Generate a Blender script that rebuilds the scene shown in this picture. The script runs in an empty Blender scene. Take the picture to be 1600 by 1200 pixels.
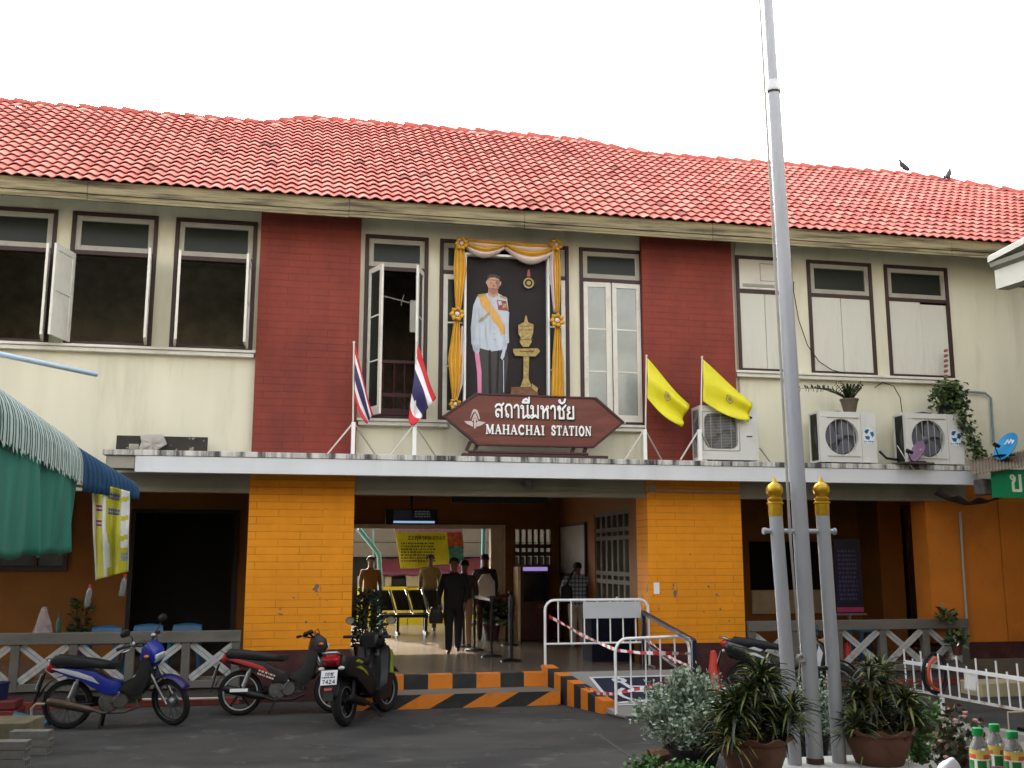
import bpy, math, random
from mathutils import Vector, Matrix
R = math.radians
random.seed(7)
sc = bpy.context.scene
COL = sc.collection
# ---------------- camera ----------------
FPX, PITCH, YAW, CH, CD = 1585.0, R(9.67), R(11.4), 2.0, 15.0
cam_d = bpy.data.cameras.new('camera'); cam = bpy.data.objects.new('camera', cam_d); COL.objects.link(cam)
cam_d.sensor_fit = 'HORIZONTAL'; cam_d.sensor_width = 36.0; cam_d.lens = FPX / 1600 * 36
cam_d.clip_start = 0.1; cam_d.clip_end = 2000
cam.location = (0, -CD, CH); cam.rotation_euler = (R(90) + PITCH, 0, -YAW)
sc.camera = cam
FW = Vector((math.sin(YAW) * math.cos(PITCH), math.cos(YAW) * math.cos(PITCH), math.sin(PITCH)))
RT = Vector((math.cos(YAW), -math.sin(YAW), 0)); UP = RT.cross(FW)
def ray(px, py): return FW * FPX + RT * (px - 800) - UP * (py - 600)
def W(px, py, Y=0.0):          # measured point on the vertical plane y = Y -> (x, z)
    d = ray(px, py); t = (CD + Y) / d.y; return d.x * t, CH + d.z * t
def G(px, py, z=0.0):          # measured point on the level plane z -> (x, y)
    d = ray(px, py); t = (z - CH) / d.z; return d.x * t, -CD + d.y * t
# ---------------- sky and sun ----------------
SUN_EL, SUN_AZ = R(23), R(-14)     # behind the building, to the left
w = bpy.data.worlds.new('World'); sc.world = w; w.use_nodes = True
nt = w.node_tree; bg = nt.nodes['Background']
sky = nt.nodes.new('ShaderNodeTexSky'); sky.sky_type = 'NISHITA'; sky.sun_disc = False
sky.sun_elevation = SUN_EL; sky.sun_rotation = SUN_AZ; sky.dust_density = 6.0; sky.air_density = 1.0; sky.ozone_density = 0.6
hs = nt.nodes.new('ShaderNodeHueSaturation'); hs.inputs['Saturation'].default_value = 0.22
nt.links.new(sky.outputs[0], hs.inputs['Color']); nt.links.new(hs.outputs[0], bg.inputs[0]); bg.inputs[1].default_value = 0.15
sun_d = bpy.data.lights.new('sun', 'SUN'); sun_d.energy = 3.2; sun_d.angle = R(0.5); sun_d.color = (1, .88, .72)
sun = bpy.data.objects.new('sun', sun_d); COL.objects.link(sun)
sdir = Vector((math.sin(SUN_AZ) * math.cos(SUN_EL), math.cos(SUN_AZ) * math.cos(SUN_EL), math.sin(SUN_EL)))
sun.rotation_euler = sdir.to_track_quat('Z', 'Y').to_euler(); sun.location = (-20, 30, 30)
sc.view_settings.view_transform = 'Standard'; sc.view_settings.look = 'None'
sc.view_settings.exposure = 2.76; sc.view_settings.gamma = 1.0
sc.render.engine = 'CYCLES'; sc.cycles.max_bounces = 7; sc.cycles.diffuse_bounces = 4
sc.cycles.transparent_max_bounces = 8; sc.cycles.use_denoising = True; sc.cycles.sample_clamp_indirect = 6
# ---------------- helpers ----------------
def lin(c):
    c = c / 255.0
    return c / 12.92 if c <= 0.04045 else ((c + 0.055) / 1.055) ** 2.4
def L(rgb): return (lin(rgb[0]), lin(rgb[1]), lin(rgb[2]), 1)
MC = {}
def mat(name, rgb, rough=.65, metal=0, var=.12, scale=5, bump=.15, bscale=None, dirt=0, dirt_rgb=(60, 52, 45),
        stretch=(1, 1, 1), alpha=None, trans=0, emit=0, spec=None, dscale=1.5, dlo=.52, dhi=.72, coat=0):
    if name in MC: return MC[name]
    m = bpy.data.materials.new(name); m.use_nodes = True; n = m.node_tree; b = n.nodes['Principled BSDF']; MC[name] = m
    b.inputs['Roughness'].default_value = rough; b.inputs['Metallic'].default_value = metal
    if spec is not None: b.inputs['Specular IOR Level'].default_value = spec
    if coat: b.inputs['Coat Weight'].default_value = coat; b.inputs['Coat Roughness'].default_value = .08
    c = L(rgb)
    tc = n.nodes.new('ShaderNodeTexCoord'); mp = n.nodes.new('ShaderNodeMapping'); mp.inputs['Scale'].default_value = stretch
    n.links.new(tc.outputs['Object'], mp.inputs[0])
    no = n.nodes.new('ShaderNodeTexNoise'); no.inputs['Scale'].default_value = scale; no.inputs['Detail'].default_value = 6
    n.links.new(mp.outputs[0], no.inputs[0])
    mx = n.nodes.new('ShaderNodeMix'); mx.data_type = 'RGBA'
    mx.inputs[6].default_value = tuple(v * (1 - var) for v in c[:3]) + (1,)
    mx.inputs[7].default_value = tuple(min(1, v * (1 + var)) for v in c[:3]) + (1,)
    mr = n.nodes.new('ShaderNodeMapRange'); mr.inputs[1].default_value = .3; mr.inputs[2].default_value = .7
    n.links.new(no.outputs[0], mr.inputs[0]); n.links.new(mr.outputs[0], mx.inputs[0])
    out = mx.outputs[2]
    if dirt:
        d = n.nodes.new('ShaderNodeTexNoise'); d.inputs['Scale'].default_value = dscale; d.inputs['Detail'].default_value = 8; d.inputs['Roughness'].default_value = .65
        n.links.new(mp.outputs[0], d.inputs[0])
        r2 = n.nodes.new('ShaderNodeMapRange'); r2.inputs[1].default_value = dlo; r2.inputs[2].default_value = dhi; r2.inputs[4].default_value = dirt
        n.links.new(d.outputs[0], r2.inputs[0])
        m2 = n.nodes.new('ShaderNodeMix'); m2.data_type = 'RGBA'; m2.inputs[7].default_value = L(dirt_rgb)
        n.links.new(out, m2.inputs[6]); n.links.new(r2.outputs[0], m2.inputs[0]); out = m2.outputs[2]
    n.links.new(out, b.inputs['Base Color'])
    if bump:
        b2 = n.nodes.new('ShaderNodeTexNoise'); b2.inputs['Scale'].default_value = bscale or scale * 8; b2.inputs['Detail'].default_value = 4
        n.links.new(mp.outputs[0], b2.inputs[0])
        bu = n.nodes.new('ShaderNodeBump'); bu.inputs['Strength'].default_value = bump; bu.inputs['Distance'].default_value = .01
        n.links.new(b2.outputs[0], bu.inputs['Height']); n.links.new(bu.outputs[0], b.inputs['Normal'])
    if alpha is not None: b.inputs['Alpha'].default_value = alpha
    if trans: b.inputs['Transmission Weight'].default_value = trans; b.inputs['IOR'].default_value = 1.33
    if emit:
        b.inputs['Emission Color'].default_value = c; b.inputs['Emission Strength'].default_value = emit
    return m
def brick(name, rgb, mortar, bw=.46, bh=.115, ms=.006, var=.1, bumpd=.006, wear=0):
    m = mat(name, rgb, rough=.8, var=var, scale=1.2, bump=0, dirt=.35 if wear else .75, dirt_rgb=mortar, dscale=.9, dlo=.42, dhi=.72, stretch=(1, 1, .6))
    n = m.node_tree; b = n.nodes['Principled BSDF']
    tc = n.nodes.new('ShaderNodeTexCoord'); sp = n.nodes.new('ShaderNodeSeparateXYZ'); cb = n.nodes.new('ShaderNodeCombineXYZ')
    n.links.new(tc.outputs['Object'], sp.inputs[0]); n.links.new(sp.outputs[0], cb.inputs[0]); n.links.new(sp.outputs[2], cb.inputs[1])
    dn = n.nodes.new('ShaderNodeTexNoise'); dn.inputs['Scale'].default_value = 2.2; dn.inputs['Detail'].default_value = 3
    n.links.new(tc.outputs['Object'], dn.inputs[0])
    ds = n.nodes.new('ShaderNodeVectorMath'); ds.operation = 'MULTIPLY_ADD'; ds.inputs[1].default_value = (.03, .018, 0)
    n.links.new(dn.outputs['Color'], ds.inputs[0]); n.links.new(cb.outputs[0], ds.inputs[2])
    br = n.nodes.new('ShaderNodeTexBrick'); br.inputs['Scale'].default_value = 1; br.inputs['Brick Width'].default_value = bw
    br.inputs['Row Height'].default_value = bh; br.inputs['Mortar Size'].default_value = ms; br.inputs['Mortar Smooth'].default_value = .3
    br.inputs['Color1'].default_value = (.2, .2, .2, 1); br.inputs['Color2'].default_value = (0, 0, 0, 1); br.inputs['Mortar'].default_value = (0, 0, 0, 1)
    n.links.new(ds.outputs[0], br.inputs[0])
    old = b.inputs['Base Color'].links[0].from_socket
    hv = n.nodes.new('ShaderNodeMix'); hv.data_type = 'RGBA'; hv.blend_type = 'MULTIPLY'; hv.inputs[0].default_value = 1
    cr = n.nodes.new('ShaderNodeMapRange'); cr.inputs[1].default_value = 0; cr.inputs[2].default_value = .2; cr.inputs[3].default_value = .97; cr.inputs[4].default_value = 1.03
    n.links.new(br.outputs['Color'], cr.inputs[0]); n.links.new(old, hv.inputs[6]); n.links.new(cr.outputs[0], hv.inputs[7])
    gp = n.nodes.new('ShaderNodeNewGeometry').outputs['Position']
    # only part of the joints show through the paint
    jn = n.nodes.new('ShaderNodeTexNoise'); jn.inputs['Scale'].default_value = 1.7; jn.inputs['Detail'].default_value = 5
    n.links.new(gp, jn.inputs[0])
    jr = n.nodes.new('ShaderNodeMapRange'); jr.inputs[1].default_value = .38; jr.inputs[2].default_value = .62; jr.inputs[3].default_value = .1; jr.inputs[4].default_value = .7
    n.links.new(jn.outputs[0], jr.inputs[0])
    mu = n.nodes.new('ShaderNodeMath'); mu.operation = 'MULTIPLY'; n.links.new(br.outputs['Fac'], mu.inputs[0]); n.links.new(jr.outputs[0], mu.inputs[1])
    m2 = n.nodes.new('ShaderNodeMix'); m2.data_type = 'RGBA'; m2.inputs[7].default_value = L(mortar)
    n.links.new(hv.outputs[2], m2.inputs[6]); n.links.new(mu.outputs[0], m2.inputs[0])
    out = m2.outputs[2]
    if wear:      # flaked paint with grey plaster showing
        vn = n.nodes.new('ShaderNodeTexNoise'); vn.inputs['Scale'].default_value = 8; vn.inputs['Detail'].default_value = 3
        n.links.new(gp, vn.inputs[0])
        zr = n.nodes.new('ShaderNodeMapRange'); zr.inputs[1].default_value = -1.05; zr.inputs[2].default_value = -.45; zr.inputs[3].default_value = 0; zr.inputs[4].default_value = 1
        n.links.new(sp.outputs[2], zr.inputs[0])
        z2 = n.nodes.new('ShaderNodeMapRange'); z2.inputs[1].default_value = -.1; z2.inputs[2].default_value = -.5; z2.inputs[3].default_value = 0; z2.inputs[4].default_value = 1
        n.links.new(sp.outputs[2], z2.inputs[0])
        mm = n.nodes.new('ShaderNodeMath'); mm.operation = 'MULTIPLY'; n.links.new(zr.outputs[0], mm.inputs[0]); n.links.new(z2.outputs[0], mm.inputs[1])
        a = n.nodes.new('ShaderNodeMath'); a.operation = 'MULTIPLY_ADD'; a.inputs[1].default_value = .13; n.links.new(mm.outputs[0], a.inputs[0]); n.links.new(vn.outputs[0], a.inputs[2])
        g = n.nodes.new('ShaderNodeMapRange'); g.inputs[1].default_value = .742; g.inputs[2].default_value = .752; n.links.new(a.outputs[0], g.inputs[0])
        m3 = n.nodes.new('ShaderNodeMix'); m3.data_type = 'RGBA'; m3.inputs[7].default_value = L((110, 104, 96))
        n.links.new(out, m3.inputs[6]); n.links.new(g.outputs[0], m3.inputs[0]); out = m3.outputs[2]
    n.links.new(out, b.inputs['Base Color'])
    bu = n.nodes.new('ShaderNodeBump'); bu.inputs['Strength'].default_value = .5; bu.inputs['Distance'].default_value = bumpd; bu.invert = True
    n.links.new(br.outputs['Fac'], bu.inputs['Height']); n.links.new(bu.outputs[0], b.inputs['Normal'])
    return m
ORG = {}
def setp(o, label=None, cat=None, group=None, kind=None):
    if label: o['label'] = label
    if cat: o['category'] = cat
    if group: o['group'] = group
    if kind: o['kind'] = kind
    return o
def thing(name, label, cat, loc=(0, 0, 0), rz=0, group=None, rot=None):
    o = bpy.data.objects.new(name, None); COL.objects.link(o); o.empty_display_size = .2
    o.location = loc; o.rotation_euler = rot or (0, 0, rz)
    ORG[o] = Vector((0, 0, 0)); return setp(o, label, cat, group)
def wthing(name, label, cat, loc, group=None):     # parts modelled in world coordinates
    o = thing(name, label, cat, loc, 0, group); ORG[o] = Vector(loc); return o
class MB:
    def __init__(s): s.v = []; s.f = []; s.m = []; s.T = None
    def add(s, vs, fs, mi=0):
        k = len(s.v)
        s.v += [s.T @ Vector(p) for p in vs] if s.T is not None else [Vector(p) for p in vs]
        s.f += [tuple(i + k for i in f) for f in fs]; s.m += [mi] * len(fs); return s
    def box(s, x0, y0, z0, x1, y1, z1, mi=0):
        x0, x1 = min(x0, x1), max(x0, x1); y0, y1 = min(y0, y1), max(y0, y1); z0, z1 = min(z0, z1), max(z0, z1)
        return s.add([(x0, y0, z0), (x1, y0, z0), (x1, y1, z0), (x0, y1, z0), (x0, y0, z1), (x1, y0, z1), (x1, y1, z1), (x0, y1, z1)],
              [(0, 3, 2, 1), (4, 5, 6, 7), (0, 1, 5, 4), (1, 2, 6, 5), (2, 3, 7, 6), (3, 0, 4, 7)], mi)
    def bar(s, a, b, w, h, mi=0, up=(0, 0, 1)):
        a = Vector(a); b = Vector(b); d = (b - a).normalized(); u = Vector(up)
        if abs(d.dot(u)) > .95: u = Vector((0, 1, 0))
        sx = d.cross(u).normalized() * w / 2; sy = sx.normalized().cross(d) * h / 2
        return s.add([a - sx - sy, a + sx - sy, a + sx + sy, a - sx + sy, b - sx - sy, b + sx - sy, b + sx + sy, b - sx + sy],
              [(0, 1, 2, 3), (7, 6, 5, 4), (1, 0, 4, 5), (2, 1, 5, 6), (3, 2, 6, 7), (0, 3, 7, 4)], mi)
    def tube(s, pts, r, n=8, mi=0, closed=False):
        P = [Vector(p) for p in pts]; k = len(P); rr = r if isinstance(r, (list, tuple)) else [r] * k; vs = []; fs = []
        pu = None
        for i, p in enumerate(P):
            if closed: d = P[(i + 1) % k] - P[i - 1]
            else: d = P[min(i + 1, k - 1)] - P[max(i - 1, 0)]
            d.normalize()
            if pu is None: pu = d.orthogonal().normalized()
            pu = (pu - d * pu.dot(d)); pu = pu.normalized() if pu.length > 1e-6 else d.orthogonal().normalized()
            q = d.cross(pu)
            for j in range(n):
                a = 2 * math.pi * j / n; vs.append(p + (pu * math.cos(a) + q * math.sin(a)) * rr[i])
        for i in range(k if closed else k - 1):
            i2 = (i + 1) % k
            for j in range(n): fs.append((i * n + j, i * n + (j + 1) % n, i2 * n + (j + 1) % n, i2 * n + j))
        if not closed: fs += [tuple(range(n))[::-1], tuple((k - 1) * n + j for j in range(n))]
        return s.add(vs, fs, mi)
    def lathe(s, prof, c=(0, 0, 0), n=16, mi=0, axis='z', cap=True, sc=(1, 1)):
        vs = []; fs = []; c = Vector(c)
        for r, z in prof:
            for j in range(n):
                a = 2 * math.pi * j / n; x, y = r * math.cos(a) * sc[0], r * math.sin(a) * sc[1]
                v = {'z': (x, y, z), 'y': (x, z, y), 'x': (z, x, y)}[axis]; vs.append(c + Vector(v))
        for i in range(len(prof) - 1):
            for j in range(n): fs.append((i * n + j, i * n + (j + 1) % n, (i + 1) * n + (j + 1) % n, (i + 1) * n + j))
        if cap: fs += [tuple(range(n))[::-1], tuple((len(prof) - 1) * n + j for j in range(n))]
        return s.add(vs, fs, mi)
    def prism(s, poly, y0, y1, mi=0):       # polygon in XZ pushed along Y
        n = len(poly)
        return s.add([(x, y0, z) for x, z in poly] + [(x, y1, z) for x, z in poly],
              [tuple(range(n)), tuple(range(2 * n - 1, n - 1, -1))] + [(i, i + n, (i + 1) % n + n, (i + 1) % n) for i in range(n)], mi)
    def pod(s, poly, hw, mi=0, yc=0, inset=.82, round_=.55):    # pillow-shaped panel: outline in XZ, swelling in Y
        cx = sum(p[0] for p in poly) / len(poly); cz = sum(p[1] for p in poly) / len(poly)
        rings = []
        for y, k in ((-hw, inset * .86), (-hw * .86, inset + .1), (-hw * round_, 1), (hw * round_, 1), (hw * .86, inset + .1), (hw, inset * .86)):
            rings.append([(cx + (x - cx) * k, yc + y, cz + (z - cz) * k) for x, z in poly])
        n = len(poly); vs = [p for r in rings for p in r]; fs = []
        for i in range(5):
            for j in range(n): fs.append((i * n + j, (i + 1) * n + j, (i + 1) * n + (j + 1) % n, i * n + (j + 1) % n))
        fs += [tuple(range(n)), tuple(range(6 * n - 1, 5 * n - 1, -1))]
        return s.add(vs, fs, mi)
    def grid(s, fn, nu, nv, mi=0, mf=None):
        vs = [fn(i / nu, j / nv) for i in range(nu + 1) for j in range(nv + 1)]
        fs = []; k = len(s.f)
        for i in range(nu):
            for j in range(nv): fs.append((i * (nv + 1) + j, (i + 1) * (nv + 1) + j, (i + 1) * (nv + 1) + j + 1, i * (nv + 1) + j + 1))
        s.add(vs, fs, mi)
        if mf:
            q = 0
            for i in range(nu):
                for j in range(nv): s.m[k + q] = mf((i + .5) / nu, (j + .5) / nv); q += 1
        return s
    def ball(s, c, r, n=10, mi=0, sz=(1, 1, 1)):
        prof = [(max(1e-4, math.sin(math.pi * i / (n // 2 + 1))), -math.cos(math.pi * i / (n // 2 + 1))) for i in range(n // 2 + 2)]
        vs = []; fs = []; c = Vector(c)
        for a, z in prof:
            for j in range(n):
                t = 2 * math.pi * j / n; vs.append(c + Vector((a * math.cos(t) * r * sz[0], a * math.sin(t) * r * sz[1], z * r * sz[2])))
        for i in range(len(prof) - 1):
            for j in range(n): fs.append((i * n + j, i * n + (j + 1) % n, (i + 1) * n + (j + 1) % n, (i + 1) * n + j))
        return s.add(vs, fs, mi)
    def build(s, name, mats, parent=None, smooth=False, bevel=0, label=None, cat=None, group=None, kind=None, solid=0, sub=0):
        if not s.v: return None
        mn = Vector((min(p.x for p in s.v), min(p.y for p in s.v), min(p.z for p in s.v)))
        mxx = Vector((max(p.x for p in s.v), max(p.y for p in s.v), max(p.z for p in s.v)))
        c = (mn + mxx) / 2
        if parent is None: c.z = mn.z
        me = bpy.data.meshes.new(name); me.from_pydata([tuple(p - c) for p in s.v], [], s.f)
        for m in (mats if isinstance(mats, (list, tuple)) else [mats]): me.materials.append(m)
        me.polygons.foreach_set('material_index', s.m)
        me.polygons.foreach_set('use_smooth', [bool(smooth)] * len(s.f))
        me.update()
        o = bpy.data.objects.new(name, me); COL.objects.link(o)
        if smooth and smooth is not True:
            me.set_sharp_from_angle(angle=R(smooth))
        if parent is not None: o.parent = parent; o.location = c - ORG[parent]
        else: o.location = c
        ORG[o] = c
        if solid:
            q = o.modifiers.new('s', 'SOLIDIFY'); q.thickness = solid; q.offset = 0
        if bevel:
            q = o.modifiers.new('b', 'BEVEL'); q.width = bevel; q.segments = 2; q.limit_method = 'ANGLE'; q.angle_limit = R(40)
        if sub:
            q = o.modifiers.new('u', 'SUBSURF'); q.levels = sub; q.render_levels = sub
        return setp(o, label, cat, group, kind)
def copy_tree(o, parent=None):
    c = o.copy(); COL.objects.link(c)
    if parent: c.parent = parent
    for ch in list(o.children): copy_tree(ch, c)
    return c
def arc(cx, cz, r, a0, a1, n=8, rz=None):
    return [(cx + r * math.cos(R(a0 + (a1 - a0) * i / n)), cz + (rz or r) * math.sin(R(a0 + (a1 - a0) * i / n))) for i in range(n + 1)]
# ---- lettering made of flat strokes ----
def LP(cx, cy, r, n=10): return ('w', .62, arc(cx, cy, r, 0, 360, n))
TH = {
 'ส': (1.0, [LP(.3, .15, .12), [(.17, .15), (.12, .42), (.2, .58), (.42, .62), (.76, .5)], [(.06, .8), (.2, .97), (.48, 1.02), (.7, .92), (.77, .7), (.77, 0)], [(.7, .9), (.98, 1.1)]]),
 'ถ': (.98, [LP(.34, .15, .12), [(.2, .15), (.2, .45), (.1, .62), (.12, .82), (.3, 1.0), (.58, 1.01), (.75, .88), (.79, .65), (.79, 0)]]),
 'า': (.66, [[(.02, .78), (.12, .95), (.32, 1.01), (.46, .92), (.5, .7), (.5, 0)]]),
 'น': (1.02, [LP(.12, .86, .12), [(.27, .9), (.27, 0), (.66, .2)], [(.76, 1), (.76, .1)], LP(.87, .12, .12)]),
 'ี': (0, [[(-.9, 1.22), (-.78, 1.4), (-.5, 1.5), (-.28, 1.38), (-.2, 1.22), (-.9, 1.22)], [(-.18, 1.62), (-.18, 1.22)]]),
 'ม': (1.04, [LP(.12, .86, .12), [(.27, .9), (.27, .12)], LP(.13, .12, .12), [(.3, .1), (.5, .22), (.8, .04)], [(.82, 1), (.82, 0)]]),
 'ห': (1.02, [LP(.12, .86, .12), [(.27, .9), (.27, 0)], [(.27, .38), (.5, .7), (.66, .8)], LP(.76, .88, .11), [(.62, .72), (.76, .62), (.78, .5), (.78, 0)]]),
 'ช': (1.0, [LP(.2, .72, .1), [(.08, .72), (.12, .93), (.28, .98), (.38, .84), (.28, .58), (.28, .05), (.74, .05), (.74, .55), (.58, .74), (.98, 1.08)]]),
 'ั': (0, [LP(-.78, 1.4, .1), [(-.74, 1.28), (-.52, 1.22), (-.25, 1.34), (-.16, 1.56)]]),
 'ย': (.95, [LP(.26, .86, .11), [(.12, .86), (.1, .68), (.34, .52), (.12, .38), (.12, .05), (.76, .05), (.76, 1)]]),
 'ข': (.98, [LP(.22, .86, .12), [(.36, .86), (.36, .72), (.24, .52), (.24, .06), (.74, .06), (.74, 1)]]),
 'ล': (1.0, [LP(.3, .15, .12), [(.17, .15), (.12, .42), (.2, .58), (.42, .62), (.76, .5)], [(.06, .8), (.2, .97), (.48, 1.02), (.7, .92), (.77, .7), (.77, 0)]]),
 'ต': (1.0, [LP(.42, .5, .11), [(.3, .45), (.2, 0), (.12, .6), (.2, .9), (.35, 1.0), (.46, .88), (.58, 1.0), (.76, .85), (.78, 0)]]),
 'ค': (1.0, [LP(.42, .5, .11), [(.3, .45), (.2, 0), (.12, .6), (.24, .95), (.5, 1.02), (.72, .92), (.78, .6), (.78, 0)]]),
 'ุ': (0, [[(-.4, -.12), (-.22, -.12), (-.22, -.42)]]),
 'ก': (.95, [[(.14, 0), (.14, .55), (.26, .68), (.1, .8), (.25, .99), (.55, 1.01), (.74, .85), (.76, 0)]]),
 'M': (1.22, [('w', .55, [(.16, .04), (.16, .96)]), [(.22, .93), (.58, .12)], ('w', .6, [(.58, .1), (.92, .93)]), [(.98, .04), (.98, .96)], ('w', .45, [(.02, .04), (.3, .04)]), ('w', .45, [(.02, .96), (.26, .96)]), ('w', .45, [(.82, .04), (1.14, .04)]), ('w', .45, [(.92, .96), (1.14, .96)])]),
 'A': (1.0, [('w', .55, [(.12, .04), (.45, .96)]), [(.45, .96), (.82, .04)], ('w', .5, [(.24, .34), (.68, .34)]), ('w', .45, [(0, .04), (.26, .04)]), ('w', .45, [(.66, .04), (.98, .04)])]),
 'H': (1.1, [[(.2, .04), (.2, .96)], [(.84, .04), (.84, .96)], ('w', .5, [(.2, .5), (.84, .5)])] + [('w', .45, [(x, y), (x + .32, y)]) for x in (.04, .68) for y in (.04, .96)]),
 'C': (1.0, [arc(.52, .5, .38, 50, 310, 14, .45), ('w', .5, [(.8, .96), (.8, .68)])]),
 'I': (.56, [[(.26, .04), (.26, .96)], ('w', .45, [(.08, .04), (.44, .04)]), ('w', .45, [(.08, .96), (.44, .96)])]),
 'S': (.86, [[(.68, .74), (.6, .9), (.4, .95), (.2, .86), (.16, .7), (.28, .56), (.54, .44), (.68, .3), (.62, .12), (.42, .05), (.2, .1), (.12, .28)], ('w', .5, [(.7, .96), (.7, .7)]), ('w', .5, [(.1, .04), (.1, .3)])]),
 'T': (.96, [[(.46, .04), (.46, .96)], ('w', .6, [(.04, .95), (.88, .95)]), ('w', .45, [(.06, .96), (.06, .74)]), ('w', .45, [(.86, .96), (.86, .74)]), ('w', .45, [(.28, .04), (.64, .04)])]),
 'O': (1.06, [arc(.52, .5, .38, 0, 360, 18, .45)]),
 'N': (1.14, [('w', .55, [(.18, .04), (.18, .96)]), [(.2, .94), (.86, .08)], ('w', .55, [(.88, .04), (.88, .96)]), ('w', .45, [(.02, .04), (.34, .04)]), ('w', .45, [(.04, .96), (.24, .96)]), ('w', .45, [(.74, .96), (1.04, .96)])]),
 ' ': (.6, []),
}
def seg2d(m, pts, w, o, ux, uz, nrm, s, k, mi, th=.006):
    for i in range(len(pts) - 1):
        a = Vector(pts[i]); b = Vector(pts[i + 1]); d = b - a
        if d.length < 1e-6: continue
        d.normalize(); q = Vector((-d.y, d.x)) * w / 2; e = d * w * .25
        c = [a - e - q, b + e - q, b + e + q, a - e + q]
        off = nrm * (th + k[0] * .00012); k[0] += 1
        P = [o + ux * p.x * s + uz * p.y * s for p in c]
        m.add([p for p in P] + [p + off for p in P], [(4, 5, 6, 7), (0, 1, 5, 4), (1, 2, 6, 5), (2, 3, 7, 6), (3, 0, 4, 7)], mi)
def letters(m, text, o, ux, uz, nrm, s, wd=.14, mi=0, sp=.08, th=.006):
    o = Vector(o); ux = Vector(ux); uz = Vector(uz); nrm = Vector(nrm); x = 0; k = [0]
    for ch in text:
        adv, st = TH[ch]
        for q in st:
            f = 1
            if isinstance(q, tuple) and q[0] == 'w': f = q[1]; q = q[2]
            seg2d(m, [(p[0] + x, p[1]) for p in q], wd * f, o, ux, uz, nrm, s, k, mi, th)
        if adv: x += adv + sp
    return x * s
def textlen(text, sp=.08): return sum(TH[c][0] + sp for c in text if TH[c][0])
def scribble(m, o, ux, uz, nrm, w_, h, rows, mi, rnd, th=.002, wd=None):      # rows of small unreadable print
    o = Vector(o); ux = Vector(ux); uz = Vector(uz); nrm = Vector(nrm)
    for r in range(rows):
        x = 0; z = h * (1 - (r + .7) / rows); g = h / rows * .5
        while x < w_ * .97:
            l = rnd.uniform(.3, 1.1) * g * 1.6
            l = min(l, w_ - x)
            P = [o + ux * (x + a * l) + uz * (z + b * g) + nrm * th for a, b in ((0, 0), (1, 0), (1, 1), (0, 1))]
            m.add(P, [(0, 1, 2, 3)], mi); x += l + g * rnd.uniform(.25, .9)
# ---------------- materials ----------------
cream = mat('cream_plaster', (214, 210, 186), .85, var=.06, scale=1.0, bump=.12, bscale=60, dirt=.38, dirt_rgb=(152, 142, 112), stretch=(1.8, 1, .3), dscale=1.7, dlo=.5, dhi=.8)
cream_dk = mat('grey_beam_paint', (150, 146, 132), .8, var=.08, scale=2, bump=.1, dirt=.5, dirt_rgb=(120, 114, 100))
redbrick = brick('red_painted_brick', (134, 55, 40), (82, 33, 26), bw=.6, bh=.105)
yelbrick = brick('yellow_painted_brick', (240, 151, 10), (150, 90, 10), bw=.62, bh=.106, var=.07, wear=1)
orange = mat('orange_plaster', (196, 112, 24), .8, var=.12, scale=1.5, bump=.1, dirt=.5, dirt_rgb=(140, 75, 20), dscale=1.0)
maroon = mat('maroon_base_paint', (66, 28, 26), .7, var=.2, scale=3, bump=.1, dirt=.5, dirt_rgb=(90, 74, 62), dscale=4)
brown = mat('dark_brown_timber', (54, 30, 26), .6, var=.15, scale=8, bump=.15)
white_old = mat('old_white_paint', (215, 212, 200), .7, var=.06, scale=6, bump=.1, dirt=.5, dirt_rgb=(150, 140, 120), dscale=3)
white_gr = mat('greyed_white_paint', (166, 164, 150), .7, var=.08, scale=6, bump=.1, dirt=.5, dirt_rgb=(120, 112, 100), dscale=3)
white = mat('white_paint', (236, 236, 232), .5, var=.03, scale=3, bump=.03)
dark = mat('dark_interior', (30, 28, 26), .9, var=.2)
glass = mat('window_glass', (34, 40, 34), .3, var=.25, scale=1.5, bump=0, spec=.2)
glass2 = mat('grey_window_glass', (150, 156, 150), .15, var=.3, scale=1.2, bump=0)
black = mat('black_plastic', (16, 16, 17), .6, var=.1, bump=.05)
blackm = mat('black_metal', (20, 20, 22), .45, .3, var=.1, bump=.05)
rubber = mat('rubber', (18, 18, 19), .85, var=.15, bump=.1, scale=20)
steel = mat('brushed_steel', (170, 172, 175), .35, .9, var=.08, scale=20, bump=.05)
chrome = mat('chrome', (205, 205, 208), .15, 1, var=.03, bump=0)
gold = mat('gold_paint', (190, 150, 40), .38, .75, var=.15, scale=8, bump=.05)
tan = mat('tan_board', (170, 150, 120), .8)
soil = mat('soil', (56, 44, 34), .95, var=.3, scale=30, bump=.6)
# ======================= SETTING =======================
YW = .1                      # face of the upper wall; pillars stand out to y = 0
PL = .38                     # platform height
asph = mat('asphalt', (65, 64, 61), .85, var=.3, scale=1.3, bump=.7, bscale=70, dirt=.8, dirt_rgb=(36, 35, 35), dscale=.8, dlo=.45, dhi=.62, stretch=(.55, 1, 1))
n = asph.node_tree; b_ = n.nodes['Principled BSDF']
g_tc = n.nodes.new('ShaderNodeTexCoord'); g_n = n.nodes.new('ShaderNodeTexNoise'); g_n.inputs['Scale'].default_value = 2.3; g_n.inputs['Detail'].default_value = 9; g_n.inputs['Roughness'].default_value = .7
n.links.new(g_tc.outputs['Object'], g_n.inputs[0])
g_r = n.nodes.new('ShaderNodeMapRange'); g_r.inputs[1].default_value = .57; g_r.inputs[2].default_value = .64; g_r.inputs[4].default_value = .6; n.links.new(g_n.outputs[0], g_r.inputs[0])
g_m = n.nodes.new('ShaderNodeMix'); g_m.data_type = 'RGBA'; g_m.inputs[7].default_value = L((96, 93, 88))
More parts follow.
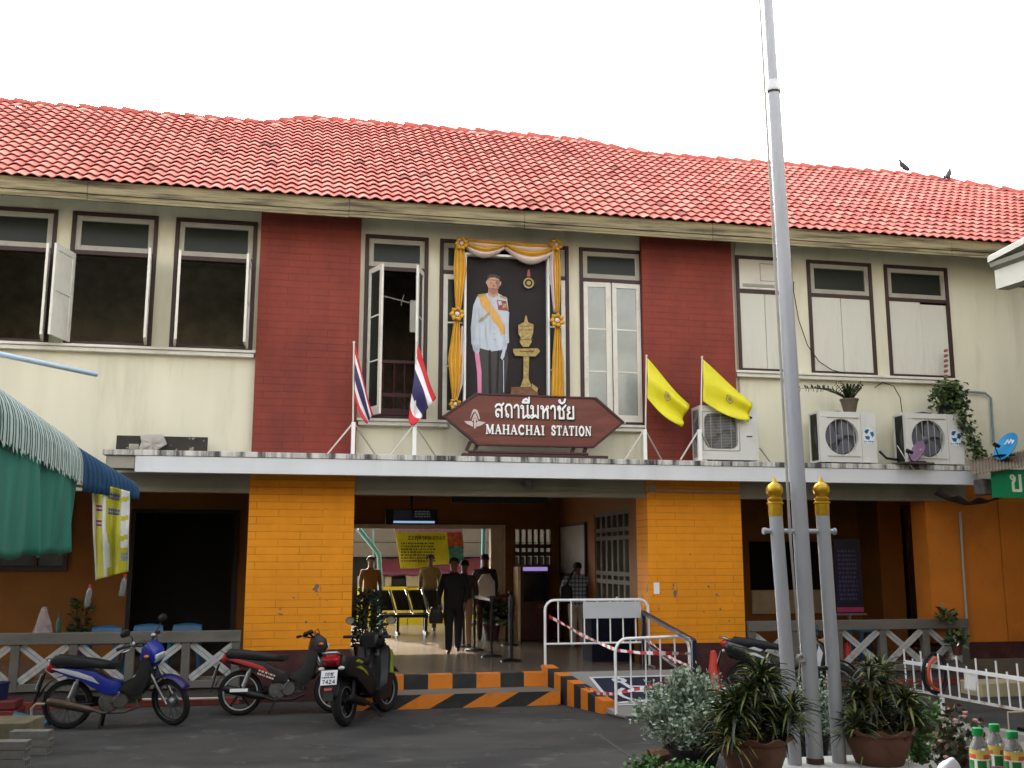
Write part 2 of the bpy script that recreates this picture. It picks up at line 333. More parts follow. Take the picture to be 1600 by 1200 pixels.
n.links.new(b_.inputs['Base Color'].links[0].from_socket, g_m.inputs[6]); n.links.new(g_r.outputs[0], g_m.inputs[0]); n.links.new(g_m.outputs[2], b_.inputs['Base Color'])
MB().grid(lambda u, v: (-300 + 600 * u, -300 + 300.2 * v, 0), 2, 2).build('ground', asph, kind='structure')
MB().grid(lambda u, v: (-300 + 600 * u, 10.2 + 300 * v, -.4), 2, 2).build('rear_ground', mat('ballast', (140, 128, 112), .95, var=.3, scale=20, bump=.6), kind='structure')
tile = mat('floor_tile', (112, 100, 88), .22, var=.12, scale=2, bump=.02, dirt=.4, dirt_rgb=(95, 84, 74), dscale=1.2)
m = MB(); m.box(-14, 5.4, -.4, 20, 10.2, PL); m.box(-14, .02, -.4, 20, 5.4, PL); m.build('platform_floor', tile, kind='structure')
conc = mat('light_concrete', (140, 137, 130), .9, var=.12, scale=3, bump=.3, dirt=.4, dirt_rgb=(96, 92, 86))
pv = MB(); g = [G(1440, 1112, .02), G(1640, 1160, .02), G(1640, 1240, .02), G(1430, 1240, .02), G(1395, 1150, .02)]
pv.add([(x, y, .02) for x, y in g], [tuple(range(len(g)))[::-1]]); pv.build('side_pavement', conc, kind='structure')
pv = MB(); P_ = [G(955, 1110, .0), G(1100, 1200, .0)]
for a, b in ((( 930, 1145), (1010, 1200)),):
    p, q = G(*a), G(*b); pv.bar((p[0], p[1], .003), (q[0], q[1], .003), .03, .004)
pv.build('pavement_joint', mat('joint_line', (74, 72, 68), .9), kind='structure')

# unseen sheds added behind and beside the camera to cut off low sky light
m = MB(); yard = mat('yard_building_paint', (104, 98, 90), .85, var=.25, scale=.6)
for x, y, wd, dp, h in ((-26, -23, 18, 8, 11.5), (-7.5, -24, 16, 8, 13), (9, -23.5, 16, 8, 12), (26, -23, 17, 8, 12)):
    m.box(x - wd / 2, y - dp, .005, x + wd / 2, y, h)
m.box(-18, -21, 5.6, 16, -11.2, 5.75)  # deep roof added out of view to shade the ground
for x in (-17.5, -9, 0, 8, 15.5): m.box(x - .1, -20.9, .005, x + .1, -20.7, 5.59)
m.box(12.15, -9, .005, 20, -.35, 10); m.box(-18, -20, .005, -12, -5, 4.6); m.box(19, -20, .005, 25, -4, 6.5)  # first block added out of view to shade the right end of the wall
m.build('yard_buildings', yard, kind='structure')
# ======================= STATION BUILDING =======================
B = thing('station_building', 'long two-storey railway station with red tiled roof, cream upper walls and yellow brick pillars', 'station building')
def wall_holes(m, x0, x1, z0, z1, y0, y1, holes, mi=0):
    xs = sorted({x0, x1} | {h[0] for h in holes} | {h[1] for h in holes})
    xs = [x for x in xs if x0 <= x <= x1]
    for a, b in zip(xs, xs[1:]):
        c = (a + b) / 2; hh = sorted([h for h in holes if h[0] < c < h[1]], key=lambda h: h[2]); z = z0
        for h in hh:
            if h[2] > z: m.box(a, y0, z, b, y1, h[2], mi)
            z = h[3]
        if z < z1: m.box(a, y0, z, b, y1, z1, mi)
def rect(px0, py0, px1, py1, Y=YW):
    a = W(px0, py0, Y); b = W(px1, py1, Y); return (a[0], b[0], b[1], a[1])
ZT = W(180, 334, YW)[1]; ZBs = W(170, 541, YW)[1]
lw = [(W(-52, 500, YW)[0], W(84, 430, YW)[0]), (W(107, 430, YW)[0], W(243, 430, YW)[0]), (W(270, 440, YW)[0], W(399, 440, YW)[0])]
rw = [(W(1151, 480, YW)[0], W(1239, 480, YW)[0]), (W(1263, 480, YW)[0], W(1364, 480, YW)[0]), (W(1384, 480, YW)[0], W(1483, 480, YW)[0])]
cw = [(W(568, 500, YW)[0], W(668, 500, YW)[0]), (W(686, 500, YW)[0], W(889, 500, YW)[0]), (W(906, 500, YW)[0], W(1006, 500, YW)[0])]
ZC = W(630, 656, YW)[1]; ZR = W(1310, 586, YW)[1]; ZTR = W(1310, 409, YW)[1]; ZTC = W(620, 369, YW)[1]
ZWT = 7.28
PX = [W(403, 335)[0], W(566, 345)[0], W(1003, 378)[0], W(1146, 378)[0]]
XL0, XL1, XR0, XR1 = -.8, .685, 5.15, 6.69
ZCT, ZCB = 3.385, 3.17       # canopy top and bottom
XE = 17.0; XS = -9.0
m = MB()
H = [(a, b, ZBs, ZT) for a, b in lw] + [(a, b, ZR, ZTR) for a, b in rw] + [(a, b, ZC, ZTC) for a, b in cw]
wall_holes(m, XS, XL0 + .004, ZCB, ZWT, YW, YW + .16, [h for h in H if h[1] < -.6])
wall_holes(m, XL1 - .004, XR0 + .004, ZCB, ZWT, YW, YW + .16, [h for h in H if .5 < h[0] < 5])
wall_holes(m, XR1 - .004, XE, ZCB, ZWT, YW, YW + .16, [h for h in H if h[0] > 6])
m.box(XE, YW + .16, .0, XE + .16, 8, 7.2); m.box(XS - .16, YW + .16, .0, XS, 8, 7.2)
m.build('upper_wall', cream, B)
m = MB()
for a, b in ((XL0, XL1), (XR0, XR1)): m.box(a, 0, ZCB, b, YW + .16, ZWT - .02)
m2 = MB(); m2.box(XL0, 0, ZCB + .005, XL1, .26, ZWT); m2.build('brick_pillar', redbrick, B, label='dark red painted brick pillar')
m2 = MB(); m2.box(XR0, 0, ZCB + .005, XR1, .26, ZWT); m2.build('brick_pillar', redbrick, B, label='dark red painted brick pillar')
for i, (a, b) in enumerate(((XL0, XL1), (XR0, XR1))):
    m2 = MB(); m2.box(a, 0, .71, b, .55, ZCB - .005); m2.build('brick_pillar', yelbrick, B, label='yellow painted brick pillar')
    m2 = MB(); m2.box(a + .004, .004, 0, b - .004, .55, .71); m2.build('pillar_base', maroon, B)
# rear shell, rooms
m = MB()
m.box(XS, 4.0, ZCT, XE, 4.15, 7.3); m.box(XS, .26, 3.42, XE, 4.0, 3.5); m.box(XS, .3, ZWT, XE, 7.9, ZWT + .05)
for x in (-.2, 1.9, 5.4, 9.6): m.box(x, .35, 3.5, x + .1, 4, ZWT)
m.build('upper_room_wall', mat('dim_room_paint', (176, 170, 150), .9, var=.2), B)
# beam under the canopy
zb = 2.905
for a, b in ((XS, XL0), (XL1, XR0), (XR1, 10.7)):
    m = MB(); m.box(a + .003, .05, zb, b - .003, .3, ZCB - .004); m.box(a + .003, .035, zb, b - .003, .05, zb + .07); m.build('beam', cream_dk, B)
# canopy
def stain(name, top):
    return mat(name, (205, 203, 196), .8, var=.1, scale=4, bump=.2, dirt=.95 if top else .25, dirt_rgb=(46, 44, 42) if top else (150, 146, 138), stretch=(2.2, 1, .25 if top else 1), dscale=2.6, dlo=.44, dhi=.6)
cx0, cx1 = W(160, 711, -.6)[0], W(1531, 738, -.6)[0]
zt_, zm_, zb_ = W(800, 712.5, -.6)[1], W(800, 726, -.6)[1], W(800, 747, -.6)[1]
zt_, zm_, zb_ = W(800, 714, -.6)[1], W(800, 722, -.6)[1], W(800, 746, -.6)[1]
cf = MB(); cf.box(cx0, -.6, zm_, cx1, -.002, zt_); cn = cf.build('canopy', [stain('stained_slab_edge', True)], B, bevel=.006)
cf = MB(); cf.box(cx0 + .42, -.585, zb_, cx1 - .02, -.44, zm_ - .003); cf.build('fascia', mat('canopy_fascia_paint', (214, 216, 217), .6, var=.05, scale=1.2, bump=.03, dirt=.3, dirt_rgb=(170, 168, 165), stretch=(1, 1, .3)), cn)
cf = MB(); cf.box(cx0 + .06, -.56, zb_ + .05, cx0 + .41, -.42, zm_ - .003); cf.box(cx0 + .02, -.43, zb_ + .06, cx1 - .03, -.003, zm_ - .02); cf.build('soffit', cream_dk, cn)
# eaves boards
EY = -.62
ze0 = W(800, 355, EY)[1]; zfa = W(800, 338, EY)[1]
wood = mat('weathered_timber_board', (140, 129, 96), .8, var=.22, scale=5, bump=.35, bscale=30, dirt=.95, dirt_rgb=(66, 57, 44), stretch=(.3, 1, 6), dscale=2.6, dlo=.46, dhi=.62)
x = XS - .3; rnd = random.Random(3)
fa = MB()
while x < XE + .3:
    l = rnd.uniform(2.6, 4.2); e = min(x + l, XE + .3); dz = rnd.uniform(-.006, .006)
    fa.box(x, EY, ze0 + dz, e - .008, EY + .04, ze0 + .085 + dz)
    fa.box(x, EY - .02, ze0 + .09 + dz, e - .006, EY + .04, zfa + .1); fa.box(x, EY - .008, ze0 + .035 + dz, e - .008, EY - .001, ze0 + .045 + dz)
    x = e
fa.build('fascia_board', wood, B)
TP = math.tan(R(35)); ZE = 7.125; YE = -.68
m = MB(); 
def pz(y, off): return ZE + (y - YE) * TP + off
m.add([(XS - .3, EY + .04, pz(EY, -.06)), (XE + .3, EY + .04, pz(EY, -.06)), (XE + .3, .3, pz(.3, -.06)), (XS - .3, .3, pz(.3, -.06))], [(0, 1, 2, 3)])
m.box(XS, YW + .01, ZWT - .01, XL0, YW + .15, pz(YW, -.07)); m.box(XL0, .01, ZWT, XL1, .25, pz(0, -.07)); m.box(XL1, YW + .01, ZWT, XR0, YW + .15, pz(YW, -.07)); m.box(XR0, .01, ZWT, XR1, .25, pz(0, -.07)); m.box(XR1, YW + .01, ZWT, XE, YW + .15, pz(YW, -.07))
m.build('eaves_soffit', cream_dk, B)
# roof tiles
prof = [(-9.6, 3.25), (-.95, 3.25), (-.45, 3.7), (-.1, 3.92), (5.2, 3.88), (5.75, 3.55), (6.4, 3.18), (9, 3.2), (12.28, 3.28), (14.57, 2.38), (17.6, 1.4)]
def yr(x):
    for (a, ya), (b, yb) in zip(prof, prof[1:]):
        if x <= b: return ya + (yb - ya) * (x - a) / (b - a)
    return prof[-1][1]
nrm = Vector((0, -math.sin(R(35)), math.cos(R(35)))); slp = Vector((0, math.cos(R(35)), math.sin(R(35))))
tilem = mat('red_clay_tile', (210, 124, 110), .85, var=.2, scale=3.2, bump=.12, dirt=.45, dirt_rgb=(170, 62, 56), dscale=.9, dlo=.45, dhi=.7)
PER, EXPO, TH_ = .174, .262, .013
rt = MB(); rnd = random.Random(11); nseg = 6
nx = int((17.3 + 9.5) / PER)
pr = [(.5 - .5 * math.cos(2 * math.pi * k / nseg)) ** .8 * .036 for k in range(nseg + 1)]
for r in range(21):
    sj = rnd.uniform(-.006, .006)
    for c in range(nx):
        x0 = -9.5 + c * PER; jit = rnd.uniform(-.007, .007); jz = rnd.uniform(0, .005)
        smax = (yr(x0 + PER / 2) - YE) / math.cos(R(35))
        s0 = r * EXPO + sj + jit; s1 = (r + 1) * EXPO + .06
        if s0 > smax: continue
        s1 = min(s1, smax + .05)
        vs = []
        for k in range(nseg + 1):
            xx = x0 + PER * k / nseg
            base = Vector((xx, YE, ZE)) + slp * s0; top = Vector((xx, YE, ZE)) + slp * s1
            lo = .047 + jz
            vs += [base + nrm * (pr[k] + lo - TH_), base + nrm * (pr[k] + lo), top + nrm * (pr[k] + .006)]
        fs = []
        for k in range(nseg):
            a = k * 3; b = a + 3
            fs += [(a, b, b + 1, a + 1), (a + 1, b + 1, b + 2, a + 2)]
        rt.add(vs, fs, rnd.choice((0, 0, 0, 0, 1, 1, 2)) if rnd.random() < .985 else 3)
roof = rt.build('roof', [tilem, mat('paler_red_clay_tile', (216, 136, 122), .85, var=.15, scale=3, bump=.12), mat('darker_red_clay_tile', (198, 110, 97), .85, var=.18, scale=3, bump=.12), mat('sooty_clay_tile', (150, 84, 74), .9, var=.2)], B, smooth=35)
m = MB()      # deck under the tiles and the rear slope
for (a, ya), (b, yb) in zip(prof, prof[1:]):
    pa = [Vector((a, YE + .06, pz(YE + .06, -.035))), Vector((b, YE + .06, pz(YE + .06, -.035))), Vector((b, yb, pz(yb, -.03))), Vector((a, ya, pz(ya, -.03)))]
    m.add(pa, [(0, 1, 2, 3)]); m.add([pa[3], pa[2], Vector((b, 8.6, pz(yb, 0) - (8.6 - yb) * TP)), Vector((a, 8.6, pz(ya, 0) - (8.6 - ya) * TP))], [(0, 1, 2, 3)])
m.add([(17.6, YE, 7.1), (17.6, 1.7, pz(1.7, -.03)), (17.6, 8.6, 4.5)], [(0, 1, 2)]); m.add([(-9.6, YE, 7.1), (-9.6, 3.75, pz(3.75, -.03)), (-9.6, 8.6, 5)], [(0, 1, 2)])
m.build('roof_deck', mat('roof_underlay', (90, 34, 30), .9), roof)
m = MB(); rnd = random.Random(5)
for (a, ya), (b, yb) in zip(prof, prof[1:]):
    A = Vector((a, ya, pz(ya, .02))); Bv = Vector((b, yb, pz(yb, .02))); Ln = (Bv - A).length; n_ = max(1, round(Ln / .36)); d = (Bv - A) / n_
    for i in range(n_):
        p = A + d * (i - .06); q = A + d * (i + 1.0); j = rnd.uniform(-.012, .012)
        m.tube([p + Vector((0, 0, .02 + j)), p + d * .1 + Vector((0, 0, .03 + j)), q + Vector((0, 0, .0 + j))], [.07, .08, .06], 10)
        if rnd.random() < .8: m.ball(p + Vector((rnd.uniform(0, .3), -.12, -.05)), rnd.uniform(.03, .06), 6, 1, (1.8, .7, .5))
m.build('ridge_cap', [mat('ridge_tile', (186, 92, 80), .7, var=.2, scale=4, bump=.2, dirt=.4, dirt_rgb=(160, 120, 105), dscale=3), mat('mortar', (190, 178, 160), .9, var=.15, scale=8)], roof, smooth=True)
# ---- windows ----
def frame_mb(x0, x1, z0, z1, w_, y0, y1, m=None, mi=0):
    m = m or MB()
    m.box(x0, y0, z0, x0 + w_, y1, z1, mi); m.box(x1 - w_, y0, z0, x1, y1, z1, mi)
    m.box(x0 + w_, y0, z0, x1 - w_, y1, z0 + w_, mi); m.box(x0 + w_, y0, z1 - w_, x1 - w_, y1, z1, mi); return m
def leaf(hx, z0, z1, w_, ang, side, y, mats, name, parent, panel=True, panes=3):
    """casement leaf hinged at hx; ang 0 = closed, 90 = straight out towards the viewer"""
    m = MB(); s = side; th = .035
    T = Matrix.Translation((hx, y, 0)) @ Matrix.Rotation(-s * R(ang), 4, 'Z') if False else None
    ca, sa = math.cos(R(ang)), math.sin(R(ang))
    def P(u, v, z):      # u along the leaf, v its thickness
        return (hx + s * (u * ca) + s * v * sa, y - u * sa + v * ca, z)
    def bx(u0, u1, v0, v1, a, b, mi=0):
        m.add([P(u0, v0, a), P(u1, v0, a), P(u1, v1, a), P(u0, v1, a), P(u0, v0, b), P(u1, v0, b), P(u1, v1, b), P(u0, v1, b)],
              [(0, 3, 2, 1), (4, 5, 6, 7), (0, 1, 5, 4), (1, 2, 6, 5), (2, 3, 7, 6), (3, 0, 4, 7)], mi)
    st = .07
    bx(0, st, 0, th, z0, z1); bx(w_ - st, w_, 0, th, z0, z1)
    if panel:
        zs = [z0, z0 + (z1 - z0) * .52, z1 - .04]; bx(st, w_ - st, 0, th, z0, z0 + .09); bx(st, w_ - st, 0, th, z1 - .09, z1)
        bx(st, w_ - st, 0, th, zs[1] - .04, zs[1] + .04); bx(st, w_ - st, .012, th - .012, z0 + .09, zs[1] - .04); bx(st, w_ - st, .012, th - .012, zs[1] + .04, z1 - .09)
    else:
        bx(st, w_ - st, 0, th, z0, z0 + .13); bx(st, w_ - st, 0, th, z1 - .08, z1); a = z0 + .13; b = z1 - .08
        for k in range(1, panes): z = a + (b - a) * k / panes; bx(st, w_ - st, .008, th - .008, z - .012, z + .012)
        k0 = len(m.f); bx(st + .001, w_ - st - .001, .014, .02, a + .001, b - .001, 1)
    return m.build(name, mats, parent, bevel=.003)
def window(x0, x1, z0, z1, ztr, glassm=glass, tr=True, frm=brown, trm=white_gr):
    f = frame_mb(x0, x1, z0, z1, .055, YW - .03, YW + .1).build('window', frm, B, bevel=.004)
    m = MB(); m.box(x0 + .056, YW - .02, ztr - .03, x1 - .056, YW + .09, ztr + .03); m.build('transom_bar', frm, f)
    if tr:
        frame_mb(x0 + .057, x1 - .057, ztr + .032, z1 - .057, .075, YW - .005, YW + .05).build('transom_frame', trm, f, bevel=.004)
        m = MB(); m.box(x0 + .135, YW + .02, ztr + .11, x1 - .135, YW + .026, z1 - .135); m.build('pane', glassm, f)
    return f
ztrL = W(180, 397, YW)[1]
for i, (a, b) in enumerate(lw):
    f = window(a, b, ZBs, ZT, ztrL)
    wl = (b - a) / 2 - .06
    if i == 1: leaf(a + .06, ZBs + .03, ztrL - .04, wl, 106, 1, YW - .03, [white_old], 'shutter', f)
    elif i == 2: leaf(a + .06, ZBs + .03, ztrL - .04, wl, 82, 1, YW - .03, [white_old], 'shutter', f)
    elif i == 0: leaf(a + .06, ZBs + .03, ztrL - .04, wl, 95, 1, YW - .03, [white_old], 'shutter', f)
    leaf(b - .06, ZBs + .03, ztrL - .04, wl, (101, 97, 89)[i], -1, YW - .03, [white_old], 'shutter', f)
    if i in (1, 2):
        m = MB(); m.tube([(b - .2, YW - .06, ZBs + .08), (b - .08, YW - .25, ZBs + .02)], .006, 5); m.build('stay_hook', blackm, f)
ztrC = W(620, 421, YW)[1]
for i, (a, b) in enumerate(cw):
    f = window(a, b, ZC, ZTC, ztrC)
    wl = (b - a) / 2 - .06
    if i == 0:
        leaf(a + .06, ZC + .03, ztrC - .035, wl, 66, 1, YW - .02, [white_old, glass], 'casement', f, False)
        leaf(b - .06, ZC + .03, ztrC - .035, wl, 72, -1, YW - .02, [white_old, glass], 'casement', f, False)
        zr_ = W(620, 563, .35)[1]; m = MB(); m.box(a + .05, .33, zr_ - .05, b - .05, .38, zr_)
        m.box(a + .05, .33, ZC + .1, b - .05, .38, ZC + .2); m.box(a + .05, .335, ZC + .38, b - .05, .375, ZC + .44)
        for k in range(5):
            x = a + .16 + k * (b - a - .3) / 4; zz = zr_ - ZC
            m.lathe([(.02, ZC + .2), (.014, ZC + .3), (.022, ZC + .42), (.013, ZC + .55), (.02, ZC + .68), (.014, zr_ - .06)], (x, .355, 0), 8)
        m.build('balustrade', mat('maroon_timber', (84, 40, 42), .6), f, smooth=40)
        m = MB(); m.tube([(a + .3, .3, W(610, 463, .3)[1]), (b - .1, .28, W(655, 478, .3)[1])], .012, 6); m.tube([(a + .62, .29, ztrC - .35), (a + .59, .28, ztrC - .45), (a + .58, .28, ztrC - .52)], .008, 5); m.build('clothes_rail', white_gr, f)
        m = MB(); m.box(b - .26, .2, ztrC - .95, b - .17, .21, ztrC - .45); m.build('curtain_strip', white_old, f)
    elif i == 2:
        m = MB(); m.box((a + b) / 2 - .05, YW - .015, ZC + .03, (a + b) / 2 - .013, YW + .01, ztrC - .035); m.build('meeting_stile', white_old, f)
        for s, hx in ((1, a + .06), (-1, b - .06)): leaf(hx, ZC + .03, ztrC - .035, wl - (.0 if s < 0 else .04), 2, s, YW - .02, [white_old, glass2], 'casement', f, False)
        m = MB(); 
        m.grid(lambda u, v: (a + .16 + .14 * u + .02 * math.sin(9 * v), YW + .1 + .015 * math.sin(u * 12), ZC + .1 + v * .75), 8, 6); m.build('curtain', brown, f, smooth=True)
    else:
        w4 = .42
        for s, hx in ((1, a + .06), (-1, b - .06)): leaf(hx, ZC + .03, ztrC - .035, w4, 2, s, YW - .02, [white_old, glass], 'casement', f, False)
ztrR = W(1310, 463, YW)[1]
boardm = mat('whitewashed_board', (204, 203, 190), .8, var=.05, scale=3, bump=.15, dirt=.4, dirt_rgb=(160, 148, 130), stretch=(1.6, 1, .25), dscale=2.6, dlo=.5, dhi=.8)
for i, (a, b) in enumerate(rw):
    f = window(a, b, ZR, ZTR, ztrR, tr=(i > 0))
    if i == 0:
        m = MB(); m.box(a + .057, YW - .03, ztrR + .035, b - .057, YW + .05, ZTR - .06); zz = ztrR + .14
        m.build('wall_cooler', white_old, f, bevel=.006)
        m = MB(); 
        for k in range(5): m.box(a + .1, YW - .034, ztrR + .07 + k * .012, a + .72, YW - .031, ztrR + .075 + k * .012)
        for x_, y_, z_ in ((a + .5, a + .52, 0),):
            frame_mb(a + .42, a + .68, ztrR + .18, ZTR - .12, .008, YW - .034, YW - .031, m)
        m.build('cooler_grille', mat('grille_shadow_plastic', (96, 92, 84)), f)  # grey louvre and frame lines on the cooler front
    mid = (a + b) / 2 + (.05 if i == 2 else 0)
    m = MB(); m.box(a + .057, YW - .004, ZR + .057, mid - .006, YW + .03, ztrR - .032); m.build('board', boardm, f, bevel=.003)
    m = MB(); m.box(mid + .004, YW - (0.0 if i < 2 else -.012), ZR + .057, b - .057, YW + .034, ztrR - (.032 if i < 2 else .06)); m.build('board', boardm, f, bevel=.003)
# sills
def sill(x0, x1, z, h=.1, d=.13): 
    m = MB(); m.box(x0, YW - d, z - .04, x1, YW - .002, z); m.box(x0 + .02, YW - d + .03, z - h, x1 - .02, YW - .002, z - .043); m.build('window_sill', white_old, B, bevel=.006)
sill(XS, XL0 - .005, ZBs - .002); sill(XR1 + .005, W(1500, 597, 0)[0], ZR - .002); sill(XL1 + .005, W(702, 664, 0)[0], ZC - .002); sill(W(930, 664, 0)[0], XR0 - .005, ZC - .002)
orange_in = mat('brownish_orange_plaster', (126, 78, 18), .8, var=.15, scale=1.5, bump=.1, dirt=.5, dirt_rgb=(90, 50, 20))  # the orange wall paint, darkened in colour to stand for indoor shade
# lower storey: veranda back walls, hall walls
m = MB()
VY = 2.9
wall_holes(m, XS, XL1, PL, 3.2, VY, VY + .15, [(W(-60, 800, VY)[0], W(112, 800, VY)[0], W(60, 893, VY)[1], W(60, 780, VY)[1]), (W(203, 850, VY)[0], W(372, 850, VY)[0], PL, W(290, 796, VY)[1])])
m.box(XL0 + .02, .55, PL, XL0 + .14, VY, 3.2)
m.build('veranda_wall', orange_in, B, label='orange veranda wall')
x0_, x1_ = W(-60, 800, VY)[0], W(112, 800, VY)[0]; z0_, z1_ = W(60, 893, VY)[1], W(60, 780, VY)[1]
f = frame_mb(x0_, x1_, z0_, z1_, .08, VY - .05, VY + .1).build('window', brown, B); m = MB(); m.box(x0_ + .09, VY + .02, z0_ + .09, x1_ - .09, VY + .03, z1_ - .09); m.build('pane', mat('dim_pane', (60, 64, 66), .15), f)
m = MB(); m.box((x0_ + x1_) / 2 + .3, VY - .04, z0_ + .08, (x0_ + x1_) / 2 + .37, VY, z1_ - .08); m.build('mullion', brown, f)
m = MB(); a, b = W(203, 850, VY)[0], W(372, 850, VY)[0]; zt2 = W(290, 796, VY)[1]
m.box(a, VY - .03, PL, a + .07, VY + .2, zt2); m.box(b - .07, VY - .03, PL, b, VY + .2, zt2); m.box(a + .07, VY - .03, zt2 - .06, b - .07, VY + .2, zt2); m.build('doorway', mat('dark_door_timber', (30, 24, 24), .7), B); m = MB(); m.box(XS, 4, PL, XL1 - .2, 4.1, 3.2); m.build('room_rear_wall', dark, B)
HX = 5.15; HY = 5.5
m = MB(); xo = W(785, 900, HY)[0]; zo = W(700, 826, HY)[1]; xo2 = W(560, 900, HY)[0]
gx0, gx1, gz0, gz1 = W(804, 850, HY)[0], W(862, 850, HY)[0], W(830, 882, HY)[1], W(830, 827, HY)[1]
wall_holes(m, XL1, HX + .15, PL, 3.35, HY, HY + .18, [(xo2 - .4, xo, PL, zo), (gx0, gx1, gz0, gz1)])
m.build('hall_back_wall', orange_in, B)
m = MB(); m.box(xo + .01, HY - .01, PL, HX - .01, HY - .002, PL + .55); m.build('skirting', maroon, B)
m = MB(); m.box(xo - .24, HY - .02, PL, xo - .001, HY + .22, zo); m.build('door_jamb', mat('pale_door_frame', (196, 180, 150), .7), B)
m = MB(); m.box(xo, HY - .06, PL, xo + .05, HY + .2, zo + .08); m.box(xo2 - .4, HY - .05, zo, xo, HY + .2, zo + .08); m.build('door_frame', mat('pale_door_frame', (196, 180, 150), .7), B)
m = MB()
for k in range(7): x = gx0 + (gx1 - gx0) * k / 6; m.box(x - .025, HY + .03, gz0, x + .025, HY + .12, gz1)
for z in (gz0 + (gz1 - gz0) * .3, gz0 + (gz1 - gz0) * .52): m.box(gx0, HY + .02, z - .04, gx1, HY + .13, z + .04)
m.build('grille', brown, B)
m = MB(); gy0, gy1 = .95, 2.95; a, b = 1.15, 2.62
# the right-hand wall of the hall, with a lattice opening
ys = [.55, gy0, gy1, HY]
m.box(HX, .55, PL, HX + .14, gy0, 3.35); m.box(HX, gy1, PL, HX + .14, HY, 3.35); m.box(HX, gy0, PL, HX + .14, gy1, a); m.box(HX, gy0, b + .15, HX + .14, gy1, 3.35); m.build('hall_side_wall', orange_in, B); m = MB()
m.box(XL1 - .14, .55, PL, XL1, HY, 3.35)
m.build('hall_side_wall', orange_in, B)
m = MB(); nn = 6
for k in range(nn + 1): y = gy0 + (gy1 - gy0) * k / nn; m.box(HX + .02, y - .05, a, HX + .12, y + .05, b + .15)
for z in (a + .02, 1.58, 1.72, 2.32, 2.46, b + .12): m.box(HX + .015, gy0, z - .035, HX + .125, gy1, z + .035)
m.build('grille', mat('dim_lattice', (84, 80, 70), .8, var=.15), B)
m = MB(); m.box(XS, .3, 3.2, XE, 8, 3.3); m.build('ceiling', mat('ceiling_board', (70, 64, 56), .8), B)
# right wing of the ground floor
m = MB(); Yb = 2.6
H = [(W(1172, 900, Yb)[0], W(1300, 900, Yb)[0], W(1200, 922, Yb)[1], W(1200, 846, Yb)[1]), (W(1378, 900, Yb)[0], W(1462, 900, Yb)[0], PL, W(1400, 790, Yb)[1])]
wall_holes(m, 5.8, 12, PL, 3.2, Yb, Yb + .15, H); m.box(W(1345, 900, Yb)[0], 1.9, PL, W(1380, 900, Yb)[0], Yb, 3.2)
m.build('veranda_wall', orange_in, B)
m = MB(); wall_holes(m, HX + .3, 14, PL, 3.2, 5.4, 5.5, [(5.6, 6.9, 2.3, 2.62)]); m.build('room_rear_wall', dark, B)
m = MB(); h = H[0]; m.box(h[0], Yb - .05, h[2] - .42, h[1], Yb, h[2]); m.build('ticket_counter', tan, B)
h = H[1]; m = frame_mb(h[0], h[1], h[2], h[3], .05, Yb - .03, Yb + .1); m.box((h[0] + h[1]) / 2 - .03, Yb - .02, h[2], (h[0] + h[1]) / 2 + .03, Yb + .09, h[3]); f = m.build('doorway', mat('dark_door_frame', (38, 30, 30), .6), B)
m = MB(); m.box(h[0] + .06, Yb + .05, h[2] + .06, h[1] - .06, Yb + .06, h[3] - .06); m.build('pane', mat('dark_blue_glass', (22, 26, 40), .12), f)
m = MB(); xw = W(1453, 900, .08)[0]
m.box(xw, .08, .64, W(1567, 900, .08)[0], .3, ZCB - .005); m.box(W(1568.5, 900, .08)[0], .08, .64, XE, .3, ZCB - .005)
m.box(xw, .3, .64, xw + .12, .5, 3.2); m.build('side_wall', orange, B)
m = MB(); m.box(xw + .6, .085, 0, XE, .3, .635); m.build('side_wall_base', maroon, B)
# plinth under the fences
red_kerb = mat('worn_red_kerb', (128, 54, 42), .85, var=.25, scale=5, bump=.2, dirt=.7, dirt_rgb=(100, 96, 90), dscale=3)
for a, b in ((XS, XL0 - .01), (XR1 + .01, xw + .6)):
    m = MB(); m.box(a, -.06, 0, b, .1, .1); m.build('plinth', red_kerb, B, bevel=.01)
    m = MB(); m.box(a, .0, .1, b, .1, .22); m.build('plinth_wall', mat('damp_concrete', (84, 80, 74), .9, var=.2), B)
m = MB(); m.box(.7, -.47, 0, XR0, .02, PL); m.build('platform_edge', tile, B)
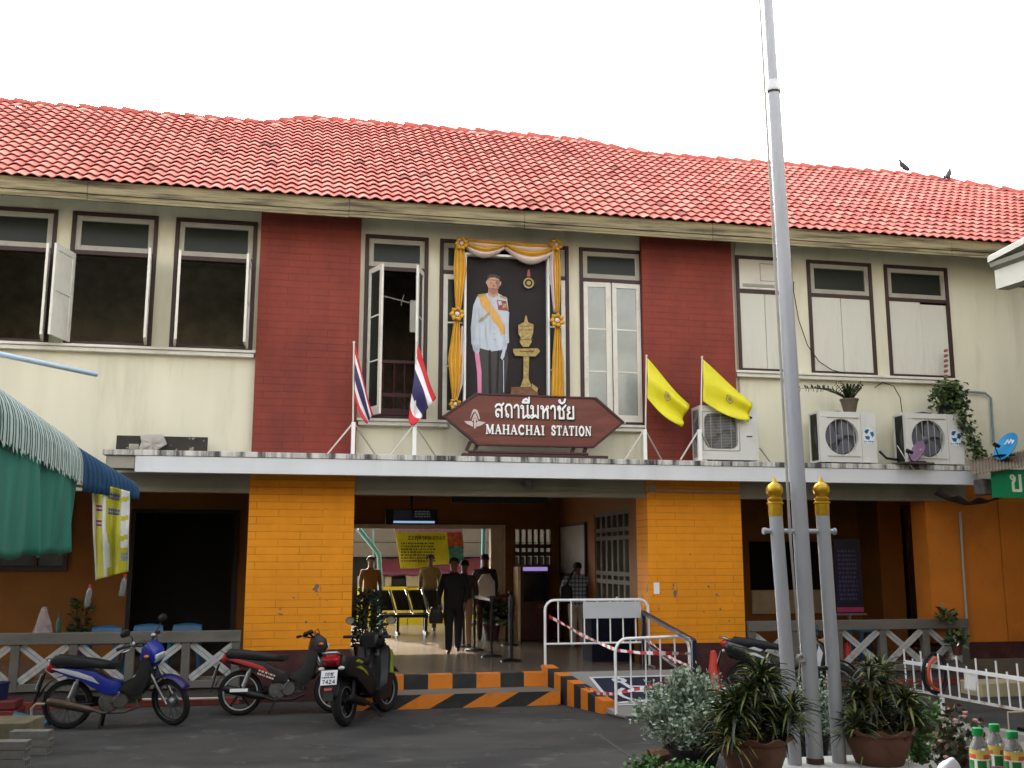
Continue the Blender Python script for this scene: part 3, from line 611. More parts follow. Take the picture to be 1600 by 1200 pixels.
# X rails between the pillars
def xfence(name, label, x0, x1, nb, zr_=1.0, y=.0):
    grey = mat('grey_weathered_timber', (104, 100, 92), .85, var=.2, scale=6, bump=.3, stretch=(.4, 1, 1), dirt=.5, dirt_rgb=(66, 62, 56), dscale=3)
    t = wthing(name, label, 'railing', ((x0 + x1) / 2, y, .1))
    m = MB(); m.box(x0, y - .07, zr_ - .15, x1, y + .07, zr_); m.build('top_rail', grey, t, bevel=.008)
    m = MB(); m.box(x0, y - .05, .23, x1, y + .05, .33); m.build('bottom_rail', grey, t, bevel=.008)
    wb = (x1 - x0) / nb
    for k in range(nb + 1):
        x = x0 + k * wb; x = min(max(x, x0 + .06), x1 - .06); m = MB(); m.box(x - .055, y - .055, .225, x + .055, y + .055, zr_ - .152); m.build('post', grey, t, bevel=.006)
    for k in range(nb):
        a, b = x0 + k * wb + .07, x0 + (k + 1) * wb - .07
        for s in (0, 1):
            p, q = ((a, b) if s == 0 else (b, a)); yy = y - .03 + s * .025
            for o_, wd in ((-.026, .046), (.026, .046)):
                dx, dz = q - p, (zr_ - .17) - .35; ln = math.hypot(dx, dz); ox, oz = -dz / ln * o_, dx / ln * o_
                m = MB(); m.bar((p + ox, yy, .35 + oz), (q + ox, yy, zr_ - .17 + oz), wd, .02, up=(0, 1, 0)); m.build('cross_slat', mat('faded_white_slat', (176, 176, 172), .75, var=.14, scale=8, bump=.2, dirt=.5, dirt_rgb=(120, 116, 108), dscale=5), t)
xfence('cross_rail_fence', 'grey timber veranda rail with faded white crosses behind the blue motorbike', W(-160, 1000)[0], XL0 - .03, 6, .99)
xfence('cross_rail_fence', 'grey timber veranda rail with white crosses right of the flagpole', XR1 + .03, W(1511, 1000)[0], 5, 1.02)
# drain pipe, conduits, junction box, wall pipes, poster frame
def pipe(name, label, cat, pts, r, mt, n=8):
    m = MB(); m.tube(pts, r, n); return m.build(name, mt, smooth=50, label=label, cat=cat)
a, b = W(1500, 800, .03), W(1513, 1005, .03)
pipe('drain_pipe', 'thin grey drain pipe down the orange wall at the right', 'pipe', [(a[0], .03, a[1]), (b[0], .03, b[1])], .022, cream_dk)
for k, (pa, pb) in enumerate((((820, 760), (1012, 766)), ((820, 768), (1012, 772)))):
    a, b = W(*pa, .02), W(*pb, .02); m = MB(); m.tube([(a[0], .02, a[1]), (b[0], .02, b[1])], .01, 6); m.build('conduit', cream_dk, B)
for pa, pb in (((1026, 763), (1160, 766)), ((1026, 769), (1160, 772))):
    a, b = W(*pa, -.015), W(*pb, -.015); m = MB(); m.tube([(a[0], -.015, a[1]), (b[0], -.015, b[1])], .011, 6); m.build('conduit', cream_dk, B)
a = W(1019, 763, -.04); m = MB(); m.box(a[0] - .05, -.04, a[1] - .06, a[0] + .06, .0, a[1] + .06); m.build('junction_box', cream_dk, bevel=.006, label='small grey junction box at the top of the right yellow pillar', cat='junction box')
a = W(1026, 919, -.006); m = MB(); m.box(a[0] - .045, -.006, a[1] - .085, a[0] + .045, -.001, a[1] + .085); m.build('notice_label', white, B)
a, b = W(1147, 372, .05), W(1153, 590, .05)
pipe('wall_cable', 'grey cable running up beside the right red pillar', 'cable', [(a[0] + .03, .07, a[1]), (b[0] + .02, .07, a[1] - .3), (b[0] + .02, .07, b[1]), (b[0] + .05, .07, 3.42)], .012, cream_dk, 6)
a, b, c, d = W(1240, 455, .04), W(1262, 540, .04), W(1300, 578, .04), W(1320, 582, .0)
pipe('loose_cable', 'thin black cable sagging across the boarded windows', 'cable', [(p[0], .04, p[1]) for p in (W(1240, 440, .04), a, W(1248, 500, .04), b, W(1280, 565, .04), c, d)], .008, black, 5)
a = [W(1484, 609, .03), W(1540, 614, .03), W(1549, 622, .03), W(1553, 690, .03)]
pipe('water_pipe', 'bent pale blue pipe coming out of the cream wall above the blue dish', 'pipe', [(p[0], .04, p[1]) for p in a], .02, mat('blue_grey_pvc', (120, 138, 146), .5))
pipe('wall_cable', 'thin black cable running from the sill down to the right air conditioner', 'cable', [(p[0], -.03, p[1]) for p in (W(1365, 606, 0), W(1378, 598, 0), W(1395, 604, 0), W(1405, 622, 0), W(1408, 645, 0))], .008, black, 5)
# ======================= ON THE FACADE =======================
# framed portrait
PYy = -.06
pc = [W(727, 398, PYy), W(858, 404, PYy), W(855, 640, PYy)]
px0, px1 = W(727, 500, PYy)[0], W(857, 500, PYy)[0]; pz1 = W(790, 400, PYy)[1]; pz0 = W(790, 640, PYy)[1]
t = wthing('framed_portrait', 'tall framed portrait of a man in white uniform and yellow sash above the station sign', 'portrait', ((px0 + px1) / 2, PYy, pz0))
frame_mb(px0 - .02, px1 + .02, pz0, pz1 + .02, .035, PYy - .01, PYy + .1).build('frame', white, t, bevel=.004)
m = MB(); m.box(px0 - .02, PYy + .105, pz0, px1 + .02, PYy + .14, pz1); m.build('backing_board', brown, t)
pm = [mat('portrait_backdrop', (28, 21, 21), .8, var=.5, scale=1.1, bump=0), mat('print_white', (176, 188, 198), .4, var=.06), mat('print_black', (24, 24, 27), .4), mat('print_skin', (184, 140, 114), .6, var=.1),
      mat('print_yellow', (205, 150, 50), .4), mat('print_gold', (158, 138, 78), .6, var=.4, scale=30), mat('print_pink', (206, 120, 160), .4), mat('print_hair', (40, 34, 32), .5), mat('print_grey', (170, 176, 186), .4), mat('print_red', (150, 52, 50), .4), mat('print_table', (110, 70, 40), .6, var=.4, scale=12), mat('print_skin_shade', (150, 108, 86), .6)]
m = MB(); yk = [PYy + .095]
def pp(pts, mi):      # flat printed shape, pixel outline mapped on the picture plane
    yk[0] -= .0006
    m.add([(W(x, y, PYy)[0], yk[0], W(x, y, PYy)[1]) for x, y in pts], [tuple(range(len(pts)))[::-1]], mi)
m.add([(px0, PYy + .098, pz0), (px1, PYy + .098, pz0), (px1, PYy + .098, pz1), (px0, PYy + .098, pz1)], [(0, 1, 2, 3)], 0)
pp([(751, 543), (787, 545), (790, 640), (756, 640)], 2)
pp([(787, 545), (793, 541), (796, 560), (788, 640), (780, 640), (778, 560)], 2)
pp([(743, 548), (750, 548), (754, 580), (754, 614), (748, 614), (747, 580)], 6)
pp([(739, 536), (751, 536), (751, 547), (747, 551), (741, 546)], 8); pp([(785, 534), (795, 534), (793, 545), (787, 547)], 8)
pp([(747, 461), (760, 457), (766, 454), (780, 456), (794, 464), (796, 480), (797, 534), (788, 536), (786, 545), (770, 547), (751, 542), (751, 537), (738, 536), (737, 510), (741, 475)], 1)
pp([(748, 478), (751, 478), (753, 540), (751, 540)], 8); pp([(787, 500), (789, 500), (789, 536), (787, 536)], 8)
pp([(749, 460), (760, 457), (763, 462), (790, 506), (790, 520), (785, 523), (781, 510), (753, 474)], 4)
pp([(764, 461), (766, 460), (791, 503), (790, 507)], 8)
pp([(778, 466), (793, 468), (796, 484), (780, 482)], 9); pp([(780, 468), (785, 468), (786, 474), (781, 474)], 1); pp([(787, 472), (793, 473), (793, 479), (788, 478)], 5)
pp([(748, 458), (761, 456), (761, 460), (748, 462)], 5); pp([(782, 459), (793, 462), (793, 466), (783, 462)], 5)
pp([(765, 446), (779, 447), (780, 460), (772, 463), (764, 458)], 3)
pp([(763, 434), (764, 430), (782, 431), (783, 436), (782, 446), (778, 453), (771, 455), (766, 451), (763, 444)], 3)
pp([(761, 437), (763, 436), (763, 443), (761, 441)], 3); pp([(783, 438), (785, 438), (784, 444), (782, 444)], 3)
pp([(762, 436), (763, 430), (768, 426), (778, 427), (783, 431), (783, 438), (781, 434), (774, 431), (766, 432)], 7)
pp([(776, 436), (783, 437), (782, 446), (778, 453), (775, 453), (778, 446)], 11); pp([(765, 447), (779, 449), (780, 455), (772, 459), (766, 454)], 11)
pp([(764, 434), (782, 435.5), (782, 437), (764, 435.6)], 11)
for a_, b_, c_, d_ in ((744, 480, 742, 530), (759, 500, 762, 540), (775, 525, 777, 543), (768, 470, 767, 520), (796, 486, 794, 530), (756, 470, 752, 500)): pp([(a_, b_), (a_ + 1.2, b_), (c_ + 1.4, d_), (c_, d_)], 8)
pp([(790, 505), (796, 500), (797, 534), (791, 536)], 8); pp([(738, 500), (741, 490), (741, 534), (738, 535)], 8)
for k in range(5): pp([(772 + .4 * k, 492 + 9 * k), (773.4 + .4 * k, 492 + 9 * k), (773.4 + .4 * k, 493.6 + 9 * k), (772 + .4 * k, 493.6 + 9 * k)], 5)
for k in range(9): pp([(779 + 1.6 * k, 469 + (k % 3) * 4), (780.2 + 1.6 * k, 469 + (k % 3) * 4), (780.2 + 1.6 * k, 471.5 + (k % 3) * 4), (779 + 1.6 * k, 471.5 + (k % 3) * 4)], (5, 1, 2, 6)[k % 4])
pp([(766, 545), (768, 545), (770, 636), (767, 636)], 0); pp([(780, 546), (781.5, 546), (779, 636), (777, 636)], 0)
for k in range(4): pp([(740.5 + 2.6 * k, 537), (742 + 2.6 * k, 537), (741.6 + 2.6 * k, 545), (740.6 + 2.6 * k, 545)], 1)
for k in range(7): pp([(815 + 2.6 * k, 508), (816.2 + 2.6 * k, 508), (816.8 + 2.2 * k, 528), (815.8 + 2.2 * k, 528)], 10)
for k in range(6): pp([(820, 560 + 6.5 * k), (827, 559.6 + 6.5 * k), (826, 562 + 6.5 * k), (821, 562.4 + 6.5 * k)], 10)
for x in (768.5, 777): pp([(x - 1.5, 440), (x + 1.5, 440.2), (x + 1.4, 441.3), (x - 1.4, 441)], 7)
pp([(772, 442), (774, 446.5), (771.4, 446.5)], 9); pp([(769.5, 449.5), (776.5, 450), (773, 451.2)], 9)
pp([(788, 540), (792, 541), (789, 556), (786, 562), (783, 558)], 1); pp([(787, 562), (788.4, 562), (788.5, 612), (787.4, 612)], 8)
pp([(750, 498), (766, 486), (766, 488), (752, 501)], 5)
# gilded vessel on its stand, emblem in the corner
pp([(822, 492), (824, 492), (826, 502), (835, 506), (834, 520), (831, 528), (832, 533), (827, 541), (818, 541), (813, 533), (815, 527), (811, 520), (811, 507), (820, 502)], 5)
pp([(803, 544), (842, 543), (845, 548), (838, 556), (806, 555), (803, 549)], 5); pp([(819, 556), (828, 556), (827, 590), (832, 604), (814, 604), (819, 590)], 5)
pp([(800, 604), (840, 603), (846, 640), (796, 640)], 10); pp([(832, 598), (842, 606), (840, 612), (832, 606)], 5)
for k, z in enumerate((508, 514, 529)): pp([(812, z), (834, z), (834, z + 1), (812, z + 1)], 10)
pp([(813, 547), (836, 547), (836, 549), (813, 549)], 10)
for r_, mi in ((8.5, 5), (6, 0), (3.5, 5)):
    pp([(827 + r_ * math.cos(R(a)), 441 + r_ * math.sin(R(a))) for a in range(360, 0, -30)], mi)
pp([(826, 420), (828, 420), (830, 431), (824, 431)], 9)
m.build('picture', pm, t)
# cloth drapes
gc = [mat('golden_cloth', (204, 152, 38), .55, var=.12, scale=5, bump=.25, bscale=60), mat('pale_pinkish_cloth', (214, 196, 190), .6, var=.06, bump=.2)]
t = wthing('cloth_drape', 'golden and white cloth swags draped around the tall portrait', 'cloth drape', ((px0 + px1) / 2, PYy - .1, pz0))
def strip(cl, wd, nf, y0, mi=0, name='hanging_cloth', amp=.02, ph=0):
    """cl = list of (px,py), wd = list of widths in metres"""
    P = [W(x, y, y0) for x, y in cl]; kk = len(P) - 1
    def fn(u, v):
        i = min(int(v * kk), kk - 1); f = v * kk - i
        x = P[i][0] * (1 - f) + P[i + 1][0] * f; z = P[i][1] * (1 - f) + P[i + 1][1] * f; wv = wd[i] * (1 - f) + wd[i + 1] * f
        return (x + (u - .5) * wv, y0 + amp * math.sin(u * nf * 6.28 + ph + v * 1.5) - .03 * math.sin(math.pi * u), z)
    q = MB(); q.grid(fn, 22, 24, mi); return q.build(name, gc, t, smooth=True, solid=.006)
strip([(718, 382), (719, 420), (716, 488)], [.13, .2, .07], 3, PYy - .08)
strip([(714, 496), (711, 560), (712, 600), (710, 628)], [.07, .21, .15, .06], 3, PYy - .08, ph=1)
strip([(722, 510), (720, 560), (719, 600), (712, 628)], [.03, .1, .08, .03], 2, PYy - .05, 1)
strip([(869, 384), (871, 420), (871, 490)], [.1, .12, .06], 3, PYy - .08, ph=2)
strip([(864, 384), (864, 420), (867, 488)], [.04, .12, .03], 2, PYy - .06, 1)
strip([(871, 508), (872, 560), (872, 600), (872, 640)], [.07, .17, .2, .22], 4, PYy - .08, ph=1)
def swag(a, b, sag, mi, dz=0, hgt=.12, yo=0):
    A = W(*a, PYy - .08); Bq = W(*b, PYy - .08)
    def fn(u, v):
        s = math.sin(math.pi * u); x = A[0] + (Bq[0] - A[0]) * u; z = A[1] + (Bq[1] - A[1]) * u + dz
        return (x, PYy - .09 + yo - .035 * math.sin(v * 9.4 + 1) * (.3 + s) - .02 * s, z + .03 - v * (hgt * (.45 + .75 * s)) - sag * s * (.25 + .75 * v))
    q = MB(); q.grid(fn, 20, 14, mi); q.build('swag', gc, t, smooth=True, solid=.006)
swag((722, 376), (789, 382), .05, 0); swag((722, 378), (789, 384), .075, 1, -.015, .13, .03)
swag((789, 381), (868, 386), .08, 0); swag((789, 383), (868, 388), .11, 1, -.015, .15, .03)
def rosette(px, py, r):
    c = W(px, py, PYy - .12); q = MB()
    for k in range(7):
        a = k * .9; q.tube([(c[0] + r * .62 * math.cos(a), PYy - .12 - .01 * k % 2, c[1] + r * .62 * math.sin(a)), (c[0] + r * .8 * math.cos(a + .5), PYy - .15, c[1] + r * .8 * math.sin(a + .5)), (c[0] + r * .62 * math.cos(a + 1), PYy - .12, c[1] + r * .62 * math.sin(a + 1))], [r * .22, r * .34, r * .2], 8, 0)
    q.lathe([(.001, -.17), (r * .3, -.16), (r * .42, -.13), (r * .2, -.1)], (c[0], PYy, c[1]), 9, 1, 'y')
    q.build('rosette', gc, t, smooth=True)
for q in ((721, 381, .1), (868, 383, .1), (714, 491, .11), (870, 501, .11), (711, 632, .09)): rosette(*q)

# station sign
SY = -.42
sgc = [(691, 650), (743, 614), (932, 621), (976, 660), (928, 700), (745, 696)]
sgw = mat('varnished_sign_wood', (102, 46, 32), .45, var=.22, scale=4, bump=.12, bscale=25, dirt=.55, dirt_rgb=(130, 78, 56), stretch=(.35, 1, 2.2), dscale=2.2, dlo=.52, dhi=.75)
sgd = mat('dark_sign_border', (58, 22, 20), .5, var=.15, bump=.1)
pts = [W(x, y, SY) for x, y in sgc]; cx_ = sum(p[0] for p in pts) / 6; cz_ = sum(p[1] for p in pts) / 6
zb0 = zt_
t = wthing('station_sign', 'brown wooden hexagonal sign reading MAHACHAI STATION standing on the canopy', 'sign', (cx_, SY, zb0))
m = MB(); m.prism(pts[::-1], SY, SY + .05); m.build('board', sgw, t)
m = MB()
for i in range(6):
    a, b = pts[i], pts[(i + 1) % 6]; k = .965
    a2, b2 = [(cx_ + (p[0] - cx_) * k, cz_ + (p[1] - cz_) * (k - .03)) for p in (a, b)]
    v = [(a[0], SY - .02, a[1]), (b[0], SY - .02, b[1]), (b2[0], SY - .02, b2[1]), (a2[0], SY - .02, a2[1])]
    m.add(v + [(p[0], SY + .055, p[2]) for p in v], [(0, 1, 2, 3), (4, 7, 6, 5), (0, 4, 5, 1), (3, 2, 6, 7)])
m.build('border', sgd, t, bevel=.003)
lt = [mat('sign_letter_white', (240, 240, 236), .5, var=.02, bump=0), mat('sign_letter_shadow', (20, 14, 14), .6, bump=0)]
def sign_text(text, pa, pb, hpx, wd):
    A = Vector((W(*pa, SY)[0], SY, W(*pa, SY)[1])); Bq = Vector((W(*pb, SY)[0], SY, W(*pb, SY)[1]))
    ux = (Bq - A); ln = ux.length; ux.normalize(); ux = Vector((1, 0, 0)); s = ln / textlen(text); sz = (W(pa[0], pa[1] - hpx, SY)[1] - A.z) / s
    q = MB(); letters(q, text, A + Vector((.012, -.001, -.01)), ux, Vector((0, 0, sz)), Vector((0, -1, 0)), s, wd * 1.45, 1, th=.003)
    letters(q, text, A, ux, Vector((0, 0, sz)), Vector((0, -1, 0)), s, wd, 0, th=.012)
    q.build('lettering', lt, t)
sign_text('สถานีมหาชัย', (773, 652), (899, 655), 20, .17)
sign_text('MAHACHAI', (759, 678), (852, 680), 15, .22)
sign_text('STATION', (861, 680), (925, 681), 15, .22)
q = MB(); em = [mat('emblem_grey', (196, 182, 176), .5, bump=0), sgw]; yy = [SY - .004]
def ep(pts_, mi=0):
    yy[0] -= .0008; q.add([(W(x, y, SY)[0], yy[0], W(x, y, SY)[1]) for x, y in pts_], [tuple(range(len(pts_)))[::-1]], mi)
ep([(742, 639), (746, 641), (749, 650), (750, 655), (748, 655), (746, 649), (743, 644), (740, 644), (737, 649), (735, 655), (735, 652), (737, 645), (739, 640)])
ep([(742, 645), (744, 648), (747, 657), (745, 658), (743.5, 653), (740.5, 653), (739, 658), (737, 657), (740, 648)])
ep([(725, 658), (737, 658), (739, 661), (739, 667), (733, 664), (729, 662)]); ep([(759, 660), (747, 658), (744, 661), (744, 667), (751, 665), (756, 662)])
ep([(740.5, 654), (743.5, 654), (743.5, 669), (742, 670), (740.5, 669)])
q.build('emblem', em, t)
m = MB(); bz = zb0 + .002
xa, xb = W(722, 716, SY)[0], W(950, 718, SY)[0]
m.box(xa, SY - .02, bz, xb, SY + .1, bz + .06); m.box(xa + .1, SY - .015, bz + .062, xb - .3, SY + .09, bz + .1)
m.build('base', sgd, t, bevel=.01)
for x0, x1 in ((729, 735), (742, 748), (894, 899), (913, 918)):
    a, b = W(x0, 712, SY + .05), W(x1, 690, SY + .05); m = MB(); m.bar((a[0], SY + .06, bz + .1), (b[0], SY + .06, b[1]), .05, .04, up=(0, 1, 0)); m.build('leg', sgd, t)

# flags
def flag(label, pole, corners, cols, emb=None, group=None, fold=.05, FY=-.35):
    pass
    top = W(*pole[0], FY); bot = W(*pole[1], FY); z0 = zt_ + .001
    t = wthing('flag_stand', label, 'flag', (bot[0], FY, z0), group)
    zm = z0 + .48
    lean = (top[0] - bot[0]) / (top[1] - bot[1])
    m = MB(); m.tube([(bot[0] + lean * .4, FY, z0 + .4), (top[0], FY, top[1])], .012, 8); m.ball((top[0], FY, top[1] + .01), .02, 8); m.build('pole', white_old, t, smooth=50)
    m = MB(); m.box(bot[0] - .028, FY - .028, z0 + .01, bot[0] + .028, FY + .028, zm); m.build('socket', white, t, bevel=.004)
    m = MB(); m.box(bot[0] - .09, FY - .06, z0, bot[0] + .09, FY + .06, z0 + .012); m.build('base_plate', white_old, t)
    for s in (-1, 1): m = MB(); m.bar((bot[0] + s * .03, FY, zm - .04), (bot[0] + s * .36, FY + (-.12 if s < 0 else .2), z0), .018, .018); m.build('brace', white_old if s < 0 else white_gr, t)
    A, Bt, C, D = [W(x, y, FY) for x, y in corners]      # hoist top, fly top, hoist bottom, fly bottom
    def fn(u, v):
        x = (A[0] * (1 - u) + Bt[0] * u) * (1 - v) + (C[0] * (1 - u) + D[0] * u) * v
        z = (A[1] * (1 - u) + Bt[1] * u) * (1 - v) + (C[1] * (1 - u) + D[1] * u) * v
        w1 = math.sin(v * 9 + u * 3) * fold * (.25 + u); w2 = math.sin(v * 5 - u * 4 + 1) * fold * .6 * u
        return (x + w2 * .5, FY - .02 + w1, z + w2 * .4 - .05 * math.sin(math.pi * u) * v)
    q = MB()
    if cols == 'th':
        q.grid(fn, 18, 24, 0, lambda u, v: 0 if v < 1 / 6 or v > 5 / 6 else (1 if v < 2 / 6 or v > 4 / 6 else 2))
        ms = [mat('flag_red', (205, 38, 44), .6, var=.08, bump=.1), mat('flag_white', (232, 228, 232), .6, var=.05, bump=.1), mat('flag_blue', (50, 46, 92), .6, var=.1, bump=.1)]
    else:
        q.grid(fn, 18, 24, 0); ms = [mat('flag_yellow', (224, 214, 28), .55, var=.07, bump=.1)]
    fo = q.build('flag', ms, t, smooth=True, solid=.003)
    if emb:
        e = MB()
        for k, (r, mi) in enumerate(((.075, 0), (.06, 1), (.035, 0))):
            cu, cv = emb; pts = []
            for i in range(14):
                a = i / 14 * 6.28; rr = r * (1 + .15 * math.cos(5 * a)); p = Vector(fn(cu + rr * math.cos(a) * 1.0, cv + rr * math.sin(a) * 1.5)); pts.append(p + Vector((0, -.006 - .003 * k, 0)))
            e.add(pts, [tuple(range(14))], mi)
        e.build('emblem', [mat('emblem_olive', (170, 146, 26), .6), mat('emblem_pale', (204, 196, 130), .6)], fo)
flag('red white and blue flag on a white stand in front of the left red pillar', [(553, 536), (551, 712)], [(555, 540), (583, 648), (554, 622), (572, 664)], 'th', fold=.04)
flag('red white and blue flag hanging wide open below the open casement window', [(651, 535), (647, 713)], [(653, 538), (682, 622), (638, 655), (648, 664)], 'th', fold=.06)
flag('yellow flag on a white stand just right of the station sign', [(1010, 557), (1008, 720)], [(1011, 560), (1077, 632), (1011, 622), (1062, 669)], 'y', emb=(.5, .45))
flag('yellow flag with round emblem blowing in front of the leftmost air conditioner', [(1097, 559), (1094, 721)], [(1098, 562), (1175, 630), (1098, 627), (1167, 660)], 'y', emb=(.55, .5), FY=-.53, fold=.03)

# air conditioning units
acw = mat('off_white_sheet_metal', (206, 206, 198), .5, var=.05, scale=2, bump=.03, dirt=.25, dirt_rgb=(166, 160, 146), dscale=3)
acb = mat('dim_fan_cavity', (62, 64, 70), .5, var=.2)
def ac(label, x0, x1, z1, kind, group='air conditioner units on the canopy'):
    y0 = -.46; y1 = -.12; z0 = zt_ + .035
    t = wthing('air_conditioner_unit', label, 'air conditioner', ((x0 + x1) / 2, y0, zt_), group)
    wv, h = x1 - x0, z1 - z0; fx = x0 + wv * (.39 if kind == 'logo' else .36); fz = z0 + h * (.5 if kind == 'logo' else .53); fr = min(wv * .29, h * .37)
    m = MB()      # casing with a round or square fan opening in front
    if kind == 'logo':
        m.box(x0, y0 + .02, z0, x1, y1, z0 + .03); m.box(x0, y0 + .02, z1 - .03, x1, y1, z1); m.box(x1 - .02, y0 + .02, z0 + .03, x1, y1, z1 - .03); m.box(x0 + .02, y1 - .02, z0 + .03, x1 - .02, y1, z1 - .03)
        for yy0, yy1 in ((y0 + .02, y0 + .06), (y1 - .04, y1)): m.box(x0, yy0, z0 + .03, x0 + .02, yy1, z1 - .03)
    else: m.box(x0, y0 + .1, z0, x1, y1, z1); m.box(x0, y0 + .02, z0, x0 + .02, y0 + .1, z1); m.box(x1 - .02, y0 + .02, z0, x1, y0 + .1, z1); m.box(x0 + .02, y0 + .02, z1 - .02, x1 - .02, y0 + .1, z1)
    N = 32
    outer = []; inner = []
    for i in range(N):
        a = 2 * math.pi * (i + .5) / N; c, s = math.cos(a), math.sin(a)
        if kind == 'logo': inner.append((fx + fr * c, fz + fr * s))
        else:
            k = (abs(c) ** 6 + abs(s) ** 6) ** (-1 / 6); inner.append((fx + fr * c * k, fz + fr * s * k))
        kx = (x1 - fx) / c if c > 0 else (x0 - fx) / c; kz = (z1 - fz) / s if s > 0 else (z0 - fz) / s; k = min(kx, kz); outer.append((fx + c * k, fz + s * k))
    # square off the corners of the front panel
    for (cx, cz) in ((x0, z0), (x1, z0), (x1, z1), (x0, z1)):
        j = min(range(N), key=lambda i: (outer[i][0] - cx) ** 2 + (outer[i][1] - cz) ** 2); outer[j] = (cx, cz)
    vs = [(x, y0, z) for x, z in outer] + [(x, y0, z) for x, z in inner] + [(x, y0 + .07, z) for x, z in inner] + [(x, y0 + .02, z) for x, z in outer]
    fs = []
    for i in range(N):
        j = (i + 1) % N; fs += [(i, j, N + j, N + i), (N + i, N + j, 2 * N + j, 2 * N + i), (3 * N + i, 3 * N + j, j, i)]
    m.add(vs, fs); m.build('casing', acw, t, smooth=False)
    m = MB(); m.lathe([(fr * 1.5, 0), (fr * 1.5, .01)], (fx, y0 + .085, fz), 20, 0, 'y'); m.build('cavity', acb, t)
    m = MB()
    for b in range(3):
        a0 = b * 2.094 + .5
        m.grid(lambda u, v: (fx + fr * (.15 + .78 * u) * math.cos(a0 + v * 1.5 - u * .5), y0 + .05 + .02 * v, fz + fr * (.15 + .78 * u) * math.sin(a0 + v * 1.5 - u * .5)), 4, 6)
    m.lathe([(fr * .2, -.01), (fr * .2, .02)], (fx, y0 + .05, fz), 12, 0, 'y'); m.build('fan', mat('grey_fan_blade', (92, 94, 104), .5), t, smooth=True)
    m = MB()
    if kind == 'logo':
        for k in range(-2, 3): x = fx + k * fr * .36; hh = math.sqrt(max(.01, fr * fr - (x - fx) ** 2)) * 1.05; m.tube([(x, y0 - .012, fz - hh), (x, y0 - .012, fz + hh)], .005, 5)
        m.tube([(fx - fr * .9, y0 - .012, fz - fr * 1.08), (fx + fr * 1.05, y0 - .012, fz - fr * 1.08)], .006, 5); m.tube([(fx - fr * .9, y0 - .012, fz + fr * 1.08), (fx + fr * 1.05, y0 - .012, fz + fr * 1.08)], .006, 5)
    else:
        for k in range(-11, 12): z = fz + k * fr * .086; m.tube([(fx - fr * .99, y0 + .008, z), (fx + fr * .99, y0 + .008, z)], .0035, 4)
        for k in range(-1, 2): m.tube([(fx + k * fr * .6, y0 + .004, fz - fr), (fx + k * fr * .6, y0 + .004, fz + fr)], .004, 4)
    m.build('fan_guard', white_gr, t)
    if kind == 'logo':
        m = MB()
        for k in range(46): zz = z0 + .05 + k * (h - .1) / 46; m.box(x0 + .004, y0 + .07, zz, x0 + .012, y1 - .05, zz + .006)
        m.box(x0 + .014, y0 + .06, z0 + .03, x0 + .018, y1 - .04, z1 - .03); m.build('coil_fins', mat('dark_coil', (46, 46, 48), .6), t)
        xr = x0 + wv * .735; m = MB(); m.box(xr - .003, y0 - .003, z0 + .01, xr, y0 + .001, z1 - .01); m.box(x0 + .02, y0 - .003, z1 - .09, xr - .02, y0 + .001, z1 - .087); m.build('panel_seam', mat('seam_grey', (130, 130, 126)), t)
        lx, lz, lr = x0 + wv * .865, z0 + h * .56, wv * .085
        m = MB(); m.lathe([(lr * 1.25, -.0025), (lr * 1.25, 0)], (lx, y0 - .001, lz - .02), 20, 1, 'y', sc=(1, 1.25))
        for b in range(3):
            a0 = R(90 + b * 120 + 20); pts = []
            pts = [(lx + lr * k * math.cos(a0 + da), lz + lr * k * math.sin(a0 + da)) for k, da in ((.35, .25), (.95, -.5), (1.12, .15), (1.05, .75), (.5, 1.1))]
            m.add([(x, y0 - .006, z) for x, z in pts], [tuple(range(5))], 0)
        scribble(m, (lx - lr, y0 - .004, lz - lr * 1.65), (1, 0, 0), (0, 0, 1), (0, -1, 0), lr * 2, lr * .5, 1, 2, random.Random(8))
        m.build('emblem', [mat('emblem_blue', (14, 92, 136), .4), mat('sticker_white', (216, 224, 228), .4), mat('small_print_blue', (70, 104, 140), .5)], t)
    else:
        m = MB(); m.lathe([(.05, -.004), (.05, 0)], (x0 + wv * .86, y0 - .001, z1 - .17), 20, 0, 'y', sc=(1, .45)); m.build('badge', mat('badge_navy', (26, 32, 70), .4), t)
        m = MB(); frame_mb(fx - fr * 1.12, fx + fr * 1.12, fz - fr * 1.12, fz + fr * 1.12, .016, y0 - .008, y0 + .004, m); m.build('guard_rim', white_gr, t, bevel=.006)
        m = MB(); m.box(x0 + wv * .8, y0 - .004, z0 + h * .43, x0 + wv * .9, y0, z0 + h * .45); m.build('handle_slot', black, t)
        m = MB()
        for k in range(40): zz = z0 + .05 + k * (h - .1) / 40; m.box(x0 - .004, y0 + .05, zz, x0 + .0, y1 - .05, zz + .008)
        m.build('coil_fins', mat('dark_coil', (46, 46, 48), .6), t)
    for s in (.16, .84): m = MB(); m.box(x0 + wv * s - .03, y0 + .02, zt_ + .001, x0 + wv * s + .03, y1 - .02, z0 - .001); m.build('foot', blackm, t)
    return t
ac('beige air conditioner unit with square grille behind the yellow flag', W(1096, 680, -.5)[0], W(1186, 680, -.5)[0], W(1140, 634, -.5)[1], 'sq')
ac('off-white air conditioner unit with the potted plant on top', W(1283, 690, -.5)[0], W(1372, 690, -.5)[0], W(1330, 643, -.5)[1], 'logo')
ac('off-white air conditioner unit behind the purple satellite dish', W(1418, 690, -.5)[0], W(1508, 690, -.5)[0], W(1460, 646, -.5)[1], 'logo')
pipe('refrigerant_pipe', 'insulated pipe between the two right air conditioner units', 'pipe', [(p[0], -.2, p[1]) for p in (W(1374, 705, -.2), W(1385, 716, -.2), W(1400, 718, -.2), W(1414, 716, -.2))], .02, black)
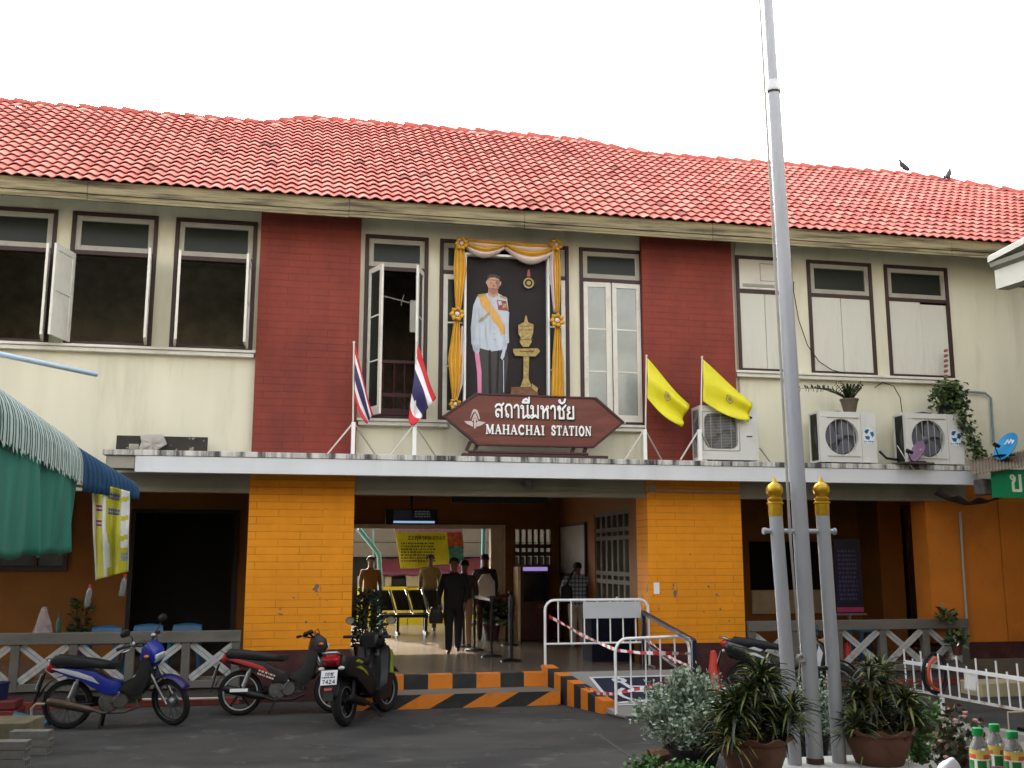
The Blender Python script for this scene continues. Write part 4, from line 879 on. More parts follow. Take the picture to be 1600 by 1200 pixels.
pipe('refrigerant_pipe', 'pale thin pipe from the beige air conditioner down to the canopy', 'pipe', [(p[0], -.3, p[1]) for p in (W(1187, 700, -.3), W(1196, 712, -.3), W(1204, 723, -.3))], .012, cream_dk)

# satellite dishes
def dish(label, px, py, rx, Yp, rgb, tilt, base_px, name='satellite_dish'):
    c = W(px, py, Yp); t = wthing(name, label, 'satellite dish', (c[0], Yp, base_px))
    m = MB(); T = Matrix.Translation((c[0], Yp, c[1])) @ Matrix.Rotation(R(tilt[0]), 4, 'Y') @ Matrix.Rotation(R(tilt[2]), 4, 'Z') @ Matrix.Rotation(R(tilt[1]), 4, 'X'); m.T = T
    prof = [(rx * k / 6, -.22 * rx + .22 * rx * (k / 6) ** 2) for k in range(7)]; prof[0] = (.001, prof[0][1])
    m.lathe([(r, -z) for r, z in prof] + [(r * 1.0, -z + .008) for r, z in prof[::-1]], (0, 0, 0), 28, 0, 'y', cap=False, sc=(.88, 1)); d = m.build('reflector', mat('dish_paint_%d' % rgb[0], rgb, .4, var=.08, bump=.02), t, smooth=50)
    m = MB(); m.T = T
    rows = (((-.3, .38, .5, .2),), ) if 'blue' in label else (((-.1, .32, .22, .2), ), ((-.35, .02, .75, .2),), ((-.3, -.5, .5, .22),))
    if 'blue' in label:
        for k, x in enumerate((-.3, -.02, .26)): m.bar((rx * x, .035, rx * .25), (rx * (x + .1), .035, rx * .6), .03, .006, up=(0, 1, 0))
        m.bar((rx * -.22, .034, rx * .42), (rx * .32, .034, rx * .46), .02, .006, up=(0, 1, 0)); m.bar((rx * -.38, .034, rx * .25), (rx * -.2, .034, rx * .27), .02, .006, up=(0, 1, 0))
    else:
        m.tube([(rx * .0, .045, rx * .5), (rx * .15, .045, rx * .45), (rx * .14, .045, rx * .3), (rx * 0, .045, rx * .3)], .012, 4)
        scribble(m, (rx * -.4, .05, rx * -.02), (1, 0, 0), (0, 0, 1), (0, 1, 0), rx * .85, rx * .22, 1, 0, random.Random(2), th=0)
        scribble(m, (rx * -.35, .05, rx * -.55), (1, 0, 0), (0, 0, 1), (0, 1, 0), rx * .5, rx * .25, 1, 0, random.Random(4), th=0)
    m.T = None
    # keep print just proud of the concave face
    mt_ = MB(); mt_.v = [v for v in m.v]; mt_.f = m.f; mt_.m = m.m
    sh = (T.to_3x3() @ Vector((0, -.0, 0)))
    mt_.build('print', mat('dish_print_white', (228, 228, 232), .5), d)
    m = MB(); f0 = T @ Vector((0, .04, -rx * .98)); f1 = T @ Vector((0, -.62 * rx * 1.3, -rx * .35)); m.tube([f0, f0 * .5 + f1 * .5 + Vector((0, 0, -.03)), f1], .01, 6); m.build('arm', blackm, t)
    m = MB(); m.tube([f1, f1 + (T.to_3x3() @ Vector((0, .1, .02)))], [.035, .028], 10); m.build('receiver', black, t, smooth=50)
    m = MB(); bc = T @ Vector((0, .06, -.1)); m.tube([bc, (bc.x, bc.y + .06, base_px + .02)], .016, 8); m.box(bc.x - .12, bc.y - .06, base_px, bc.x + .12, bc.y + .16, base_px + .02); m.build('mount', blackm, t)
    return t
dish('tilted purple satellite dish standing before the right air conditioner unit', 1432, 706, .2, -.62, (126, 98, 124), (28, 0, -86), zt_ + .035)
m = MB(); a = W(1400, 722, -.62); b = W(1452, 724, -.62); m.box(a[0], -.76, zt_ + .002, b[0], -.5, zt_ + .03); m.build('wooden_plank', mat('dark_plank', (70, 66, 60), .9, var=.2), bevel=.004, label='dark grey plank under the purple satellite dish', cat='plank')
dish('tilted bright blue satellite dish above the green shop sign', 1571, 697, .25, -.9, (52, 150, 206), (30, 0, -84), W(1560, 712, -.9)[1])
pipe('wall_cable', 'white cable hanging over the canopy edge below the purple dish', 'cable', [(p[0], -.64, p[1]) for p in (W(1402, 696, -.64), W(1414, 716, -.64), W(1430, 736, -.64))], .008, white_old, 5)
# dark board with a rag
t0_, t1_ = W(183, 680, -.1), W(325, 684, -.1)
m = MB(); zt0 = W(250, 682, -.1)[1]; hx0, hx1 = W(201, 700, -.1)[0], W(217, 700, -.1)[0]; hz0, hz1 = zt_ + .05, zt_ + .13
wall_holes(m, t0_[0], t1_[0], zt_ + .002, zt0, -.13, -.09, [(hx0, hx1, hz0, hz1)])
m.build('scrap_board', mat('dark_scrap_board', (48, 44, 39), .85, var=.2, scale=6, bump=.2, dirt=.9, dirt_rgb=(140, 134, 124), dscale=8, dlo=.58, dhi=.61), label='dark grey board with a square hole leaning on the wall above the canopy', cat='board')
rg = [(219, 680), (255, 679), (261, 694), (247, 703), (243, 707), (216, 707), (221, 690)]
P = [W(x, y, -.16) for x, y in rg]; cxx = sum(p[0] for p in P) / 7; czz = sum(p[1] for p in P) / 7
m = MB(); rnd = random.Random(9); ring = []
for k in range(7):
    a, b = P[k], P[(k + 1) % 7]
    for f in (0, .33, .66): ring.append((a[0] + (b[0] - a[0]) * f, a[1] + (b[1] - a[1]) * f))
vs = [(cxx, -.17, czz)]; 
for s in (.35, .7, 1): vs += [(cxx + (x - cxx) * s, -.165 + rnd.uniform(-.03, .02) * (1.1 - s * .4), czz + (z - czz) * s) for x, z in ring]
nn = len(ring); fs = [(0, 1 + i, 1 + (i + 1) % nn) for i in range(nn)]
for s in range(2): fs += [(1 + s * nn + i, 1 + (s + 1) * nn + i, 1 + (s + 1) * nn + (i + 1) % nn, 1 + s * nn + (i + 1) % nn) for i in range(nn)]
m.add(vs, fs); m.build('cloth_rag', mat('grey_rag', (168, 164, 156), .9, var=.1, bump=.2), smooth=True, solid=.006, label='crumpled pale grey rag hanging over the dark board on the canopy', cat='rag')
# leaves helper and plants on the units
def leafset(rnd, n_, gen, mats, name, parent, **kw):
    q = MB()
    for _ in range(n_):
        p, d, l, wv, mi = gen(rnd); d = Vector(d).normalized(); p = Vector(p)
        u = Vector((rnd.gauss(0, 1), rnd.gauss(0, 1), rnd.gauss(0, 1))); sx = d.cross(u)
        if sx.length < 1e-3: continue
        sx.normalize(); nn_ = sx.cross(d) * (.12 * l)
        q.add([p, p + d * l * .45 + sx * wv + nn_, p + d * l, p + d * l * .45 - sx * wv + nn_, p + d * l * .5 - nn_ * .3], [(0, 1, 4), (1, 2, 4), (2, 3, 4), (3, 0, 4)], mi)
    return q.build(name, mats, parent, smooth=False, **kw)
gl = [mat('dark_leaf', (30, 48, 22), .45, var=.25, scale=9, bump=0), mat('mid_leaf', (52, 76, 32), .45, var=.25, scale=9, bump=0), mat('yellowish_leaf', (96, 110, 50), .5, var=.25, bump=0)]
c = W(1329, 636, -.36); zt1 = W(1330, 643, -.5)[1]
t = wthing('potted_plant', 'small brown pot with glossy dark stems standing on the middle air conditioner unit', 'potted plant', (c[0], -.33, zt1))
m = MB(); m.lathe([(.09, 0), (.14, .2), (.15, .2), (.15, .225), (.13, .225), (.12, .19)], (c[0], -.33, zt1 + .001), 14); m.build('pot', mat('brown_plastic_pot', (92, 80, 68), .6), t, smooth=40)
q = MB(); rnd = random.Random(6)
for k in range(14):
    a = rnd.uniform(0, 6.28); L_ = rnd.uniform(.22, .36); dx = math.cos(a) * .7; dy = math.sin(a) * .4
    if k < 3: dx, dy, L_ = -1.2 - .3 * k, -.1, .48
    P = [Vector((c[0], -.33, zt1 + .2)) + Vector((dx * L_ * s, dy * L_ * s, L_ * (s * 1.05 - .55 * s * s * (1.3 if k < 3 else .4)))) for s in (0, .25, .5, .75, 1)]
    q.tube(P, [.012, .01, .008, .006, .003], 5, 0)
    for s in range(1, 5):
        for f in (0, .5):
            p = P[s] * (1 - f) + P[s - 1] * f; d = (P[s] - P[s - 1]).normalized()
            for sd in (-1, 1):
                e = (d * .4 + Vector((sd * d.z, sd * .3, -sd * d.x))).normalized() * .065; n2 = Vector((0, -.02, .012))
                q.add([p, p + e * .5 + n2, p + e, p + e * .5 - n2], [(0, 1, 2, 3)], rnd.choice((0, 0, 1)))
q.build('foliage', gl, t)
c = W(1466, 640, -.3); zt2 = W(1460, 646, -.5)[1]
t = wthing('potted_plant', 'trailing green creeper in a pot spilling down beside the right air conditioner unit', 'potted plant', (c[0], -.3, zt2))
m = MB(); m.lathe([(.1, 0), (.16, .13), (.17, .14), (.15, .14), (.14, .11)], (c[0] + .12, -.33, zt2 + .001), 14); m.build('pot', black, t, smooth=40)
path = [(1462, 622), (1478, 600), (1490, 625), (1500, 650), (1505, 672), (1513, 690), (1520, 706), (1528, 715)]
PW = [W(x, y, -.42) for x, y in path]
def gen(r):
    if r.random() < .45:
        x = c[0] + .16 + max(-.3, min(.3, r.gauss(0, .16))); z = zt2 + .3 + max(-.26, min(.24, r.gauss(0, .13))); return ((x, -.36 + r.gauss(0, .07), z), (r.gauss(0, 1), -1 + r.gauss(0, .5), r.gauss(-.5, .5)), r.uniform(.06, .1), r.uniform(.026, .042), r.choice((0, 0, 1, 1, 2)))
    i = r.randrange(len(PW) - 1); f = r.random(); x = PW[i][0] * (1 - f) + PW[i + 1][0] * f; z = PW[i][1] * (1 - f) + PW[i + 1][1] * f
    return ((x + r.gauss(0, .07), -.5 + r.gauss(0, .04), z + r.gauss(0, .05)), (r.gauss(0, .8), -1, r.gauss(-.8, .5)), r.uniform(.055, .095), r.uniform(.024, .04), r.choice((0, 1, 1, 2)))
leafset(random.Random(12), 1000, gen, gl, 'foliage', t)
m = MB(); rnd = random.Random(13)
for k in range(9): m.tube([(c[0] + .12 + rnd.gauss(0, .04), -.33, zt2 + .12)] + [(p[0] + rnd.gauss(0, .03), -.47, p[1] + rnd.gauss(0, .02)) for p in PW[2:4 + k % 5]], .004, 4)
m.build('stems', gl[0], t)
a = W(1475, 545, 0); t2 = MB()
for k in range(6): t2.tube(arc_pts if False else [(W(1478, 548 + 8 * k, -.03)[0] + .03 * math.cos(j), -.04 + .02 * math.sin(j), W(1478, 548 + 8 * k, -.03)[1] + .02 * math.sin(j * 1.3)) for j in (0, 1, 2, 3, 4, 5)], .018, 6)
t2.build('hanging_ornament', mat('faded_terracotta', (138, 84, 70), .7), label='string of faded terracotta rings hanging at the last boarded window', cat='ornament')
# pigeons on the ridge
def bird(label, px, py, flip):
    y = 3.9; 
    d = ray(px, py)
    # put it on the ridge plane
    yy_ = yr(W(px, py, 3.7)[0]); x, z = W(px, py, yy_); zr = pz(yy_, .1)
    t = thing('pigeon', label, 'bird', (x, yy_, zr + .02), 0 if flip else math.pi, 'pigeons on the roof ridge')
    t.rotation_euler = (0, 0, R(20 if flip else 155))
    q = MB(); q.T = Matrix.Scale(.68, 4) @ Matrix.Rotation(R(-38), 4, 'Y')
    q.tube([(-.3, 0, .02), (-.16, 0, .02), (-.06, 0, .03), (.05, 0, .04), (.12, 0, .06), (.165, 0, .10), (.2, 0, .125), (.225, 0, .12), (.25, 0, .1)], [.012, .03, .065, .085, .07, .045, .036, .028, .004], 10)
    q.v = [v + Vector((0, 0, .09)) for v in q.v]; q.T = None
    for s in (-1, 1): q.tube([(.0, s * .02, .07), (.01, s * .02, .01), (.03, s * .02, -.02)], [.02, .008, .006], 5)
    q.build('body', mat('pigeon_feather', (44, 48, 56), .6, var=.3, scale=20), t, smooth=True)
    for s in (-1, 1):
        q = MB(); q.T = Matrix.Translation((0, 0, .09)) @ Matrix.Scale(.68, 4) @ Matrix.Rotation(R(-42), 4, 'Y'); q.ball((-.06, s * .062, .03), .1, 8, sz=(1.5, .25, .6)); q.build('wing', mat('pigeon_wing', (34, 36, 42), .6), t, smooth=True)
bird('dark pigeon perched on the roof ridge, the left one of the pair', 1411, 262, False)
bird('dark pigeon perched on the sloping ridge, the right one of the pair', 1482, 274, True)
# lamp horn under the canopy, hanging board
a = W(824, 756, -.02)
t = wthing('horn_loudspeaker', 'round grey horn loudspeaker fixed on the beam under the canopy', 'loudspeaker', (a[0], -.02, a[1]))
m = MB(); m.lathe([(.03, .04), (.05, -.02), (.08, -.08), (.115, -.11), (.12, -.115), (.11, -.11), (.05, -.05), (.045, -.1), (.001, -.11)], (a[0], 0, a[1] + .01), 20, 0, 'y', cap=False); m.build('horn', mat('grey_horn', (120, 118, 112), .5), t, smooth=60)
m = MB(); m.box(a[0] - .03, -.01, a[1] - .05, a[0] + .03, .05, a[1] + .06); m.build('bracket', blackm, t)
# ======================= STEPS, RAMP, BARRIERS =======================
t = wthing('entrance_steps', 'two entrance steps with orange and black hazard stripes on their risers', 'steps', (2.2, -.7, 0))
og = mat('hazard_orange', (214, 122, 24), .7, var=.1, scale=4, bump=.1, dirt=.5, dirt_rgb=(150, 84, 30), dscale=4); bk = mat('hazard_black', (34, 34, 34), .7, var=.2, scale=4, bump=.1, dirt=.4, dirt_rgb=(70, 66, 60), dscale=4)
stc = mat('step_concrete', (118, 110, 98), .8, var=.12, scale=3, bump=.2, dirt=.5, dirt_rgb=(84, 76, 68))
SX0, SX1 = .72, G(880, 1103)[0] - .02; YS = -1.0; ZS = .19; YU = -.48
m = MB(); m.box(SX0, YS, 0, SX1, YU, ZS); m.build('lower_step', stc, t, bevel=.006)
m = MB()
def rz_stripes(m, x0, x1, z0, z1, y, w_, sl):
    k = 0; x = x0 - sl
    while x < x1:
        P = [(x, z0), (x + w_, z0), (x + w_ + sl, z1), (x + sl, z1)]
        # clip in x
        def clip(P, c, s):
            out = []
            for i in range(len(P)):
                a, b = P[i], P[(i + 1) % len(P)]; ia, ib = s * (a[0] - c) >= 0, s * (b[0] - c) >= 0
                if ia: out.append(a)
                if ia != ib: f = (c - a[0]) / (b[0] - a[0]); out.append((c, a[1] + (b[1] - a[1]) * f))
            return out
        P = clip(P, x0, 1); P = clip(P, x1, -1) if P else P
        if len(P) >= 3: m.add([(px, y, pz_) for px, pz_ in P], [tuple(range(len(P)))], k % 2)
        k += 1; x += w_
rz_stripes(m, SX0, SX1, .004, ZS - .003, YS - .003, .44, .34); m.build('riser_stripes', [og, bk], t)
m = MB(); xr1 = G(862, 1052, PL)[0]
x = SX0; k = 1
while x < xr1: e = min(x + .34, xr1); m.box(x, YU - .006, ZS + .003, e, YU + .16, PL + .004, k % 2); x = e; k += 1
m.build('upper_riser', [og, bk], t)
RX0, RX1 = 3.72, 5.32; RY0, RY1 = -.47, -2.15
t = wthing('wheelchair_ramp', 'concrete wheelchair ramp with a blue wheelchair symbol painted on its slope', 'ramp', (4.5, -1.4, 0))
m = MB(); RL0, RL1 = 3.5, 3.98; m.add([(RL0, RY0, 0), (RX1, RY0, 0), (RX1, RY1, .0), (RL1, RY1, .0), (RL0, RY0, PL - .002), (RX1, RY0, PL - .002), (RX1, RY1, .012), (RL1, RY1, .012)],
    [(0, 3, 2, 1), (4, 5, 6, 7)[::-1], (0, 1, 5, 4), (1, 2, 6, 5), (2, 3, 7, 6), (3, 0, 4, 7)]); m.build('ramp_slope', mat('ramp_concrete', (146, 144, 138), .85, var=.1, scale=3, bump=.2, dirt=.4, dirt_rgb=(104, 100, 94)), t)
def rs(x, y, e=.004):       # point on the ramp surface
    f = (y - RY1) / (RY0 - RY1); return (x, y, .012 + (PL - .014) * f + e)
mx0, mx1, my0, my1 = 3.98, 5.2, -1.82, -.72
m = MB(); e_ = .05
m.add([rs(mx0, my1), rs(mx1, my1), rs(mx1, my0), rs(mx0, my0)], [(0, 3, 2, 1)], 0)
for a, b, c, d in ((mx0, mx1, my0, my0 + e_), (mx0, mx1, my1 - e_, my1), (mx0, mx0 + e_, my0 + e_, my1 - e_), (mx1 - e_, mx1, my0 + e_, my1 - e_)):
    m.add([rs(a, c, .008), rs(b, c, .008), rs(b, d, .008), rs(a, d, .008)], [(0, 1, 2, 3)], 1)
kk = [0]
def rst(pts, wd):
    for i in range(len(pts) - 1):
        a, b = Vector(pts[i]), Vector(pts[i + 1]); d = (b - a).normalized(); q = Vector((-d.y, d.x)) * wd / 2; ee = d * wd * .3; h = .009 + kk[0] * .0001; kk[0] += 1
        m.add([rs(*(a - q - ee), h), rs(*(b - q + ee), h), rs(*(b + q + ee), h), rs(*(a + q - ee), h)], [(0, 1, 2, 3)], 1)
ox, oy = 4.5, -1.3      # wheelchair symbol, head towards the platform
rst([(ox - .12 + .07 * math.cos(R(a)), oy + .42 + .07 * math.sin(R(a))) for a in range(0, 361, 40)], .07)
rst([(ox - .1, oy + .3), (ox - .02, oy - .02), (ox + .26, oy - .04), (ox + .36, oy - .34), (ox + .46, oy - .32)], .07); rst([(ox - .06, oy + .17), (ox + .22, oy + .14)], .05)
rst([(ox + .02 + .3 * math.cos(R(a)), oy - .12 + .27 * math.sin(R(a))) for a in range(130, 341, 15)], .06)
m.build('wheelchair_symbol', [mat('navy_floor_paint', (30, 36, 58), .6, var=.15), mat('white_floor_paint', (214, 216, 218), .6, var=.06)], t)
t = wthing('striped_kerb', 'low orange and black striped kerb along the left side of the ramp', 'kerb', (3.7, -1.2, 0))
ka = G(866, 1042, PL + .12); kb = (G(943, 1114)[0] - .04, G(943, 1114)[1] + .02); nk = 9
kb = (3.84, -1.87); ka = (3.37, -.42)
m = MB()
for k in range(nk):
    f0, f1 = k / nk, (k + 1) / nk; A = Vector((ka[0] + (kb[0] - ka[0]) * f0, ka[1] + (kb[1] - ka[1]) * f0)); Bq = Vector((ka[0] + (kb[0] - ka[0]) * f1, ka[1] + (kb[1] - ka[1]) * f1))
    h0 = PL + .1 - (PL - .06) * f0; h1 = PL + .1 - (PL - .06) * f1; w_ = .17
    m.add([(A.x, A.y, 0), (A.x + w_, A.y, 0), (Bq.x + w_, Bq.y, 0), (Bq.x, Bq.y, 0), (A.x, A.y, h0), (A.x + w_, A.y, h0), (Bq.x + w_, Bq.y, h1), (Bq.x, Bq.y, h1)],
          [(4, 7, 6, 5), (0, 1, 5, 4), (1, 2, 6, 5), (2, 3, 7, 6), (3, 0, 4, 7)], k % 2)
m.build('kerb_block', [og, bk], t)
# blue handrail
t = wthing('ramp_handrail', 'dark blue sloping handrail beside the ramp and the yellow pillar', 'handrail', (5.4, -1, 0))
navy = mat('navy_paint', (18, 22, 48), .4, var=.1, bump=.03)
hx = RX1 + .1; p0 = W(1005, 957, -.12); p1 = G(1084, 1002, .98)
m = MB(); m.bar((p0[0], -.12, p0[1]), (p1[0], p1[1], .98), .06, .06); m.build('rail', navy, t, bevel=.01)
m = MB(); m.bar((p1[0], p1[1], 1.0), (p1[0], p1[1], 0.0), .06, .06); m.build('post', navy, t, bevel=.008)
m = MB(); m.bar((p0[0], -.12, p0[1] + .0), (p0[0], -.12, PL - .0), .06, .06); m.build('post', navy, t, bevel=.008)
m = MB(); m.bar((p0[0] + .02, -.15, p0[1] - .45), (p1[0], p1[1] + .02, .52), .045, .045); m.build('lower_rail', navy, t, bevel=.008)
# crowd barriers
bw = mat('white_tube_paint', (240, 240, 237), .45, var=.05, scale=5, bump=.05, dirt=.4, dirt_rgb=(150, 130, 110), dscale=9, dlo=.6, dhi=.68)
def barrier(label, A, Bp, h, zl, nb, plate, z0=0, rc=.14, feet=True, open_end=False):
    A = Vector((A[0], A[1], z0)); Bp = Vector((Bp[0], Bp[1], z0)); d = (Bp - A); ln = d.length; d.normalize()
    t = wthing('crowd_barrier', label, 'barrier', A.lerp(Bp, .5))
    def P(u, z): return A + d * u + Vector((0, 0, z))
    pts = [P(0, .02), P(0, h - rc)] + [P(rc - rc * math.cos(R(a)), h - rc + rc * math.sin(R(a))) for a in (20, 45, 70)] + [P(rc, h), P(ln - rc, h)] + [P(ln - rc + rc * math.sin(R(a)), h - rc + rc * math.cos(R(a))) for a in (20, 45, 70)] + [P(ln, h - rc), P(ln, .02)]
    m = MB(); m.tube(pts, .02, 8); m.build('frame', bw, t, smooth=50)
    m = MB(); m.tube([P(.0, zl), P(ln, zl)], .015, 7); m.build('bottom_bar', bw, t)
    for k in range(1, nb): m = MB(); m.tube([P(ln * k / nb, zl), P(ln * k / nb, h)], .011, 6); m.build('upright', bw, t)
    if plate: m = MB(); n2 = Vector((d.y, -d.x, 0)) * .022; a, b = P(ln * plate[0], plate[2]), P(ln * plate[1], plate[2]); c_, e = P(ln * plate[1], plate[3]), P(ln * plate[0], plate[3]); m.add([a + n2, b + n2, c_ + n2, e + n2, a + n2 * 1.4, b + n2 * 1.4, c_ + n2 * 1.4, e + n2 * 1.4], [(0, 1, 2, 3), (7, 6, 5, 4), (0, 4, 5, 1), (1, 5, 6, 2), (2, 6, 7, 3), (3, 7, 4, 0)]); m.build('blank_plate', mat('pale_grey_plate', (190, 194, 196), .4, var=.08, scale=2), t)
    s = Vector((-d.y, d.x, 0))
    for u in (0, ln): m = MB(); m.tube([P(u, .02) - s * .22 , P(u, .02) + s * .22], .018, 7); m.build('foot', mat('scuffed_grey_tube', (120, 118, 114), .5), t)
    return t
b1 = G(852, 1046, PL); b1r = (5.1, b1[1] + .02)
barrier('white tubular crowd barrier with a blank grey plate standing on the platform', b1, b1r, W(850, 938, b1[1])[1] - PL, .36, 8, (.36, .92, .72, .96), PL)
b2 = G(963, 1121, 0); b2r = G(1086, 1098, 0); b2r = (b2[0] + 1.12, b2[1] + .32)
barrier('smaller white tubular barrier with rounded corners standing on the foot of the ramp', b2, b2r, W(975, 1000, b2[1])[1], .16, 5, None, .012, rc=.17)
# barrier tape
tr_, tw_ = mat('tape_red', (196, 36, 50), .4, bump=0), mat('tape_white', (226, 222, 222), .4, bump=0)
def tape(name, label, pts, wd=.05):
    P = [Vector(p) for p in pts]; m = MB(); k = 0; acc = 0
    Q = [P[0]]
    for a, b in zip(P, P[1:]):
        n_ = max(1, int((b - a).length / .045))
        for i in range(n_): Q.append(a.lerp(b, (i + 1) / n_))
    for i in range(len(Q) - 1):
        tw0, tw1 = .9 * math.sin(i * .16), .9 * math.sin((i + 1) * .16); u0 = Vector((0, math.sin(tw0), math.cos(tw0))) * wd / 2; u1 = Vector((0, math.sin(tw1), math.cos(tw1))) * wd / 2
        m.add([Q[i] - u0, Q[i + 1] - u1, Q[i + 1] + u1, Q[i] + u0], [(0, 1, 2, 3)], (i // 2) % 2)
    return m.build(name, [tr_, tw_], label=label, cat='barrier tape', solid=.001)
def wp(px, py, Y): a = W(px, py, Y); return (a[0], Y, a[1])
yb = b1[1] - .03; y2 = b2[1] - .03
tape('barrier_tape', 'red and white tape sagging from the tall barrier to the top of the small barrier', [wp(858, 963, yb), wp(880, 975, yb - .3), wp(905, 990, yb - .8), wp(935, 1004, yb - 1.4), wp(964, 1016, y2 + .03), wp(1000, 1020, y2 + .08), wp(1040, 1021, y2 + .18), wp(1080, 1021, y2 + .28)])
tape('barrier_tape', 'red and white tape sloping from the handrail down to the small barrier', [wp(1012, 1000, -.3), wp(1030, 1015, -.8), wp(1052, 1030, -1.3), wp(1079, 1042, y2 + .3)])
tape('barrier_tape', 'low red and white tape running from the kerb across the wheelchair symbol', [wp(853, 1046, yb), wp(890, 1064, -.9), wp(935, 1084, -1.7), wp(962, 1084, y2 + .02), wp(1000, 1076, y2 + .1), wp(1045, 1064, y2 + .2), wp(1083, 1054, y2 + .3)], .04)
# cones
def cone(label, px, py, top, rad=.17, z=0):
    g = G(px, py, z); h = W(px, top, g[1])[1] - z
    t = thing('traffic_cone', label, 'traffic cone', (g[0], g[1], z), group='orange traffic cones')
    m = MB(); m.box(-rad, -rad, 0, rad, rad, .03); m.build('base', og if False else mat('cone_red', (206, 62, 44), .5, var=.1, scale=5, bump=.05, dirt=.3, dirt_rgb=(120, 60, 46), dscale=6), t, bevel=.01)
    m = MB(); m.lathe([(rad * .78, .03), (.045, h - .04), (.04, h - .015), (.02, h)], n=20); m.build('cone_body', MC['cone_red'], t, smooth=40); return t
cone('orange cone standing between the silvery bush and the right yellow pillar', 1117, 1096, 1016)
cone('orange cone behind the right clay pot and the steel posts', 1327, 1072, 1000)
# white picket barrier at the right
A = G(1428, 1100, 0); t = wthing('picket_barrier', 'long low white metal picket barrier sloping across the right side', 'barrier', (9, -3, 0))
la = Vector((*G(1474, 1119, 0), 0)); Yl = la.y
p_t0 = Vector(wp(1400, 1033, Yl + .7)); 
def lvl(px, py, z): g_ = G(px, py, z); return Vector((g_[0], g_[1], z))
zt_b, zb_b = W(1474, 1044, Yl)[1], W(1474, 1089, Yl)[1]
T0, T1 = lvl(1413, 1034, zt_b), lvl(1625, 1065, zt_b)
bar0, bar1 = T0.copy(), T1.copy(); bar0.z = bar1.z = 0; dd = (bar1 - bar0); Ln = dd.length; dd.normalize()
m = MB(); m.bar((T0.x, T0.y, zt_b), (T1.x, T1.y, zt_b), .035, .045); m.build('top_rail', bw, t)
m = MB(); m.bar((T0.x, T0.y, zb_b), (T1.x, T1.y, zb_b), .03, .03); m.build('bottom_rail', mat('rusty_white_tube', (208, 206, 198), .6, var=.1, dirt=.9, dirt_rgb=(132, 84, 60), dscale=7, dlo=.52, dhi=.62), t)
n_ = int(Ln / .16)
for k in range(n_ + 1):
    p = bar0 + dd * (k * Ln / n_); h = zt_b + (.17 if k % 2 == 0 else .06); m = MB(); m.bar((p.x, p.y - .02, zb_b), (p.x - .01, p.y - .02, h), .016, .016); m.build('picket', bw, t)
for u in (.3, .9):
    p = bar0 + dd * Ln * u if u > .5 else la; m = MB(); m.bar((p.x, p.y, .0), (p.x, p.y, zb_b - .01), .04, .04); m.build('leg', bw, t)
    m = MB(); m.bar((p.x, p.y - .16, .015), (p.x, p.y + .16, .015), .05, .03); m.build('foot', blackm, t)
def on_bar(px):
    d_ = ray(px, 1060); a_ = Vector((d_.x, d_.y)); o_ = Vector((bar0.x, bar0.y + CD)); e_ = Vector((dd.x, dd.y))
    u_ = (o_.x * a_.y - o_.y * a_.x) / (e_.y * a_.x - e_.x * a_.y); return bar0 + dd * u_
c = on_bar(1456); cy = c.y - .05
m = MB()
for k, (rx, rz_) in enumerate(((.17, .25), (.155, .235), (.18, .26))): m.tube([(c.x + rx * math.cos(R(a)), cy - .02 * k - .01 * math.sin(R(a * 3)), .5 + rz_ * math.sin(R(a))) for a in range(0, 360, 18)], .013, 6, closed=True)
m.build('hose_loop', black, label='coiled black hose hanging on the white picket barrier', cat='hose', smooth=True)
m = MB(); m.tube([(c.x + .13 * math.cos(R(a)), cy - .08, .5 + .2 * math.sin(R(a))) for a in range(80, 290, 15)], .02, 7); m.build('hose_loop', mat('orange_hose', (206, 74, 36), .45), label='short orange hose hanging inside the black hose loop', cat='hose', smooth=True)
q0 = on_bar(1502); m = MB()
m.grid(lambda u, v: (q0.x + dd.x * u * .21, q0.y + dd.y * u * .21 - .05 - .008 * math.sin(u * 7 + v * 4), zt_b + .0 - v * .24 + .01 * u), 8, 8); pn = m.build('paper_notice', mat('paper', (222, 222, 218), .8, var=.03, bump=0), smooth=True, solid=.001, label='white paper notice with grey writing taped to the picket barrier', cat='notice')
ORG[pn] = ORG[pn]; m = MB(); scribble(m, (q0.x + .02, q0.y - .062, zt_b - .19), (dd.x, dd.y, 0), (0, 0, 1), (0, -1, 0), .17, .15, 4, 0, random.Random(3)); m.build('writing', mat('pencil_grey', (110, 110, 108)), pn)

